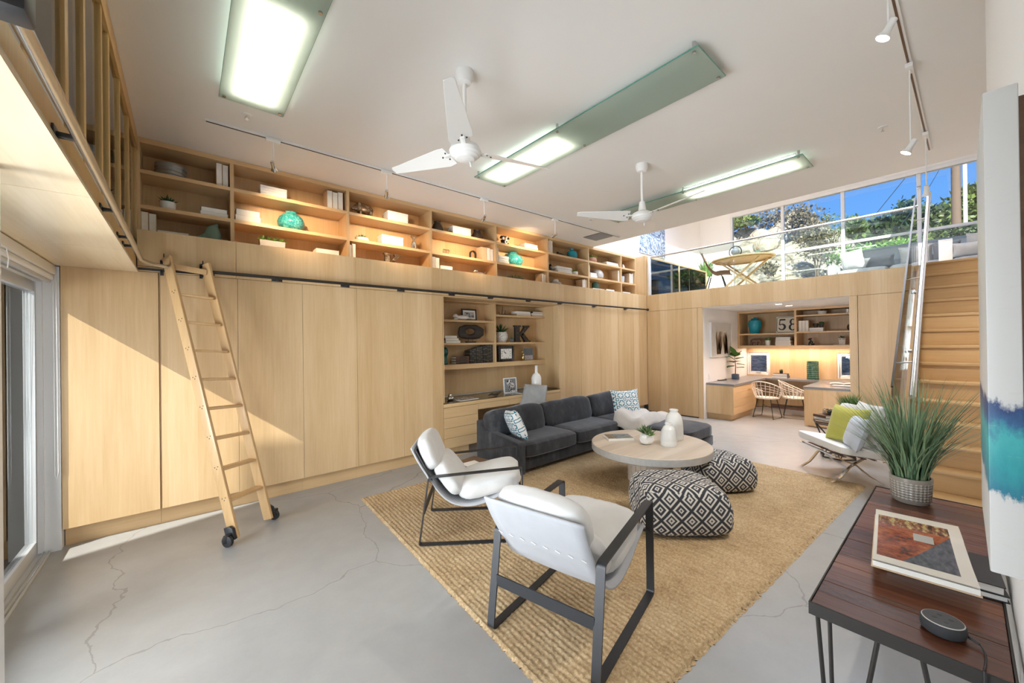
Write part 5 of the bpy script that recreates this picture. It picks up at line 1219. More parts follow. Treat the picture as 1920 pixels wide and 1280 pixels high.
armchair(place_rear((1.45, 1.13), math.radians(13)), math.radians(13), 'white sling armchair seen from behind at the front of the rug')
# low table between armchair and sofa, with a paper
p_ = on(888, 868, 'Z', .30); lt = thing('low_side_table', 'low brown wood side table between armchair and sofa', 'side table', (p_.x, p_.y, 0), math.radians(10))
obj('top', MB().box(-.20, .20, -.20, .20, .27, .30), 'brown_wood', lt, local=True, bevel=.004)
for a, b2 in ((-.17, -.17), (.17, -.17), (.17, .17), (-.17, .17)): obj('leg', MB().bar((a*.75, b2*.75, 0), (a, b2, .27), .035, .035), 'brown_wood', lt, local=True)
single('paper_sheet', MB().box(p_.x-.12, p_.x+.06, p_.y-.06, p_.y+.07, .3005, .304), 'paper', 'white sheet of paper on the low brown table', 'paper')

# ------------------------------------------------------------------ low lounge chair, wire table
fl_ = Vector((6.11, 1.43, 0)); wd = Vector((-.76, -.65, 0)); bk_ = Vector((.65, -.76, 0)); Wd, Dp = .86, .50
lo = thing('chrome_lounge_chair', 'low white leather lounge chair on crossed chrome legs', 'lounge chair', fl_+wd*Wd/2+bk_*Dp/2)
fz, bz = .375, .30
def LP(u_, v_, z): return fl_+wd*(Wd*u_)+bk_*(Dp*v_)+Vector((0, 0, z))
M4 = Matrix.Identity(4); ax = wd.normalized(); ay = bk_.normalized()
Mst = Matrix(((ax.x, ay.x, 0, 0), (ax.y, ay.y, 0, 0), (0, 0, 1, 0), (0, 0, 0, 1)))
sh_ = lambda q: Vector((q.x, q.y, q.z-(q.y/(Dp/2))*.035))
obj('seat_cushion', MB().soft(LP(.5, .5, .375), (Wd, Dp, .095), 10, 10, Mst, sh_), 'white_leather', lo)
bkc = MB().soft(LP(.5, 1.02, .60), (Wd, .10, .44), 10, 10, Mst @ Matrix.Rotation(math.radians(-14), 4, 'X')); obj('back_cushion', bkc, 'white_leather', lo)
for k in (.16, .84):
    A = LP(k, -.02, .012); B = LP(k, .35, .20); Cc = LP(k, 1.02, .33); obj('leg', MB().strip([A, A.lerp(B, .5)+Vector((0, 0, -.03)), B, B.lerp(Cc, .5)+Vector((0, 0, .05)), LP(k, 1.08, .62)], .032, .012, ax), 'chrome', lo)
    A = LP(k, .0, .33); B = LP(k, .45, .22); Cc = LP(k, 1.0, .012); obj('leg', MB().strip([A, A.lerp(B, .5)+Vector((0, 0, -.015)), B, B.lerp(Cc, .5)+Vector((0, 0, -.02)), Cc], .032, .012, ax), 'chrome', lo)
for v_, z in ((.02, .315), (.95, .27)): obj('cross_bar', MB().bar(LP(.1, v_, z), LP(.9, v_, z), .03, .012), 'chrome', lo)
for v_ in (.2, .4, .6, .8): obj('strap', MB().bar(LP(.12, v_, .322-.05*v_), LP(.88, v_, .322-.05*v_), .035, .006), 'brown_wood', lo)
yw = math.atan2(ax.y, ax.x)
def lp(u_, v_, z, yaw, tilt): return Matrix.Translation(LP(u_, v_, z)) @ Matrix.Rotation(yw+yaw, 4, 'Z') @ Matrix.Rotation(tilt, 4, 'X')
throwpillow('lime_cushion', lp(.66, .50, .635, .2, -.30), .46, .44, .17, 'lime_fabric', 'lime green cushion on the white lounge chair', group='cushions on the lounge chair')
throwpillow('white_cushion', lp(.78, .78, .69, 0, -.25), .44, .44, .12, 'linen_white', 'white cushion behind the lime cushion', group='cushions on the lounge chair')
throwpillow('pale_blue_cushion', lp(.95, .36, .60, -.3, -.30), .36, .38, .14, 'paleblue_fabric', 'pale blue cushion half hidden by the tall grass', group='cushions on the lounge chair')
HT = Vector((6.86, 1.13, 0)); HZ = .50; hexp = lambda r, z, o=0: [HT+Vector((r*math.cos(PI/3*k+o), r*math.sin(PI/3*k+o), z)) for k in range(6)]
ht_ = thing('wire_side_table', 'black geometric wire side table beside the lounge chair', 'side table', HT)
obj('top', MB().prism(hexp(.285, HZ-.025, .3), (0, 0, .025)), 'walnut_plate', ht_, bevel=.003)
obj('top_ring', MB().tube(hexp(.285, HZ-.035, .3), .008, 6, closed=True), 'black_metal', ht_); obj('base_ring', MB().tube(hexp(.20, .009, .3), .009, 6, closed=True), 'black_metal', ht_)
T_ = hexp(.28, HZ-.035, .3); B_ = hexp(.20, .009, .3); Md = hexp(.165, .24, .3+PI/6)
for k in range(6):
    for a, b2 in ((T_[k], Md[k]), (T_[k], Md[k-1]), (B_[k], Md[k]), (B_[k], Md[k-1])): obj('strut', MB().cyl(a, b2, .006, n=6), 'black_metal', ht_)
bp1 = HT+Vector((.03, .10, HZ)); lidbook('table_book', 'white hardback at the bottom of the pile on the wire table', bp1, math.radians(-38), .25, .19, .035, 'cover_white', 'books on the wire table'); lidbook('table_book', 'dark covered book on top of the pile on the wire table', bp1+Vector((-.01, .01, .035)), math.radians(-33), .26, .19, .035, 'cover_brown', 'books on the wire table')
cm = thing('vintage_camera', 'small silver metal camera on the books of the wire table', 'camera', bp1+Vector((.0, .0, .0702)), math.radians(-40))
obj('body', MB().box(-.065, .065, -.03, .03, 0, .075), 'silver', cm, local=True, bevel=.008); obj('lens', MB().cyl((-.01, -.03, .038), (-.01, -.06, .038), .026, n=18), 'gun_metal', cm, local=True); obj('viewfinder', MB().box(-.05, -.015, -.028, .02, .075, .088), 'silver', cm, local=True, bevel=.003); obj('winder', MB().cyl((.045, 0, .075), (.045, 0, .085), .012, n=12), 'silver', cm, local=True)
potted('grass_pot', 'striped white pot of dense green grass on the wire table', HT+Vector((.02, -.13, HZ)), [(0, 0), (.078, 0), (.084, .02), (.095, .14), (.086, .14), (.08, .12), (0, .12)], 'white_ceramic', blades(260, .075, .30, .13, 31, .008, c=(0, 0, .12), droop=.2), 'grass_green', .125, .082)

# ------------------------------------------------------------------ console table
KX0, KX1, KY0, KY1, KZ = 1.60, 3.15, -.085, .347, .75
cn = thing('console_table', 'reclaimed wood console table with hairpin legs by the wall', 'table', ((KX0+KX1)/2, (KY0+KY1)/2, 0))
npk = 17; wpk = (KX1-KX0-.012)/npk
for k in range(npk):
    x0 = KX0+.006+k*wpk; dz = RND.uniform(-.0012, .0006)
    obj('plank', MB().box(x0+.0007, x0+wpk-.0007, KY0+.006, KY1-.006, KZ-.024, KZ+dz), 'reclaimed', cn, bevel=.0012, seg=1)
fr = MB()
for q in ((KX0, KX0+.005, KY0, KY1), (KX1-.005, KX1, KY0, KY1)): fr.box(q[0], q[1], q[2], q[3], KZ-.04, KZ+.002)
for q in ((KY0, KY0+.005), (KY1-.005, KY1)): fr.box(KX0+.005, KX1-.005, q[0], q[1], KZ-.04, KZ+.002)
obj('steel_edge', fr, 'gun_metal', cn, bevel=.001, seg=1)
obj('underframe', MB().box(KX0+.006, KX1-.006, KY0+.006, KY1-.006, KZ-.036, KZ-.0245), 'gun_metal', cn)
for xx, sx_ in ((KX0+.02, 1), (KX1-.02, -1)):
    for yy, sy_ in ((KY1-.02, -1), (KY0+.02, 1)):
        foot = Vector((xx+sx_*.035, yy+sy_*.035, .006))
        for a in ((0, 0), (sx_*.17, 0), (0, sy_*.15)): obj('leg', MB().tube([(xx+a[0], yy+a[1], KZ-.036), foot+Vector((a[0]*.06, a[1]*.06, 0))], .0065, 8), 'gun_metal', cn)
m, nt, b = newmat('honeycomb_glaze'); sp = nd(nt, 'SeparateXYZ', {0: objco(nt)}); an = mth(nt, 'MULTIPLY', mth(nt, 'ARCTAN2', sp.outputs[1], sp.outputs[0]), 15.0); zz_ = mth(nt, 'MULTIPLY', sp.outputs[2], 230.0)
pt_ = mth(nt, 'MULTIPLY', mth(nt, 'SINE', mth(nt, 'ADD', an, zz_)), mth(nt, 'SINE', mth(nt, 'SUBTRACT', an, zz_))); ms = mth(nt, 'MULTIPLY', mth(nt, 'GREATER_THAN', sp.outputs[2], .022), mth(nt, 'LESS_THAN', sp.outputs[2], .115))
f_ = mth(nt, 'MULTIPLY', pt_, ms); nt.links.new(mixc(nt, mth(nt, 'MULTIPLY', mth(nt, 'GREATER_THAN', f_, .12), .7), (.30, .27, .23), (.54, .51, .46)), b.inputs['Base Color']); b.inputs['Roughness'].default_value = .22; bump(nt, b, f_, .6, .004)
p_ = on(1708, 938, 'Z', KZ)
fol = blades(460, .070, .60, .44, 51, .0062, seg=8, droop=.5, c=(0, 0, .118), hvar=.5)
fol.v = [(a, max(b_, -.085-p_.y), c_) for a, b_, c_ in fol.v]
potted('tall_grass_pot', 'tall arching grass in a beige honeycomb pot on the console', (p_.x, p_.y, KZ+.0005), [(0, 0), (.078, 0), (.082, .01), (.088, .018), (.094, .12), (.094, .136), (.086, .136), (.082, .12), (0, .118)], 'honeycomb_glaze', fol, 'grass_blue', .122, .084, sy=.9)
# open book lying on two closed ones
c4 = [on(*q, 'Z', KZ+.075) for q in ((1658, 960), (1815, 997), (1815, 1100), (1617, 1044))]
bc_ = sum(c4, Vector())/4; ex = (c4[2]-c4[3]).normalized(); byaw = math.atan2(ex.y, ex.x); bw = ((c4[1]-c4[0]).length+(c4[2]-c4[3]).length)/2; bd_ = ((c4[3]-c4[0]).length+(c4[2]-c4[1]).length)/2
lidbook('closed_book', 'black book at the bottom under the open picture book', (bc_.x-.03, bc_.y-.05, KZ+.0005), byaw+.05, .30, .24, .022, 'cover_black', 'closed books under the open book'); lidbook('closed_book', 'glossy dark book directly under the open picture book', (bc_.x-.02, bc_.y-.045, KZ+.023), byaw-.03, .31, .25, .030, 'cover_black', 'closed books under the open book')
ob = thing('open_book', 'open picture book showing a red room photo on the console', 'book', (bc_.x, bc_.y, KZ+.0535), byaw)
obj('cover', MB().box(-bw/2-.004, bw/2+.004, -bd_/2-.004, bd_/2+.004, 0, .004), 'cover_tan', ob, local=True)
def page(u_, v_): return Vector(((u_-.5)*bw, (v_-.5)*bd_, .022+.012*abs(math.sin((v_-.30)*2.6))*(1 if v_ > .70 else .6)-.006*max(0, (v_-.9))*10*.3))
pg = MB().grid(page, 10, 22); n0 = len(pg.v)
obj('page_block', MB().box(-bw/2, bw/2, -bd_/2, bd_/2, .004, .0215), 'paper', ob, local=True); 
m, nt, b = newmat('book_photo'); o_ = objco(nt); sp = nd(nt, 'SeparateXYZ', {0: o_}); n1 = noisef(nt, o_, 17, 4, .7); n2 = noisef(nt, scaled(nt, o_, (60, 20, 1)), 1, 4)
xx = mth(nt, 'DIVIDE', sp.outputs[0], bw); yy = mth(nt, 'DIVIDE', sp.outputs[1], bd_)
red = ramp(nt, n1, [(.35, (.08, .02, .015)), (.5, (.34, .075, .03)), (.62, (.42, .14, .05)), (.78, (.62, .42, .16))]); grey = ramp(nt, n2, [(.3, (.05, .055, .07)), (.7, (.16, .16, .19))])
c_ = mixc(nt, mth(nt, 'GREATER_THAN', mth(nt, 'ADD', xx, mth(nt, 'MULTIPLY', yy, -.9)), .17), red, grey)
c_ = mixc(nt, mth(nt, 'MULTIPLY', mth(nt, 'MULTIPLY', mth(nt, 'GREATER_THAN', xx, -.05), mth(nt, 'LESS_THAN', xx, .17)), mth(nt, 'MULTIPLY', mth(nt, 'GREATER_THAN', yy, .02), mth(nt, 'LESS_THAN', yy, .15))), c_, (.48, .47, .45))
shelf = ramp(nt, n2, [(.35, (.05, .03, .02)), (.5, (.30, .12, .07)), (.62, (.60, .48, .20)), (.72, (.10, .12, .13))]); c_ = mixc(nt, mth(nt, 'GREATER_THAN', yy, .20), c_, shelf)
pic = mth(nt, 'MULTIPLY', mth(nt, 'MULTIPLY', mth(nt, 'GREATER_THAN', xx, -.46), mth(nt, 'LESS_THAN', xx, .36)), mth(nt, 'MULTIPLY', mth(nt, 'GREATER_THAN', yy, -.40), mth(nt, 'LESS_THAN', yy, .37)))
nt.links.new(mixc(nt, pic, (.80, .76, .69), c_), b.inputs['Base Color']); b.inputs['Roughness'].default_value = .25
obj('printed_page', pg, 'book_photo', ob, local=True, angle=180)
# smart speaker
p_ = on(1768, 1172, 'Z', KZ+.02); sk_ = thing('smart_speaker', 'small charcoal puck smart speaker on the console', 'speaker', (p_.x, p_.y, KZ+.0006))
obj('body', MB().lathe([(0, 0), (.040, 0), (.047, .006), (.0495, .02), (.0475, .034), (.0455, .037)], (0, 0, 0), 40), 'speaker_cloth', sk_, local=True)
obj('light_ring', MB().lathe([(.0455, .037), (.0445, .0385), (.043, .0388)], (0, 0, 0), 40), 'grey_ceramic', sk_, local=True); top_ = obj('top_plate', MB().lathe([(.043, .0388), (.038, .0402), (0, .0408)], (0, 0, 0), 40), 'speaker_top', sk_, local=True)
for a in range(4): obj('button', MB().lathe([(0, .0414), (.0055, .0412), (.006, .0405)], (.018*math.cos(a*PI/2+.4), .018*math.sin(a*PI/2+.4), 0), 12), 'black_metal', top_, local=True)
q0 = Vector((p_.x, p_.y, KZ)); cd = [q0+Vector((.0, -.049, .014)), q0+Vector((-.012, -.07, .010)), q0+Vector((-.05, -.079, .006)), q0+Vector((-.10, -.078, .006)), Vector((KX0-.004, q0.y-.075, KZ+.008)), Vector((KX0-.012, q0.y-.075, KZ-.03)), Vector((KX0-.012, q0.y-.07, .35)), Vector((KX0+.02, q0.y-.08, .01))]
spc = []
for i in range(len(cd)-1):
    a_, b_, c2, d_ = cd[max(0, i-1)], cd[i], cd[i+1], cd[min(len(cd)-1, i+2)]
    for k in range(5): t = k/5; spc.append(.5*((2*b_)+(c2-a_)*t+(2*a_-5*b_+4*c2-d_)*t*t+(3*b_-a_-3*c2+d_)*t**3))
pc = thing('power_cord', 'black cord of the speaker hanging over the console edge', 'cord', spc[-1]); obj('cable', MB().tube(spc+[cd[-1]], .0023, 6), 'rubber', pc); obj('plug', MB().cyl(cd[0], cd[1], .0042, .0035, n=10), 'rubber', pc)

# ------------------------------------------------------------------ canvas on the right wall
m, nt, b = newmat('abstract_canvas'); p = pos(nt); sp = nd(nt, 'SeparateXYZ', {0: p}); nz = noisef(nt, scaled(nt, p, (6, 30, 12)), 1.4, 5, .7); n2 = noisef(nt, scaled(nt, p, (4, 14, 60)), 1.5, 3, .6)
zz_ = mth(nt, 'ADD', sp.outputs[2], mth(nt, 'MULTIPLY', mth(nt, 'SUBTRACT', nz, .5), .11))
band = ramp(nt, mth(nt, 'DIVIDE', mth(nt, 'SUBTRACT', zz_, 1.28), .26), [(0, (.56, .555, .535)), (.17, (.56, .555, .535)), (.22, (.02, .16, .24)), (.38, (.025, .27, .30)), (.62, (.05, .36, .37)), (.74, (.03, .10, .22)), (.86, (.02, .05, .15)), (.93, (.56, .555, .535)), (1, (.56, .555, .535))])
dirt = mth(nt, 'GREATER_THAN', n2, .66); nt.links.new(mixc(nt, mth(nt, 'MULTIPLY', dirt, .10), band, (.45, .42, .38)), b.inputs['Base Color']); b.inputs['Roughness'].default_value = .45; bump(nt, b, n2, .15, .002)
cv = thing('abstract_painting', 'thick white canvas with teal and navy brush strokes on the right wall', 'painting', (1.45, -.06, 1.18))
obj('canvas', MB().box(1.20, 1.66, -.0745, -.0312, 1.178, 2.12), 'abstract_canvas', cv, bevel=.003)
obj('stretcher', MB().box(1.22, 1.64, -.084, -.0747, 1.20, 2.10), 'brown_wood', cv); obj('hanger', MB().box(1.40, 1.44, -.0995, -.0842, 2.02, 2.05), 'steel', cv)
# ------------------------------------------------------------------ things on the shelves
BAY = ['first', 'second', 'third', 'fourth', 'fifth', 'sixth', 'seventh', 'last']
ROW = ['lowest', 'middle', 'top']
YI = YB+.045
def sxz(px_, py_, Y=YI): q = on(px_, py_, 'Y', Y); return q.x, q.z
def where(bay, row): return '%s shelf, %s bookcase bay' % (ROW[row], BAY[bay])
BG = 'books on the long bookcase'
def upright(px0, px1, ytop, row, bay, n, word, cover='cover_white', Y=YI, z0=None, dep=.17, place=None, group=BG):
    x0, zt = sxz(px0, ytop, Y); x1, _ = sxz(px1, ytop, Y); z0 = ZS[row] if z0 is None else z0; h = zt-z0; w_ = (x1-x0)/n
    for k in range(n):
        hh = h*(1-.03*((k*7+bay) % 3)); a, b_ = x0+k*w_+.0015, x0+(k+1)*w_-.0015; pl = place or where(bay, row)
        od = ('' if n == 1 else (('left ', 'right ') if n == 2 else ('left ', 'middle ', 'right '))[k] if n <= 3 else '')
        t = thing('book', '%sstanding %s book, %s%s' % (od, word, pl, ''), 'book', ((a+b_)/2, Y+dep/2, z0), group=group)
        m_ = MB(); m_.box(a, a+.0028, Y, Y+dep, z0, z0+hh); m_.box(b_-.0028, b_, Y, Y+dep, z0, z0+hh); m_.box(a+.0028, b_-.0028, Y+dep-.003, Y+dep, z0, z0+hh)
        obj('cover', m_, 'cover_tan' if cover == 'cover_white' else cover, t)
        obj('page_block', MB().box(a+.0028, b_-.0028, Y+.002, Y+dep-.003, z0+.002, z0+hh-.004), 'paper' if cover == 'cover_white' else cover, t)
def flat(px0, px1, ytop, row, bay, n, word, Y=YI, z0=None, dep=.16, cover='cover_white', place=None, group=BG, yaw=0):
    x0, zt = sxz(px0, ytop, Y); x1, _ = sxz(px1, ytop, Y); z0 = ZS[row] if z0 is None else z0; h = max(.012, (zt-z0)/n)
    for k in range(n):
        od = ('' if n == 1 else (('lower ', 'upper ') if n == 2 else ('bottom ', 'middle ', 'top '))[k] if n <= 3 else ('lowest ', 'second ', 'third ', 'fourth ', 'fifth ', 'top ')[k]); sh_ = .004*((k*5) % 3); za = z0+k*h; zb = za+h
        t = thing('book', '%slying %s book, %s' % (od, word, place or where(bay, row)), 'book', ((x0+x1)/2, Y+dep/2, za), group=group)
        m_ = MB(); m_.box(x0+sh_, x1-sh_, Y+sh_, Y+dep, za, za+.0028); m_.box(x0+sh_, x1-sh_, Y+sh_, Y+dep, zb-.0030, zb-.0004); m_.box(x0+sh_, x1-sh_, Y+dep-.003, Y+dep, za+.0028, zb-.003)
        obj('cover', m_, 'cover_grey' if cover == 'cover_white' and k % 2 else cover, t); obj('page_block', MB().box(x0+sh_+.003, x1-sh_-.003, Y+sh_+.002, Y+dep-.003, za+.0028, zb-.003), 'paper', t)
def boxes(px0, px1, ytop, row, bay, n=2, dep=.17):
    x0, zt = sxz(px0, ytop); x1, _ = sxz(px1, ytop); h = (zt-ZS[row])/n
    for k in range(n):
        za = ZS[row]+k*h; t = thing('storage_box', '%swhite storage box, %s' % (('lower ', 'upper ')[k] if n == 2 else '', where(bay, row)), 'box', ((x0+x1)/2, YI+dep/2, za), group='white boxes on the long bookcase')
        obj('body', MB().box(x0+.002, x1-.002, YI+.002, YI+dep-.002, za, za+h*.55), 'box_white', t, bevel=.001, seg=1); obj('lid', MB().box(x0, x1, YI, YI+dep, za+h*.56, za+h-.001), 'box_white', t, bevel=.002, seg=1)
def blob(name, label, cat, loc, rot, shapes, mat, voxel=.004, parts=None, group=None):
    "figurine: soft lumps fused into one skin"
    t = thing(name, label, cat, loc, rot, group=group); m_ = MB()
    for sh_ in shapes:
        if sh_[0] == 'e': m_.ellipsoid(sh_[1], sh_[2], 14, 9, Matrix.Rotation(sh_[3], 4, sh_[4]) if len(sh_) > 3 else None)
        else: m_.tube(sh_[1], sh_[2], 9)
    b_ = obj('body', m_, mat, t, local=True, angle=180); md = b_.modifiers.new('fuse', 'REMESH'); md.mode = 'VOXEL'; md.voxel_size = voxel; md.use_smooth_shade = True
    sm = b_.modifiers.new('soft', 'SMOOTH'); sm.iterations = 4; sm.factor = .5
    for nm, mb_, mt in (parts or []): obj(nm, mb_, mt, t, local=True)
    return t
def bowlplant(px0, px1, ytop, row, bay, mat, label, prof=None, fol='succulent', seed=1, ypot=None, Y=YI, z0=None, kind='rosette', sy=1, name='succulent_pot'):
    x0, zt = sxz(px0, ytop, Y); x1, _ = sxz(px1, ytop, Y); z0 = ZS[row] if z0 is None else z0; zp = sxz(px0, ypot, Y)[1]-z0; r = (x1-x0)/2; m_ = MB()
    if kind == 'rosette': rosette(m_, (0, 0, zp-.01), min(.12, max(.05, (zt-z0-zp)*1.05)), 20, 1.0, seed, .26); rosette(m_, (r*.35, -r*.2, zp-.01), .05, 12, .8, seed+1, .3); rosette(m_, (-r*.45, 0, zp-.01), .05, 12, .8, seed+2, .3)
    else: m_ = blades(120, r*.8, zt-z0-zp, r*1.1, seed, .007, c=(0, 0, zp-.01), droop=.4)
    pf = prof or [(0, 0), (.72, 0), (.95, .25), (1.0, .85), (1.0, 1), (.9, 1), (.85, .8), (0, .8)]
    return potted(name, label, ((x0+x1)/2, Y+r*sy+.01, z0), [(a*r, b_*zp) for a, b_ in pf], mat, m_, fol, zp*.86, r*.86, sy=sy, n=24)
def vase(px0, px1, ytop, row, bay, mat, label, prof, Y=YI, z0=None, name='vase', parts=None):
    x0, zt = sxz(px0, ytop, Y); x1, _ = sxz(px1, ytop, Y); z0 = ZS[row] if z0 is None else z0; r = (x1-x0)/2; h = zt-z0
    return lathed(name, [(a*r, b_*h) for a, b_ in prof], mat, label, 'vase', ((x0+x1)/2, Y+r+.01, z0), parts=[(n_, [(a*r, b_*h) for a, b_ in pf], mt) for n_, pf, mt in (parts or [])])
# --- bay 1
x0, zt = sxz(288, 296); x1, _ = sxz(350, 296); rt = (x1-x0)/2; hh = (zt-ZS[2])
tb_ = thing('metal_tin', 'round weathered galvanised tin with ridged bands, %s' % where(0, 2), 'tin', ((x0+x1)/2, YI+rt, ZS[2]))
obj('body', MB().lathe([(0, 0), (rt*.98, 0), (rt, .01), (rt*.97, hh*.40), (rt*1.01, hh*.43), (rt*1.01, hh*.49), (rt*.97, hh*.52), (rt*.97, hh*.72)], (0, 0, 0), 36), 'galvanised', tb_, local=True)
obj('lid', MB().lathe([(rt*1.01, hh*.70), (rt*1.02, hh*.74), (rt*1.01, hh*.95), (rt*.97, hh), (0, hh*.99)], (0, 0, 0), 36), 'galvanised', tb_, local=True); obj('band', MB().tube([(rt*1.0*math.cos(a), rt*1.0*math.sin(a), hh*.2) for a in [2*PI*q/36 for q in range(36)]], .005, 6, closed=True), 'galvanised', tb_, local=True)
upright(405, 428, 304, 2, 0, 2, 'white'); bowlplant(298, 330, 358, 1, 0, 'white_ceramic', 'ribbed white pot with a spiky succulent, middle shelf, first bay', fol='leaf_dark', ypot=373, seed=5)
flat(375, 428, 385, 1, 0, 2, 'white'); upright(264, 293, 395, 0, 0, 2, 'white'); flat(295, 354, 430.5, 0, 0, 1, 'white')
xa, zt = sxz(395, 418); fz_ = zt-ZS[0]
blob('fish_sculpture', 'sage green ceramic fish, lowest shelf, first bookcase bay', 'sculpture', (xa, YI+.06, ZS[0]), 0, [('e', (.02, 0, fz_*.50), (.075, .03, fz_*.48)), ('e', (-.085, 0, fz_*.38), (.035, .012, fz_*.22), .9, 'Y'), ('e', (-.035, 0, fz_*.42), (.05, .02, fz_*.22)), ('e', (.03, 0, fz_*.85), (.03, .012, fz_*.25), .5, 'Y'), ('e', (.02, 0, .02), (.05, .035, .02))], 'sage_ceramic', .006)
# --- bay 2
boxes(488, 538, 345, 2, 1); upright(613, 643, 354.5, 2, 1, 3, 'white'); flat(441, 489, 389, 1, 1, 2, 'white')
m, nt, b = newmat('speckled_teal'); n1 = noisef(nt, objco(nt), 55, 3, .7); n2 = noisef(nt, objco(nt), 9, 3); nt.links.new(ramp(nt, mth(nt, 'ADD', mth(nt, 'MULTIPLY', n1, .65), mth(nt, 'MULTIPLY', n2, .35)), [(.36, (.012, .17, .19)), (.5, (.035, .36, .38)), (.62, (.20, .58, .56))]), b.inputs['Base Color']); b.inputs['Roughness'].default_value = .22; bump(nt, b, n1, .12, .003)
RNDV = [(0, 0), (.45, 0), (.75, .12), (.97, .34), (1, .50), (.88, .70), (.60, .86), (.42, .92), (.40, .97), (.45, 1), (.36, .99), (.34, .92), (0, .86)]
vase(524, 576, 386.5, 1, 1, 'speckled_teal', 'large round teal vase, middle shelf, second bookcase bay', RNDV)
xa, zt = sxz(487, 438); xb, _ = sxz(535, 445); zp = sxz(490, 448)[1]-ZS[0]; pl_ = thing('trough_planter', 'grey concrete trough of succulents, lowest shelf, second bay', 'plant', ((xa+xb)/2, YI+.06, ZS[0])); w_ = xb-xa
obj('trough', MB().prism([(-w_/2*.94, -.05, 0), (w_/2*.94, -.05, 0), (w_/2*.94, .05, 0), (-w_/2*.94, .05, 0)], (0, 0, .001)).prism([(-w_/2, -.055, zp), (w_/2, -.055, zp), (w_/2*.94, -.05, 0), (-w_/2*.94, -.05, 0)], (0, .105, 0)), 'plaster_grey', pl_, local=True)
m_ = MB(); [rosette(m_, (-w_/2*.75+k*w_*.25, -.005, zp-.005), .07, 12, .6, 60+k, .34) for k in range(4)]; obj('foliage', m_, 'leaf_bright', pl_, local=True)
flat(593, 636, 464.5, 0, 1, 1, 'pale')
# --- bay 3
xa, zt = sxz(686, 378); ph = zt-ZS[2]
m, nt, b = newmat('rusted_metal'); n1 = noisef(nt, objco(nt), 24, 4, .7); nt.links.new(ramp(nt, n1, [(.3, (.06, .035, .02)), (.5, (.22, .14, .08)), (.62, (.42, .36, .28)), (.75, (.12, .10, .08))]), b.inputs['Base Color']); b.inputs['Roughness'].default_value = .35; b.inputs['Metallic'].default_value = .7
blob('metal_pig', 'patchwork metal pig figurine, top shelf, third bookcase bay', 'figurine', (xa+.0, YI+.08, ZS[2]), math.radians(8), [('e', (.02, 0, ph*.58), (.115, .06, ph*.38)), ('e', (-.09, 0, ph*.55), (.055, .042, ph*.26)), ('t', [(-.12, 0, ph*.5), (-.165, 0, ph*.42)], [.028, .016])]+[('t', [(sx_, sy_, ph*.4), (sx_*1.05, sy_, 0)], [.017, .012]) for sx_ in (-.06, .09) for sy_ in (-.035, .035)]+[('e', (-.075, s_, ph*.86), (.022, .010, .02)) for s_ in (-.03, .03)], 'rusted_metal', .006)
boxes(727, 765, 393.5, 2, 2); bowlplant(670, 696, 432, 1, 2, 'white_ceramic', 'low white bowl with small cacti, middle shelf, third bay', fol='leaf_fig', ypot=441, seed=9, prof=[(0, 0), (.7, 0), (.98, .35), (1, .6), (.9, .98), (.8, 1), (0, .8)])
boxes(716, 756, 438.5, 1, 2)
def sitdog(h): return [('e', (.005, 0, h*.36), (h*.17, h*.15, h*.28), -.25, 'Y'), ('e', (-.02, 0, h*.76), (h*.17, h*.14, h*.15)), ('e', (-.02-h*.16, 0, h*.71), (h*.10, h*.075, h*.07)), ('e', (.03, 0, h*.13), (h*.2, h*.2, h*.13))]+[('t', [(-.03, s_*h*.09, h*.42), (-.045, s_*h*.09, .0)], [h*.055, h*.05]) for s_ in (-1, 1)]+[('e', (.0, s_*h*.15, h*.84), (h*.06, h*.05, h*.13), .3, 'Y') for s_ in (-1, 1)]
xa, zt = sxz(779, 438); blob('silver_dog', 'shiny silver sitting dog figurine, middle shelf, third bay', 'figurine', (xa, YI+.06, ZS[1]), math.radians(70), sitdog(zt-ZS[1]), 'silver', .005)
upright(653, 667, 455, 0, 2, 2, 'white')
def letter_k(name, label, x0, x1, z0, z1, Y, mat, dep=.045, facemat=None):
    t = thing(name, label, 'letter', ((x0+x1)/2, Y+dep/2, z0)); W_, H_ = x1-x0, z1-z0
    pts = {'stem': [(.06, 0), (.34, 0), (.34, .0), (.34, 1), (.06, 1)], 'upper_arm': [(.34, .42), (.72, 1), (.98, 1), (.98, .94), (.56, .44), (.44, .36)], 'lower_arm': [(.42, .48), (.58, .56), (1.0, .06), (1.0, 0), (.72, 0)]}
    for nm, pl in pts.items(): obj(nm, MB().prism([(x0+W_*a, Y, z0+H_*b_) for a, b_ in pl], (0, dep, 0)), mat, t, bevel=.0012, seg=1)
    for a0, a1, b0 in ((0, .42, 0), (0, .42, .91), (.62, 1.0, .91), (.66, 1.06, 0)): obj('serif', MB().box(x0+W_*a0, x0+W_*a1, Y+.001, Y+dep-.001, z0+H_*b0, z0+H_*(b0+.09)), mat, t, bevel=.001, seg=1)
    if facemat:
        bu = MB()
        for a, b_ in ((.2, .1), (.2, .32), (.2, .55), (.2, .78), (.2, .93), (.55, .62), (.7, .82), (.6, .38), (.78, .2), (.88, .06)): obj('bulb', MB().ellipsoid((x0+W_*a, Y-.002, z0+H_*b_), (.006, .006, .006), 8, 6), facemat, t)
    return t
xa, zt = sxz(721, 472.5); xb, _ = sxz(753, 478); letter_k('letter_sign', 'rusty marquee letter K on the lowest shelf, third bay', xa, xb, ZS[0], zt, YI+.02, 'rusted_metal', facemat='brass')
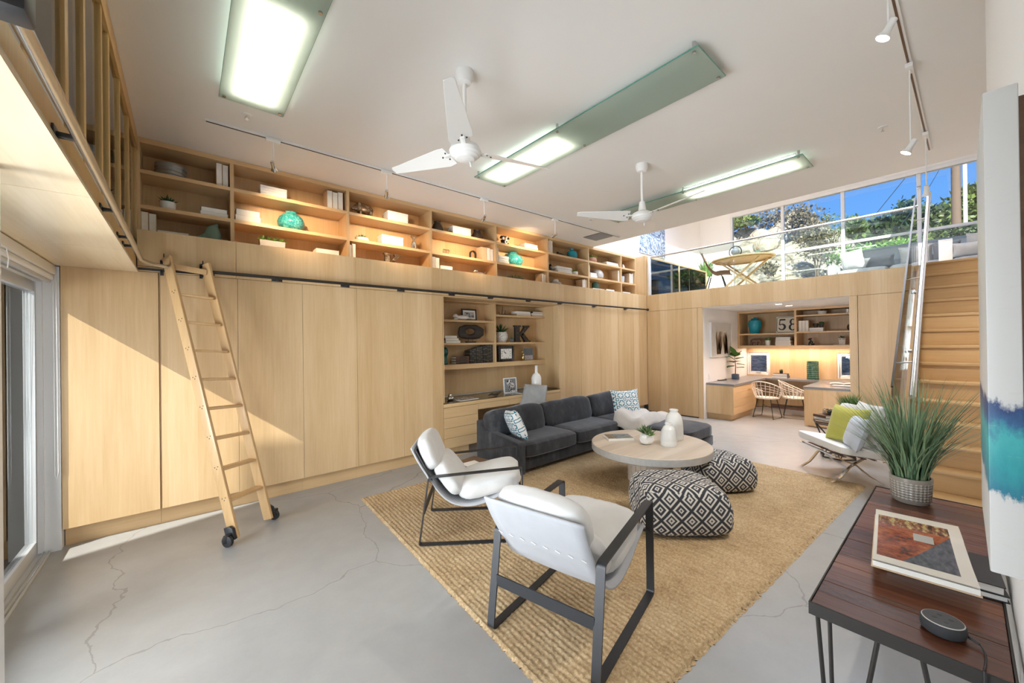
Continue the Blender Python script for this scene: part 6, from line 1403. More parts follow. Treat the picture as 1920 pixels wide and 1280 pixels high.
# --- bay 4
VD = [(0, 0), (.8, 0), (1, .18), (.98, .36), (.72, .66), (.52, .82), (.5, .9), (.56, 1), (.44, 1), (.4, .9), (0, .85)]
vase(816, 836, 410, 2, 3, 'dark_vase', 'dark brown gourd vase left of the white boxes, fourth bay', VD); boxes(849, 883, 422, 2, 3); vase(892, 911.5, 426.5, 2, 3, 'dark_vase', 'dark brown gourd vase right of the white boxes, fourth bay', VD)
xa, zt = sxz(840, 466); tw_ = thing('word_ornament', 'small dark cut-out word ornament, middle shelf, fourth bay', 'ornament', (xa, YI+.05, ZS[1])); rr = random.Random(8)
obj('stand', MB().box(-.05, .05, -.012, .012, 0, .006), 'walnut_plate', tw_, local=True); m_ = MB(); hh = zt-ZS[1]
for k in range(5): m_.tube([(-.045+.022*k+.012*math.cos(a), 0, .006+hh*.5+(hh*.42)*math.sin(a)) for a in [2*PI*q/14 for q in range(12)]], .004, 6)
obj('lettering', m_, 'walnut_plate', tw_, local=True)
xa, zt = sxz(884, 468); xb, _ = sxz(895.5, 468); an_ = thing('arch_letter', 'bronze metal letter n, middle shelf, fourth bookcase bay', 'letter', ((xa+xb)/2, YI+.05, ZS[1])); w_ = xb-xa; h = zt-ZS[1]
obj('arch', MB().strip([(-w_/2+.008, 0, 0), (-w_/2+.008, 0, h*.6)]+[(-(w_/2-.008)*math.cos(a), 0, h*.6+h*.36*math.sin(a)) for a in [PI*q/8 for q in range(1, 8)]]+[(w_/2-.008, 0, h*.6), (w_/2-.008, 0, 0)], .035, .016, (0, 1, 0)), 'gun_metal', an_, local=True); obj('foot', MB().box(-w_/2-.01, -w_/2+.02, -.02, .02, 0, .006), 'gun_metal', an_, local=True)
upright(903, 912, 462, 1, 3, 1, 'tan', cover='cover_tan', dep=.15); upright(912.5, 925, 464, 1, 3, 2, 'white'); upright(809, 824, 480, 0, 3, 2, 'white'); flat(825, 850, 496, 0, 3, 2, 'pale')
xa, zt = sxz(901, 505); h = max(.09, zt-ZS[0]); blob('silver_dachshund', 'silver dachshund figurine peeping over the fascia, fourth bay', 'figurine', (xa, YI+.03, ZS[0]), 0, [('e', (.02, 0, h*.6), (.085, .028, h*.2)), ('e', (-.075, 0, h*.82), (.036, .022, h*.15)), ('e', (-.105, 0, h*.76), (.022, .014, h*.08)), ('t', [(.09, 0, h*.65), (.13, 0, h*.95)], [.012, .005])]+[('t', [(a, s_, h*.5), (a, s_, 0)], [.012, .011]) for a in (-.05, .075) for s_ in (-.017, .017)]+[('e', (-.06, s_, h*.8), (.016, .006, h*.12)) for s_ in (-.02, .02)], 'silver', .005)
# --- bay 5
xa, zt = sxz(951, 441); ph = thing('rotary_telephone', 'black and white rotary telephone, top shelf, fifth bay', 'telephone', (xa, YI+.07, ZS[2])); h = zt-ZS[2]
obj('base', MB().prism([(-.07, -.055, 0), (.07, -.055, 0), (.05, .0, h*.62), (-.05, .0, h*.62)], (0, .06, 0)), 'black_gloss', ph, local=True, bevel=.006); obj('dial', MB().cyl((0, -.052, h*.32), (0, -.034, h*.36), .034, n=20), 'white_ceramic', ph, local=True); obj('dial_centre', MB().cyl((0, -.054, h*.32), (0, -.05, h*.33), .013, n=14), 'black_gloss', ph, local=True)
obj('handset', MB().tube([(-.085, 0, h*.72), (-.075, 0, h*.88), (-.03, 0, h*.96), (.03, 0, h*.96), (.075, 0, h*.88), (.085, 0, h*.72)], [.022, .018, .012, .012, .018, .022], 10), 'black_gloss', ph, local=True)
for s_ in (-1, 1): obj('cradle', MB().box(s_*.035-.012, s_*.035+.012, -.01, .03, h*.6, h*.9), 'white_ceramic', ph, local=True, bevel=.003)
flat(984, 1009, 454.5, 2, 4, 2, 'white'); upright(931, 935, 463, 1, 4, 1, 'white'); flat(935.5, 955, 478, 1, 4, 3, 'pale', dep=.15)
vase(959, 989.5, 467.5, 1, 4, 'speckled_teal', 'round teal vase on the middle shelf, fifth bay', RNDV)
bowlplant(964, 987, 511, 0, 4, 'dark_pot', 'blue green grass tuft in a dark trough, fifth bay', fol='grass_blue', ypot=519, seed=13, kind='blades', sy=.6, name='grass_trough'); upright(1016, 1023.5, 512, 0, 4, 2, 'white')
# --- bay 6
upright(1026.5, 1036, 448.5, 2, 5, 3, 'white')
xa, zt = sxz(1054, 471); h = zt-ZS[2]; blob('black_lizard', 'black crouching animal figurine, top shelf, sixth bay', 'figurine', (xa, YI+.05, ZS[2]), math.radians(-10), [('e', (0, 0, h*.4), (.06, .03, h*.32)), ('e', (-.065, 0, h*.65), (.03, .022, h*.3)), ('t', [(.05, 0, h*.4), (.10, 0, h*.25), (.13, 0, h*.5)], [.018, .012, .005])]+[('t', [(a, s_, h*.3), (a, s_*1.5, 0)], [.010, .009]) for a in (-.04, .04) for s_ in (-.025, .025)], 'black_gloss', .005)
vase(1074, 1087, 463, 2, 5, 'turquoise', 'dark teal glass vase with a narrow neck, sixth bay', [(0, 0), (.75, 0), (.98, .15), (1, .5), (.85, .72), (.45, .82), (.3, .88), (.36, 1), (.26, 1), (.2, .88), (0, .8)], name='glass_vase')
xa, zt = sxz(1034, 492.5); h = zt-ZS[1]; blob('black_cat', 'black seated animal figurine, middle shelf, sixth bay', 'figurine', (xa, YI+.05, ZS[1]), math.radians(180), sitdog(h)+[('t', [(.05, 0, .02), (-.09, .02, .02), (-.12, .02, h*.4)], [.012, .012, .006])], 'black_gloss', .005)
flat(1046, 1073, 498, 1, 5, 3, 'white'); bowlplant(1079, 1087, 502, 1, 5, 'white_ceramic', 'tiny succulent in a white cup, middle shelf, sixth bay', fol='leaf_bright', ypot=508, seed=17)
vase(1042, 1057.5, 521, 0, 5, 'grey_ceramic', 'grey lidded ceramic jar, lowest shelf, sixth bay', [(0, 0), (.95, 0), (1, .1), (1, .62), (.85, .72), (.55, .75)], name='lidded_jar', parts=[('lid', [(.62, .75), (.6, .85), (.5, .97), (.45, 1), (0, 1)], 'white_ceramic')]); upright(1092, 1100, 522.5, 0, 5, 3, 'white')
# --- bay 7
bowlplant(1110, 1124.5, 470.5, 2, 6, 'terracotta', 'trailing green plant in a copper dipped bowl, seventh bay', fol='leaf_bright', ypot=480.5, seed=19, kind='blades', prof=[(0, 0), (.6, 0), (.95, .3), (1, .6), (.9, 1), (.8, 1), (0, .8)], name='bowl_plant')
flat(1138, 1160, 489.5, 2, 6, 2, 'white'); upright(1102.5, 1106, 496, 1, 6, 1, 'white'); flat(1107, 1120, 510, 1, 6, 2, 'pale')
m, nt, b = newmat('streaked_glaze'); wv = nd(nt, 'TexWave', {'Vector': scaled(nt, objco(nt), (60, 60, 9)), 'Scale': .55, 'Distortion': 4.0}).outputs['Fac']; nt.links.new(ramp(nt, wv, [(.3, (.30, .28, .27)), (.55, (.72, .68, .64)), (.8, (.82, .80, .78))]), b.inputs['Base Color']); b.inputs['Roughness'].default_value = .25
vase(1122, 1138, 501, 1, 6, 'streaked_glaze', 'streaked white egg shaped vase, middle shelf, seventh bay', [(0, 0), (.6, 0), (.95, .2), (1, .42), (.85, .72), (.5, .94), (.2, 1), (.12, .98), (0, .9)], name='egg_vase')
upright(1158.5, 1162, 506.5, 1, 6, 1, 'pale'); flat(1112, 1133.5, 539.5, 0, 6, 1, 'white'); vase(1118, 1126, 527.5, 0, 6, 'green_pottery', 'small mossy cylinder vase on a book, seventh bay', [(0, 0), (1, 0), (1, .7), (.95, .86), (.6, 1), (.4, 1), (0, .9)], z0=sxz(1120, 539.5)[1], name='cylinder_vase'); boxes(1137, 1152, 541.5, 0, 6, 1)
# --- bay 8
xa, zt = sxz(1172.5, 495); h = zt-ZS[2]; blob('white_figurine', 'small white bird figurine, top shelf, last bay', 'figurine', (xa, YI+.05, ZS[2]), 0, [('e', (0, 0, h*.42), (.032, .022, h*.4)), ('e', (-.02, 0, h*.8), (.018, .016, h*.22)), ('e', (.035, 0, h*.4), (.02, .008, h*.14))], 'white_ceramic', .004)
bowlplant(1166.5, 1174, 512, 1, 7, 'paleblue_fabric', 'aloe in a pale blue cup, middle shelf, last bay', fol='leaf_bright', ypot=517, seed=23); upright(1180, 1187, 511.5, 1, 7, 3, 'white'); boxes(1168, 1182, 546.5, 0, 7, 1)
# --- gallery bookcase behind the glass
tin = thing('metal_tin', 'blue grey tin behind the gallery glass', 'tin', (-.62, 5.16, 3.334)); obj('body', MB().lathe([(0, 0), (.12, 0), (.12, .10), (.124, .105), (.124, .15), (0, .152)], (0, 0, 0), 28), 'galvanised', tin, local=True); obj('band', MB().tube([(.122*math.cos(a), .122*math.sin(a), .05) for a in [2*PI*q/28 for q in range(28)]], .004, 6, closed=True), 'galvanised', tin, local=True)
for k in range(4):
    t = thing('book', '%s standing pale book behind the gallery glass' % ('first', 'second', 'third', 'fourth')[k], 'book', (-.60+.045*k, 5.15, 2.640), group='books behind the gallery glass'); a = -.62+.045*k
    obj('cover', MB().box(a, a+.003, 5.07, 5.23, 2.640, 2.87).box(a+.037, a+.04, 5.07, 5.23, 2.640, 2.87), 'cover_tan', t); obj('page_block', MB().box(a+.003, a+.037, 5.072, 5.228, 2.641, 2.866), 'paper', t)

# ------------------------------------------------------------------ niche shelves and desk
YN = YS+.05; NGR = 'books in the desk niche'
def nx(px_, py_): q = on(px_, py_, 'Y', YN); return q.x, q.z
z1_, z2_, z0_, zr1 = NS['l1'], NS['l2'], NS['bot1'], NS['r1']
xa, zt = nx(868, 589); h = zt-z1_; blob('white_tiger', 'white lying animal figurine on the upper left niche shelf', 'figurine', (xa, YN+.05, z1_), 0, [('e', (.03, 0, h*.5), (.13, .04, h*.4)), ('e', (-.11, 0, h*.7), (.045, .035, h*.35)), ('t', [(.14, 0, h*.4), (.21, 0, h*.3)], [.015, .008]), ('t', [(-.08, -.03, h*.2), (-.16, -.03, .012)], [.016, .014])], 'white_ceramic', .006)
def picframe(name, label, x0, x1, z0, z1, Y, fmat, inner, fw=.02, mat_w=.0, lean=.10, cat='picture frame'):
    t = thing(name, label, cat, ((x0+x1)/2, Y, z0)); R_ = Matrix.Translation((0, 0, 0)) @ Matrix.Rotation(-lean, 4, 'X'); w_, h = x1-x0, z1-z0; m_ = MB()
    for q in ((-w_/2, -w_/2+fw, 0, h), (w_/2-fw, w_/2, 0, h), (-w_/2+fw, w_/2-fw, 0, fw), (-w_/2+fw, w_/2-fw, h-fw, h)): m_.box(q[0], q[1], -.008, .008, q[2], q[3], R_)
    obj('frame', m_, fmat, t, local=True)
    obj('mount', MB().box(-w_/2+fw, w_/2-fw, -.002, .004, fw, h-fw, R_), 'cover_white', t, local=True); k = fw+mat_w
    obj('print', MB().box(-w_/2+k, w_/2-k, -.004, -.0025, k, h-k, R_), inner, t, local=True); obj('back_stand', MB().bar(R_ @ Vector((0, .008, h*.6)), Vector((0, h*.25+.02, .0)), .03, .004), 'cover_black', t, local=True)
    return t
m, nt, b = newmat('bw_photo'); vr = noisef(nt, objco(nt), 22, 4, .6); nt.links.new(ramp(nt, vr, [(.38, (.03, .03, .03)), (.48, (.25, .25, .26)), (.58, (.60, .60, .60)), (.66, (.06, .06, .06))]), b.inputs['Base Color']); b.inputs['Roughness'].default_value = .2
xa, zt = nx(873, 577); xb, _ = nx(901, 577); picframe('photo_frame', 'black frame with a black and white photo, upper left niche shelf', xa, xb, z1_, zt, YN+.11, 'cover_black', 'bw_photo', .025, .03)
xa, zt = nx(830, 629); xb, _ = nx(858, 629); hs_ = (zt-z2_)/3
for k in range(3):
    t = lidbook('book', '%s pale magazine book, left of the driftwood sculpture' % ('bottom', 'middle', 'top')[k], ((xa+xb)/2-.02*k+.06, YN+.09, z2_+k*hs_), 0, (xb-xa)*(1-.08*k), .17, hs_-.001, ('cover_white', 'cover_grey', 'cover_white')[k], NGR)
xa, zt = nx(863, 608); xb, _ = nx(912, 608); w_ = xb-xa; h = zt-z2_; ds_ = thing('driftwood_sculpture', 'dark driftwood sculpture with a hole on a small stand', 'sculpture', ((xa+xb)/2, YN+.08, z2_)); zc_ = h*.60
def drift(u_, v_):
    a = 2*PI*u_; c2, s2 = math.cos(a), math.sin(a); no = 1+.10*noise.noise(Vector((c2*2.2, s2*2.2, 3))); ro = Vector((w_*.5*math.copysign(abs(c2)**.7, c2)*no, 0, h*.40*math.copysign(abs(s2)**.75, s2)*no)); ri = Vector((w_*.165*c2-.02, 0, h*.16*s2+.01))
    b_ = 2*PI*v_; f_ = (1-math.cos(b_))/2; p_ = ri.lerp(ro, f_); return Vector((p_.x, .035*math.sin(b_), zc_+p_.z))
obj('driftwood', MB().grid(drift, 48, 12, True, True), 'driftwood', ds_, local=True)
for s_ in (-.03, .05): obj('pin', MB().cyl((s_-.02, 0, .02), (s_-.02, 0, h*.30), .003, n=6), 'black_metal', ds_, local=True)
obj('stand', MB().box(-.10, .08, -.03, .03, 0, .022), 'black_gloss', ds_, local=True, bevel=.004)
xa, zt = nx(836, 650); h = zt-z0_; blob('teal_bust', 'glossy dark teal ceramic head bust at the left niche edge', 'sculpture', (xa+.03, YN+.09, z0_), math.radians(-90), [('e', (0, 0, h*.70), (h*.24, h*.20, h*.29)), ('t', [(0, 0, h*.5), (0, 0, h*.12)], [h*.13, h*.15]), ('e', (0, 0, h*.05), (h*.22, h*.20, h*.06)), ('e', (h*.22, 0, h*.66), (h*.05, h*.04, h*.06)), ('e', (-.01, h*.2, h*.68), (h*.05, h*.03, h*.07)), ('e', (-.01, -h*.2, h*.68), (h*.05, h*.03, h*.07))], 'teal_dark', .007)
m, nt, b = newmat('gilt_spine'); sp = nd(nt, 'SeparateXYZ', {0: pos(nt)}); oi = nt.nodes.new('ShaderNodeObjectInfo').outputs['Random']; bnd = mth(nt, 'LESS_THAN', mth(nt, 'FRACT', mth(nt, 'ADD', mth(nt, 'MULTIPLY', sp.outputs[2], mth(nt, 'ADD', 9, mth(nt, 'MULTIPLY', oi, 9))), oi)), .10); nz = mth(nt, 'GREATER_THAN', noisef(nt, pos(nt), 170, 2), .60); f_ = mth(nt, 'MAXIMUM', mth(nt, 'MULTIPLY', bnd, .4), mth(nt, 'MULTIPLY', nz, mth(nt, 'MULTIPLY', oi, .6))); nt.links.new(mixc(nt, f_, (.016, .015, .015), (.36, .32, .22)), b.inputs['Base Color']); b.inputs['Roughness'].default_value = .35
xa, zt = nx(855, 668); xb, _ = nx(880, 668); hs_ = (zt-z0_)/3
for k in range(3):
    t = thing('book', '%s brown leather book lying beside the black books' % ('bottom', 'middle', 'top')[k], 'book', ((xa+xb)/2, YN+.06, z0_+k*hs_), group=NGR); za = z0_+k*hs_
    obj('cover', MB().box(xa, xb, YN, YN+.15, za, za+hs_-.001), 'cover_brown', t, bevel=.004); obj('page_block', MB().box(xa-.0008, xa-.0001, YN+.006, YN+.144, za+.006, za+hs_-.007), 'paper', t); obj('spine_title', MB().box(xa+.06, xb-.05, YN-.0008, YN+.001, za+.008, za+hs_-.009), 'gilt_spine', t)
xa, _ = nx(881, 665); xb, _ = nx(926, 665); n_ = 11; w_ = (xb-xa)/n_
for k in range(n_):
    a = xa+k*w_; zt = z0_+.215+.115*k/n_; t = thing('book', '%s black book with gilt spine from the left in the niche' % ('first', 'second', 'third', 'fourth', 'fifth', 'sixth', 'seventh', 'eighth', 'ninth', 'tenth', 'last')[k], 'book', (a+w_/2, YN+.08, z0_), group=NGR)
    obj('spine', MB().box(a+.0015, a+w_-.0015, YN+.004*(k % 3), YN+.16, z0_, zt), 'gilt_spine', t, bevel=.006, seg=2); obj('page_block', MB().box(a+.004, a+w_-.004, YN+.005, YN+.155, zt+.0001, zt+.0006), 'paper', t)
# right column
rr = random.Random(2); xa, zt = nx(950, 578); an_ = thing('branch_ornament', 'thin dark antler-like branch on the upper right niche shelf', 'ornament', (xa, YN+.06, zr1)); m_ = MB(); m_.tube([(-.11, 0, .012), (0, 0, .02), (.13, 0, .012)], [.008, .009, .006], 7); m_.tube([(-.06, 0, .015), (-.045, 0, .10), (-.03, .01, .16)], [.007, .005, .003], 6); m_.tube([(.0, 0, .018), (.02, 0, .09)], [.006, .003], 6); m_.tube([(-.11, 0, .012), (-.13, 0, .06)], [.006, .003], 6); obj('branch', m_, 'driftwood', an_, local=True); obj('foot', MB().box(-.03, .03, -.02, .02, 0, .008), 'driftwood', an_, local=True)
for (pa, pb, yt, n, nm) in ((969, 996, 583, 2, 'left'), (998, 1020, 583.5, 3, 'right')):
    xa, zt = nx(pa, yt); xb, _ = nx(pb, yt); hs_ = (zt-zr1)/n
    for k in range(n): lidbook('book', '%s book of the %s pile, upper right niche shelf' % ((('bottom', 'top') if n == 2 else ('bottom', 'middle', 'top'))[k], nm), ((xa+xb)/2, YN+.09, zr1+k*hs_), 0, (xb-xa)*(1-.05*k), .17, hs_-.001, ('cover_tan', 'cover_white', 'cover_black')[k], NGR)
m, nt, b = newmat('patterned_pot'); vr = nd(nt, 'TexVoronoi', {'Vector': objco(nt), 'Scale': 45.0}, feature='DISTANCE_TO_EDGE').outputs[0]; nt.links.new(mixc(nt, mth(nt, 'LESS_THAN', vr, .08), (.78, .77, .74), (.33, .32, .30)), b.inputs['Base Color'])
xa, zt = nx(947, 610); zp = nx(940, 622)[1]-z2_; r = (nx(958, 630)[0]-nx(935.5, 630)[0])/2*.93; m_ = MB(); rosette(m_, (0, 0, zp-.01), (zt-z2_-zp)*1.5, 26, 1.15, 71, .16); potted('aloe_pot', 'spiky dark aloe in a patterned white pot in the niche', (xa, YN+r, z2_), [(0, 0), (r*.65, 0), (r*.95, zp*.35), (r, zp*.6), (r*.86, zp), (r*.76, zp), (r*.7, zp*.86), (0, zp*.86)], 'patterned_pot', m_, 'leaf_dark', zp*.9, r*.74)
xa, _ = nx(962.5, 636); m_ = MB(); rosette(m_, (0, 0, .055), .05, 18, .9, 72, .3); potted('small_succulent', 'small succulent in a square black pot beside the aloe', (xa, YN+.04, z2_), [(0, 0), (.042, 0), (.05, .065), (.044, .065), (.042, .055), (0, .055)], 'dark_pot', m_, 'succulent', .058, .04, n=4)
xa, zt = nx(967, 609.5); xb, _ = nx(995, 609.5); letter_k('letter_sign', 'black marquee letter K beside the aloe in the niche', xa, xb, z2_, zt, YN+.03, 'dark_bronze', .05, 'brass')
xa, zt = nx(936, 648.5); xb, _ = nx(965.5, 648.5); w_ = xb-xa; h = zt-z0_; cl = thing('square_clock', 'square black framed clock with white face in the niche', 'clock', ((xa+xb)/2, YN+.05, z0_)); m_ = MB(); fw = w_*.14
for q in ((-w_/2, -w_/2+fw, 0, h), (w_/2-fw, w_/2, 0, h), (-w_/2+fw, w_/2-fw, 0, fw), (-w_/2+fw, w_/2-fw, h-fw, h)): m_.box(q[0], q[1], -.03, .03, q[2], q[3])
obj('frame', m_, 'cover_black', cl, local=True, bevel=.003); obj('face', MB().box(-w_/2+fw, w_/2-fw, -.02, .02, fw, h-fw), 'paper', cl, local=True)
for k in range(12): a = 2*PI*k/12; obj('hour_mark', MB().bar((math.sin(a)*w_*.24, -.0215, h/2+math.cos(a)*h*.24), (math.sin(a)*w_*.31, -.0215, h/2+math.cos(a)*h*.31), .006, .002, up=(0, 1, 0)), 'cover_black', cl, local=True)
for a, l_ in ((-1.0, .16), (-.75, .24)): obj('hand', MB().bar((0, -.023, h/2), (math.sin(a)*w_*l_, -.023, h/2+math.cos(a)*h*l_), .007, .002, up=(0, 1, 0)), 'cover_black', cl, local=True)
m_ = MB()
for k in range(9):
    for q in ((-w_/2+fw/2+(w_-fw)*k/8, fw/2), (-w_/2+fw/2+(w_-fw)*k/8, h-fw/2), (-w_/2+fw/2, fw/2+(h-fw)*k/8), (w_/2-fw/2, fw/2+(h-fw)*k/8)): m_.ellipsoid((q[0], -.031, q[1]), (.005, .004, .005), 6, 4)
obj('studs', m_, 'silver', cl, local=True, kind='stuff')
xa, zt = nx(983, 657); h = zt-z0_; blob('gold_rabbit', 'gold rabbit figurine beside the clock in the niche', 'figurine', (xa, YN+.04, z0_), math.radians(-90), [('e', (0, 0, h*.28), (h*.16, h*.15, h*.28)), ('e', (.01, 0, h*.62), (h*.13, h*.10, h*.11)), ('e', (-.01, h*.05, h*.86), (h*.035, h*.03, h*.15)), ('e', (-.01, -h*.05, h*.86), (h*.035, h*.03, h*.15))], 'brass', .005)
xa, zt = nx(989, 652.5); xb, _ = nx(1006, 652.5); m, nt, b = newmat('grey_print'); sp = nd(nt, 'SeparateXYZ', {0: objco(nt)}); n1 = noisef(nt, scaled(nt, objco(nt), (30, 30, 90)), 1, 2); nt.links.new(mixc(nt, mth(nt, 'GREATER_THAN', sp.outputs[2], .09), ramp(nt, n1, [(.45, (.55, .55, .58)), (.55, (.32, .20, .22)), (.6, (.6, .6, .6))]), (.14, .16, .18)), b.inputs['Base Color'])
t = picframe('print_frame', 'grey print in a slim frame at the right of the niche', xa, xb, z0_, zt, YN+.09, 'cover_grey', 'grey_print', .01, 0)
# desk top
def dz(px_, py_): return on(px_, py_, 'Z', ZK)
q = dz(836, 752); sb_ = thing('silver_ornament', 'cluster of silver balls at the left end of the desk', 'ornament', (q.x+.06, q.y, ZK)); 
for k, (a, b_, c_) in enumerate(((0, 0, .03), (.05, .01, .03), (.02, .05, .03), (.025, .02, .075))): obj('ball', MB().ellipsoid((a, b_, c_), (.03, .03, .03), 14, 10), 'silver', sb_, local=True)
def magazine(px_, py_, w_, d_, yaw, mats, label):
    q = dz(px_, py_); t = thing('magazine', label, 'magazine', (q.x, q.y, ZK+.0003), yaw, group='magazines on the niche desk'); obj('pages', MB().box(-w_/2, w_/2, -d_/2, d_/2, 0, .008), 'paper', t, local=True); obj('cover', MB().box(-w_/2, w_/2, -d_/2, d_/2, .0081, .0095), mats, t, local=True); return t
magazine(872, 748, .34, .24, .1, 'bw_photo', 'open pale magazine at the left of the desk'); magazine(984, 735, .34, .25, -.1, 'cover_grey', 'dark magazine behind the grey desk chair')
q = dz(928, 742); t = thing('driftwood_piece', 'small carved driftwood piece on the desk', 'ornament', (q.x, q.y, ZK)); obj('wood', MB().tube([(-.13, 0, .02), (-.06, .01, .035), (0, 0, .025), (.07, -.01, .04), (.14, .01, .05)], [.006, .018, .02, .016, .005], 8), 'driftwood', t, local=True); obj('twig', MB().tube([(-.02, 0, .03), (.05, .03, .01), (.1, .04, .006)], [.008, .007, .004], 6), 'driftwood', t, local=True)
q = dz(957, 736); xa = on(945, 720, 'Y', q.y).x; xb = on(969, 720, 'Y', q.y).x; zt = on(957, 708, 'Y', q.y).z
dp = picframe('dog_photo', 'white framed photo of a spotted dog on the desk', xa, xb, ZK, zt, q.y, 'white_frame', 'cover_grey', .016, .0, .08); dw = xb-xa; dh = zt-ZK
plain('photo_sky', (.42, .46, .52), .3); dp.children[2].data.materials.clear(); dp.children[2].data.materials.append(MATS['photo_sky'])
R_ = Matrix.Rotation(-.08, 4, 'X'); dg = MB()
for c_, r in (((.02, .40), (.055, .11)), ((-.015, .68), (.055, .06)), ((.035, .18), (.07, .07)), ((-.02, .2), (.025, .1))): dg.prism([R_ @ Vector((c_[0]*dw/.25+r[0]*dw/.25*math.cos(a), -.0058, c_[1]*dh+r[1]*dh/.30*math.sin(a))) for a in [2*PI*k/16 for k in range(16)]], (0, -.0004, 0))
m, nt, b = newmat('spotted_coat'); nt.links.new(mixc(nt, mth(nt, 'GREATER_THAN', noisef(nt, objco(nt), 45, 1), .52), (.78, .77, .75), (.03, .03, .03)), b.inputs['Base Color']); obj('dog_image', dg, 'spotted_coat', dp.children[2], local=True)
q = dz(1006, 735); zt = on(1006, 685, 'Y', q.y).z-ZK; r = (on(1014, 715, 'Y', q.y).x-on(999, 715, 'Y', q.y).x)/2*.9
lathed('bottle_vase', [(0, 0), (r*.95, 0), (r, zt*.03), (r, zt*.55), (r*.75, zt*.66), (r*.30, zt*.73), (r*.27, zt*.97), (r*.32, zt), (r*.2, zt), (r*.18, zt*.7), (0, zt*.6)], 'white_ceramic', 'tall white bottle vase at the right of the desk', 'vase', (q.x, q.y, ZK))
# grey desk chair behind the sofa
dc = thing('desk_chair', 'grey upholstered desk chair seen over the sofa back', 'chair', (4.20, 4.52, 0), math.radians(195))
def dsh(u_, v_): w_ = (u_-.5)*2; x = .22-.40*v_; z = .46+max(0, v_-.45)**1.3*1.05; return Vector((x-.02*w_*w_, w_*(.24-.06*max(0, v_-.5)), z+.05*w_*w_*(1-v_)))
so_ = obj('shell', MB().grid(dsh, 12, 14), 'grey_tweed', dc, local=True, angle=180); md = so_.modifiers.new('t', 'SOLIDIFY'); md.thickness = .035
for k in range(5): a = 2*PI*k/5; obj('foot', MB().bar((0, 0, .05), (.25*math.cos(a), .25*math.sin(a), .03), .03, .022), 'chrome', dc, local=True); obj('caster', MB().cyl((.25*math.cos(a)-.01, .25*math.sin(a), .02), (.25*math.cos(a)+.012, .25*math.sin(a), .02), .02, n=10), 'rubber', dc, local=True)
obj('column', MB().cyl((0, 0, .05), (0, 0, .45), .022, n=12), 'chrome', dc, local=True)

# ------------------------------------------------------------------ study nook: shelf contents and counter
XI = XH+.10; NKG = 'books on the nook shelves'
def ny(px_, py_): q = on(px_, py_, 'X', XI); return q.y, q.z
zB = h1
def nlathe(px0, px1, ytop, z0, mat, label, prof, name='jar', parts=None, cat='vase'):
    ya, zt = ny(px0, ytop); yb, _ = ny(px1, ytop); r = abs(ya-yb)/2; h = zt-z0; return lathed(name, [(a*r, b_*h) for a, b_ in prof], mat, label, cat, (XI+r, (ya+yb)/2, z0), parts=[(n_, [(a*r, b_*h) for a, b_ in pf], mt) for n_, pf, mt in (parts or [])])
nlathe(1399, 1424, 595, hsL, 'turquoise', 'turquoise lidded ginger jar on the upper nook shelf', [(0, 0), (.62, 0), (.7, .08), (.95, .45), (1, .62), (.88, .80), (.55, .86)], 'ginger_jar', [('lid', [(.58, .86), (.5, .92), (.16, .95), (.14, 1), (0, 1)], 'turquoise')])
ya, zt = ny(1452, 593); yb, _ = ny(1493, 593); hgt = zt-hsL; wd_ = ya-yb; sgn = thing('number_sign', 'cream enamel house number sign reading 58 on the nook shelf', 'sign', (XI+.10, (ya+yb)/2, hsL)); R_ = Matrix.Rotation(math.radians(8), 4, 'Y')
c_ = .035; pl = [(-wd_/2+c_, 0), (wd_/2-c_, 0), (wd_/2, c_), (wd_/2, hgt-c_), (wd_/2-c_, hgt), (-wd_/2+c_, hgt), (-wd_/2, hgt-c_), (-wd_/2, c_)]
plain('enamel_cream', (.74, .70, .60), .35); W_ = wd_/2; obj('plate', MB().prism([R_ @ Vector((0, y, z)) for y, z in ((-W_, 0), (W_, 0), (W_, hgt), (-W_, hgt))], (.012, 0, 0)), 'enamel_cream', sgn, local=True)
bd2 = [(y*.93, hgt/2+(z-hgt/2)*.90) for y, z in pl]; obj('border', MB().tube([R_ @ Vector((-.003, y, z)) for y, z in bd2], .0045, 5, closed=True), 'cover_black', sgn, local=True)
def glyph(strokes, cy, nm):
    m_ = MB()
    for pts in strokes:   # (y, z, halfwidth); y grows to the right of the reader = -world y
        P = [Vector((0, cy-a*hgt, hgt*b_)) for a, b_, _ in pts]; n = len(P); Lq = []; Rq = []
        for i in range(n):
            d_ = (P[min(i+1, n-1)]-P[max(i-1, 0)]).normalized(); nn = Vector((0, -d_.z, d_.y)); Lq.append(P[i]+nn*pts[i][2]*hgt); Rq.append(P[i]-nn*pts[i][2]*hgt)
        for i in range(n-1): m_.prism([R_ @ (q+Vector((-.0015, 0, 0))) for q in (Lq[i], Lq[i+1], Rq[i+1], Rq[i])], (-.003, 0, 0))
    obj(nm, m_, 'cover_black', sgn, local=True)
arc_ = lambda cx_, cz_, rx, rz_, a0, a1, wf, n=18: [(cx_+rx*math.cos(a), cz_+rz_*math.sin(a), wf(a)) for a in [a0+(a1-a0)*k/n for k in range(n+1)]]
glyph([[(-.12, .80, .045), (.17, .80, .045)], [(-.105, .81, .022), (-.125, .50, .022)], arc_(-.0, .365, .15, .165, math.radians(140), math.radians(-150), lambda a: .028+.030*max(0, math.cos(a))), [(-.14, .27, .05), (-.12, .30, .05)]], wd_*.23, 'digit_five')
glyph([arc_(0, .66, .115, .155, 0, 2*PI, lambda a: .022+.026*abs(math.cos(a)), 26), arc_(0, .34, .145, .175, 0, 2*PI, lambda a: .022+.030*abs(math.cos(a)), 26)], -wd_*.27, 'digit_eight')
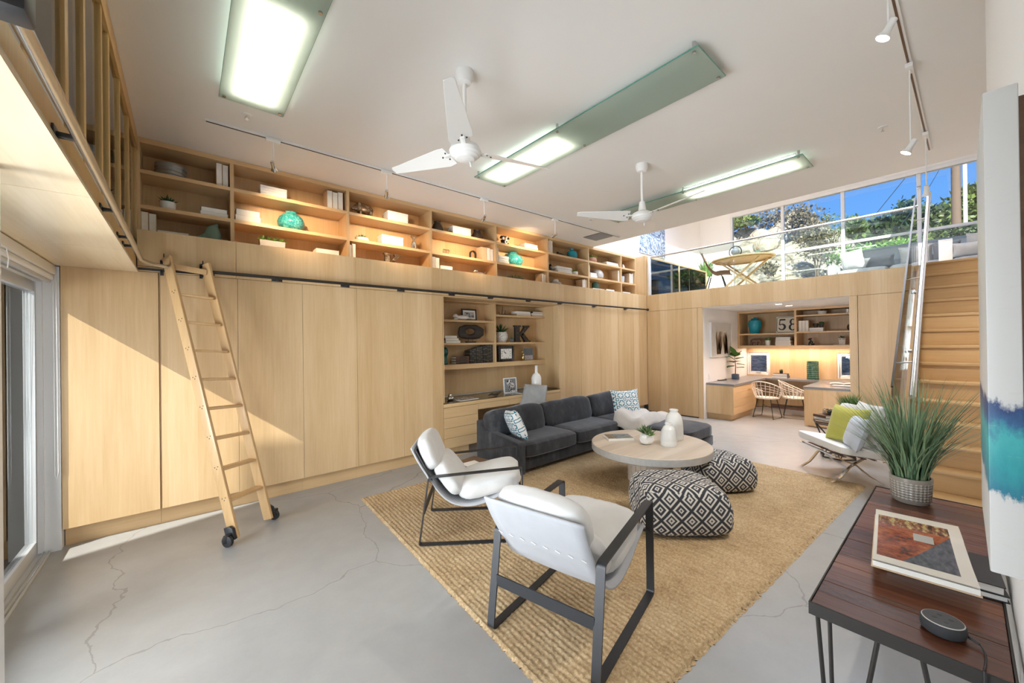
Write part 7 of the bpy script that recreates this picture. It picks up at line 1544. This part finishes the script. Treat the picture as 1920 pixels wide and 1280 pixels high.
ya, zt = ny(1413, 634); h = zt-zB; blob('elephant_figurine', 'brown wooden elephant on the lower nook shelf', 'figurine', (XI+.06, ya, zB), math.radians(90), [('e', (0, 0, h*.62), (h*.55, h*.28, h*.36)), ('e', (-h*.55, 0, h*.66), (h*.25, h*.22, h*.26)), ('t', [(-h*.75, 0, h*.6), (-h*.85, 0, h*.2), (-h*.75, 0, .01)], [h*.10, h*.07, h*.05])]+[('t', [(a*h, s_*h, h*.5), (a*h, s_*h, 0)], [h*.13, h*.12]) for a in (-.28, .33) for s_ in (-.15, .15)], 'brown_wood', .005)
def npot(px0, px1, ytop, ypot, z0, mat, fol, label, seed, name='succulent_pot', kind='blades', n=24):
    ya, zt = ny(px0, ytop); yb, _ = ny(px1, ytop); r = abs(ya-yb)/2; zp = ny(px0, ypot)[1]-z0; m_ = MB()
    if kind == 'blades': m_ = blades(130, r*.8, zt-z0-zp, r*.8, seed, .008, c=(0, 0, zp-.01), droop=.3)
    else: rosette(m_, (0, 0, zp-.01), max(.05, (zt-z0-zp)*1.1), 22, 1.0, seed, .3)
    return potted(name, label, (XI+r, (ya+yb)/2, z0), [(0, 0), (r*.8, 0), (r, zp), (r*.88, zp), (r*.85, zp*.86), (0, zp*.86)], mat, m_, fol, zp*.9, r*.84, n=n)
npot(1433, 1443.5, 631, 638, zB, 'white_ceramic', 'grass_green', 'small grass plant in a white pot, lower nook shelf', 81)
ya, zt = ny(1453, 632); yb, _ = ny(1483, 632); hs_ = (zt-zB)/5
for k in range(5): lidbook('book', '%s pale book of the flat pile on the lower nook shelf' % ('lowest', 'second', 'third', 'fourth', 'top')[k], (XI+.08, (ya+yb)/2+.004*(k % 2), zB+k*hs_), math.radians(90), (ya-yb)*(1-.02*k), .17, hs_-.001, ('cover_white', 'cover_tan', 'cover_white', 'cover_grey', 'cover_white')[k], NKG)
npot(1529.5, 1549, 578, 583, hsR1, 'white_ceramic', 'leaf_dark', 'dark succulent in a low white bowl, top right nook shelf', 82, kind='r', name='bowl_plant'); npot(1584, 1593, 574, 579, hsR1, 'white_ceramic', 'leaf_dark', 'tiny white pot at the right end of the nook shelf', 83, kind='r')
ya, zt = ny(1497, 601); yb, _ = ny(1516, 600); w_ = (ya-yb)/3
for k in range(3):
    a = ya-k*w_; t = thing('book', '%s standing cream book on the right nook shelf' % ('left', 'middle', 'right')[k], 'book', (XI+.07, a-w_/2, hsR2), group=NKG); obj('cover', MB().box(XI+.001, XI+.15, a-.004, a-.001, hsR2, zt).box(XI+.001, XI+.15, a-w_+.001, a-w_+.004, hsR2, zt), 'cover_tan', t); obj('page_block', MB().box(XI, XI+.148, a-w_+.004, a-.004, hsR2+.001, zt-.004), 'paper', t)
ya, zt = ny(1517, 614.5); yb, _ = ny(1543, 614.5); t = thing('storage_box', 'long white box under the dark plant on the nook shelf', 'box', (XI+.07, (ya+yb)/2, hsR2)); obj('body', MB().box(XI, XI+.15, yb, ya, hsR2, hsR2+(zt-hsR2)*.6), 'box_white', t, bevel=.002); obj('lid', MB().box(XI-.001, XI+.151, yb-.001, ya+.001, hsR2+(zt-hsR2)*.62, zt), 'box_white', t, bevel=.002)
npot(1534.5, 1544, 601, 607.5, zt, 'dark_pot', 'leaf_dark', 'round dark plant standing on the white box', 84, kind='blades'); nlathe(1523, 1534, 606, zt, 'gun_metal', 'small dark metal bowl on the white box', [(0, 0), (.6, 0), (1, .6), (.95, 1), (.85, 1), (.8, .6), (0, .3)], 'metal_bowl', cat='bowl')
nlathe(1587, 1597, 607, hsR2, 'dark_vase', 'brown woven ball at the right end of the nook shelf', [(0, 0), (.5, .07), (.87, .25), (1, .5), (.87, .75), (.5, .93), (0, 1)], 'woven_ball', cat='ornament')
ya, zt = ny(1519, 632); h = zt-zB; blob('black_bulldog', 'black sitting bulldog figurine on the lower right nook shelf', 'figurine', (XI+.08, ya, zB), math.radians(-100), sitdog(h), 'black_gloss', .007)
ya, _ = ny(1562, 645); yb, _ = ny(1592, 645); lidbook('book', 'thin tan book lying under the square planter in the nook', (XI+.09, (ya+yb)/2, zB), math.radians(90), ya-yb, .18, .014, 'cover_tan', NKG); npot(1571, 1584.5, 628, 633.5, zB+.0142, 'white_ceramic', 'leaf_dark', 'spiky plant in a square white planter, lower nook shelf', 85, kind='r', n=4, name='square_planter')
# counter
ZQ = .745
q = on(1370, 710, 'Z', ZQ); fig = thing('fiddle_leaf_fig', 'fiddle leaf fig in a square grey pot on the nook counter', 'plant', (q.x, q.y-.10, ZQ)); obj('pot', MB().box(-.06, .06, -.06, .06, 0, .115), 'cover_blue', fig, local=True, bevel=.004); obj('soil', MB().box(-.052, .052, -.052, .052, .115, .118), 'soil', fig, local=True); obj('stem', MB().tube([(0, 0, .11), (.01, -.005, .3), (0, .01, .52)], [.010, .008, .005], 7), 'bark', fig, local=True)
for k, (a, z, L_, el) in enumerate(((2.5, .30, .17, -.1), (-1.6, .25, .16, .2), (1.2, .36, .17, .3), (-1.0, .34, .16, .0), (2.0, .42, .20, .7), (-1.9, .44, .19, .35), (.4, .48, .17, .9), (1.4, .52, .22, 1.2), (-1.3, .52, .15, .8), (3.6, .40, .15, .1))):
    def lf_(u_, v_): t_ = u_; w_ = math.sin(PI*min(1, t_*1.02)**.8)*.085*(1+.35*t_); d_ = Vector((math.cos(a)*math.cos(el), math.sin(a)*math.cos(el), math.sin(el))); s_ = Vector((-math.sin(a), math.cos(a), 0)); up = s_.cross(d_)*-1; return Vector((0, 0, z))+d_*(.03+L_*t_)+s_*(w_*(v_-.5)*2.3)+up*(-.25*L_*t_*t_*.5+.03*abs(v_-.5))
    obj('leaf', MB().grid(lf_, 9, 5), 'leaf_fig', fig, local=True, angle=180)
q = on(1352, 712, 'Z', ZQ); single('tray', MB().lathe([(0, ZQ), (.15, ZQ), (.165, ZQ+.018), (.155, ZQ+.018), (.145, ZQ+.008), (0, ZQ+.006)], (q.x, q.y, 0), 36, sx=1.35, sy=.62), 'walnut_plate', 'oval dark wooden tray on the nook counter', 'tray')
q = on(1432, 703, 'Z', ZQ); q = Vector((10.5, on(1464, 700, 'X', 10.5).y, ZQ))
lidbook('book', 'lower dark blue book on the nook counter', (10.5, q.y, ZQ), math.radians(90), .30, .2, .05, 'cover_blue', 'dark books on the nook counter'); lidbook('book', 'upper dark book on the nook counter', (10.5, q.y, ZQ+.0505), math.radians(93), .28, .19, .05, 'cover_black', 'dark books on the nook counter')
m_ = MB(); rosette(m_, (0, 0, .05), .06, 16, .9, 91, .3); potted('tiny_plant', 'tiny plant in a glass cup on the dark counter books', (10.5, q.y-.01, ZQ+.101), [(0, 0), (.03, 0), (.036, .06), (.03, .06), (.028, .05), (0, .045)], 'gun_metal', m_, 'leaf_fig', .05, .028)
yv = on(1524, 695, 'X', 10.45).y; zt = on(1524, 677, 'X', 10.45).z-ZQ; m, nt, b = newmat('banded_green'); sp = nd(nt, 'SeparateXYZ', {0: objco(nt)}); wv = mth(nt, 'SINE', mth(nt, 'MULTIPLY', sp.outputs[2], 150)); nt.links.new(ramp(nt, mth(nt, 'ADD', mth(nt, 'MULTIPLY', wv, .25), noisef(nt, objco(nt), 20, 3)), [(.3, (.02, .07, .05)), (.55, (.05, .16, .11)), (.8, (.16, .24, .15))]), b.inputs['Base Color']); b.inputs['Roughness'].default_value = .25
lathed('green_vase', [(0, 0), (.105, 0), (.108, .01), (.104, zt*.3), (.108, zt*.6), (.104, zt-.01), (.100, zt), (.09, zt), (.088, .05), (0, .04)], 'banded_green', 'tall green banded cylinder vase on the nook counter', 'vase', (10.45, yv, ZQ))
q = Vector((9.75, 1.50, ZQ)); mg = thing('open_magazine', 'open magazine on the right end of the nook counter', 'magazine', q, math.radians(100)); obj('left_page', MB().grid(lambda u_, v_: Vector((-.21*(1-u_), (v_-.5)*.28, .006+.02*math.sin(u_*PI)**.8)), 8, 3), 'paper', mg, local=True); obj('right_page', MB().grid(lambda u_, v_: Vector((.21*u_, (v_-.5)*.28, .006+.02*math.sin(u_*PI)**.8)), 8, 3), 'paper', mg, local=True)
lap = thing('laptop_tray', 'flat pale folder on the right nook counter', 'folder', (9.35, 1.45, ZQ), math.radians(92)); obj('board', MB().box(-.17, .17, -.12, .12, 0, .012), 'cover_grey', lap, local=True, bevel=.003); obj('paper', MB().box(-.15, .15, -.10, .10, .0121, .014), 'paper', lap, local=True)
sk2 = on(1330, 706, 'Y', NY1); so = thing('wall_socket', 'white wall socket on the nook side wall', 'socket', (sk2.x, NY1-.005, ZQ+.06)); obj('plate', MB().box(sk2.x-.04, sk2.x+.04, NY1-.008, NY1-.0005, ZQ+.06, ZQ+.18), 'plastic_white', so, bevel=.002); obj('outlet', MB().box(sk2.x-.015, sk2.x+.015, NY1-.010, NY1-.0082, ZQ+.09, ZQ+.15), 'plastic_white', so)
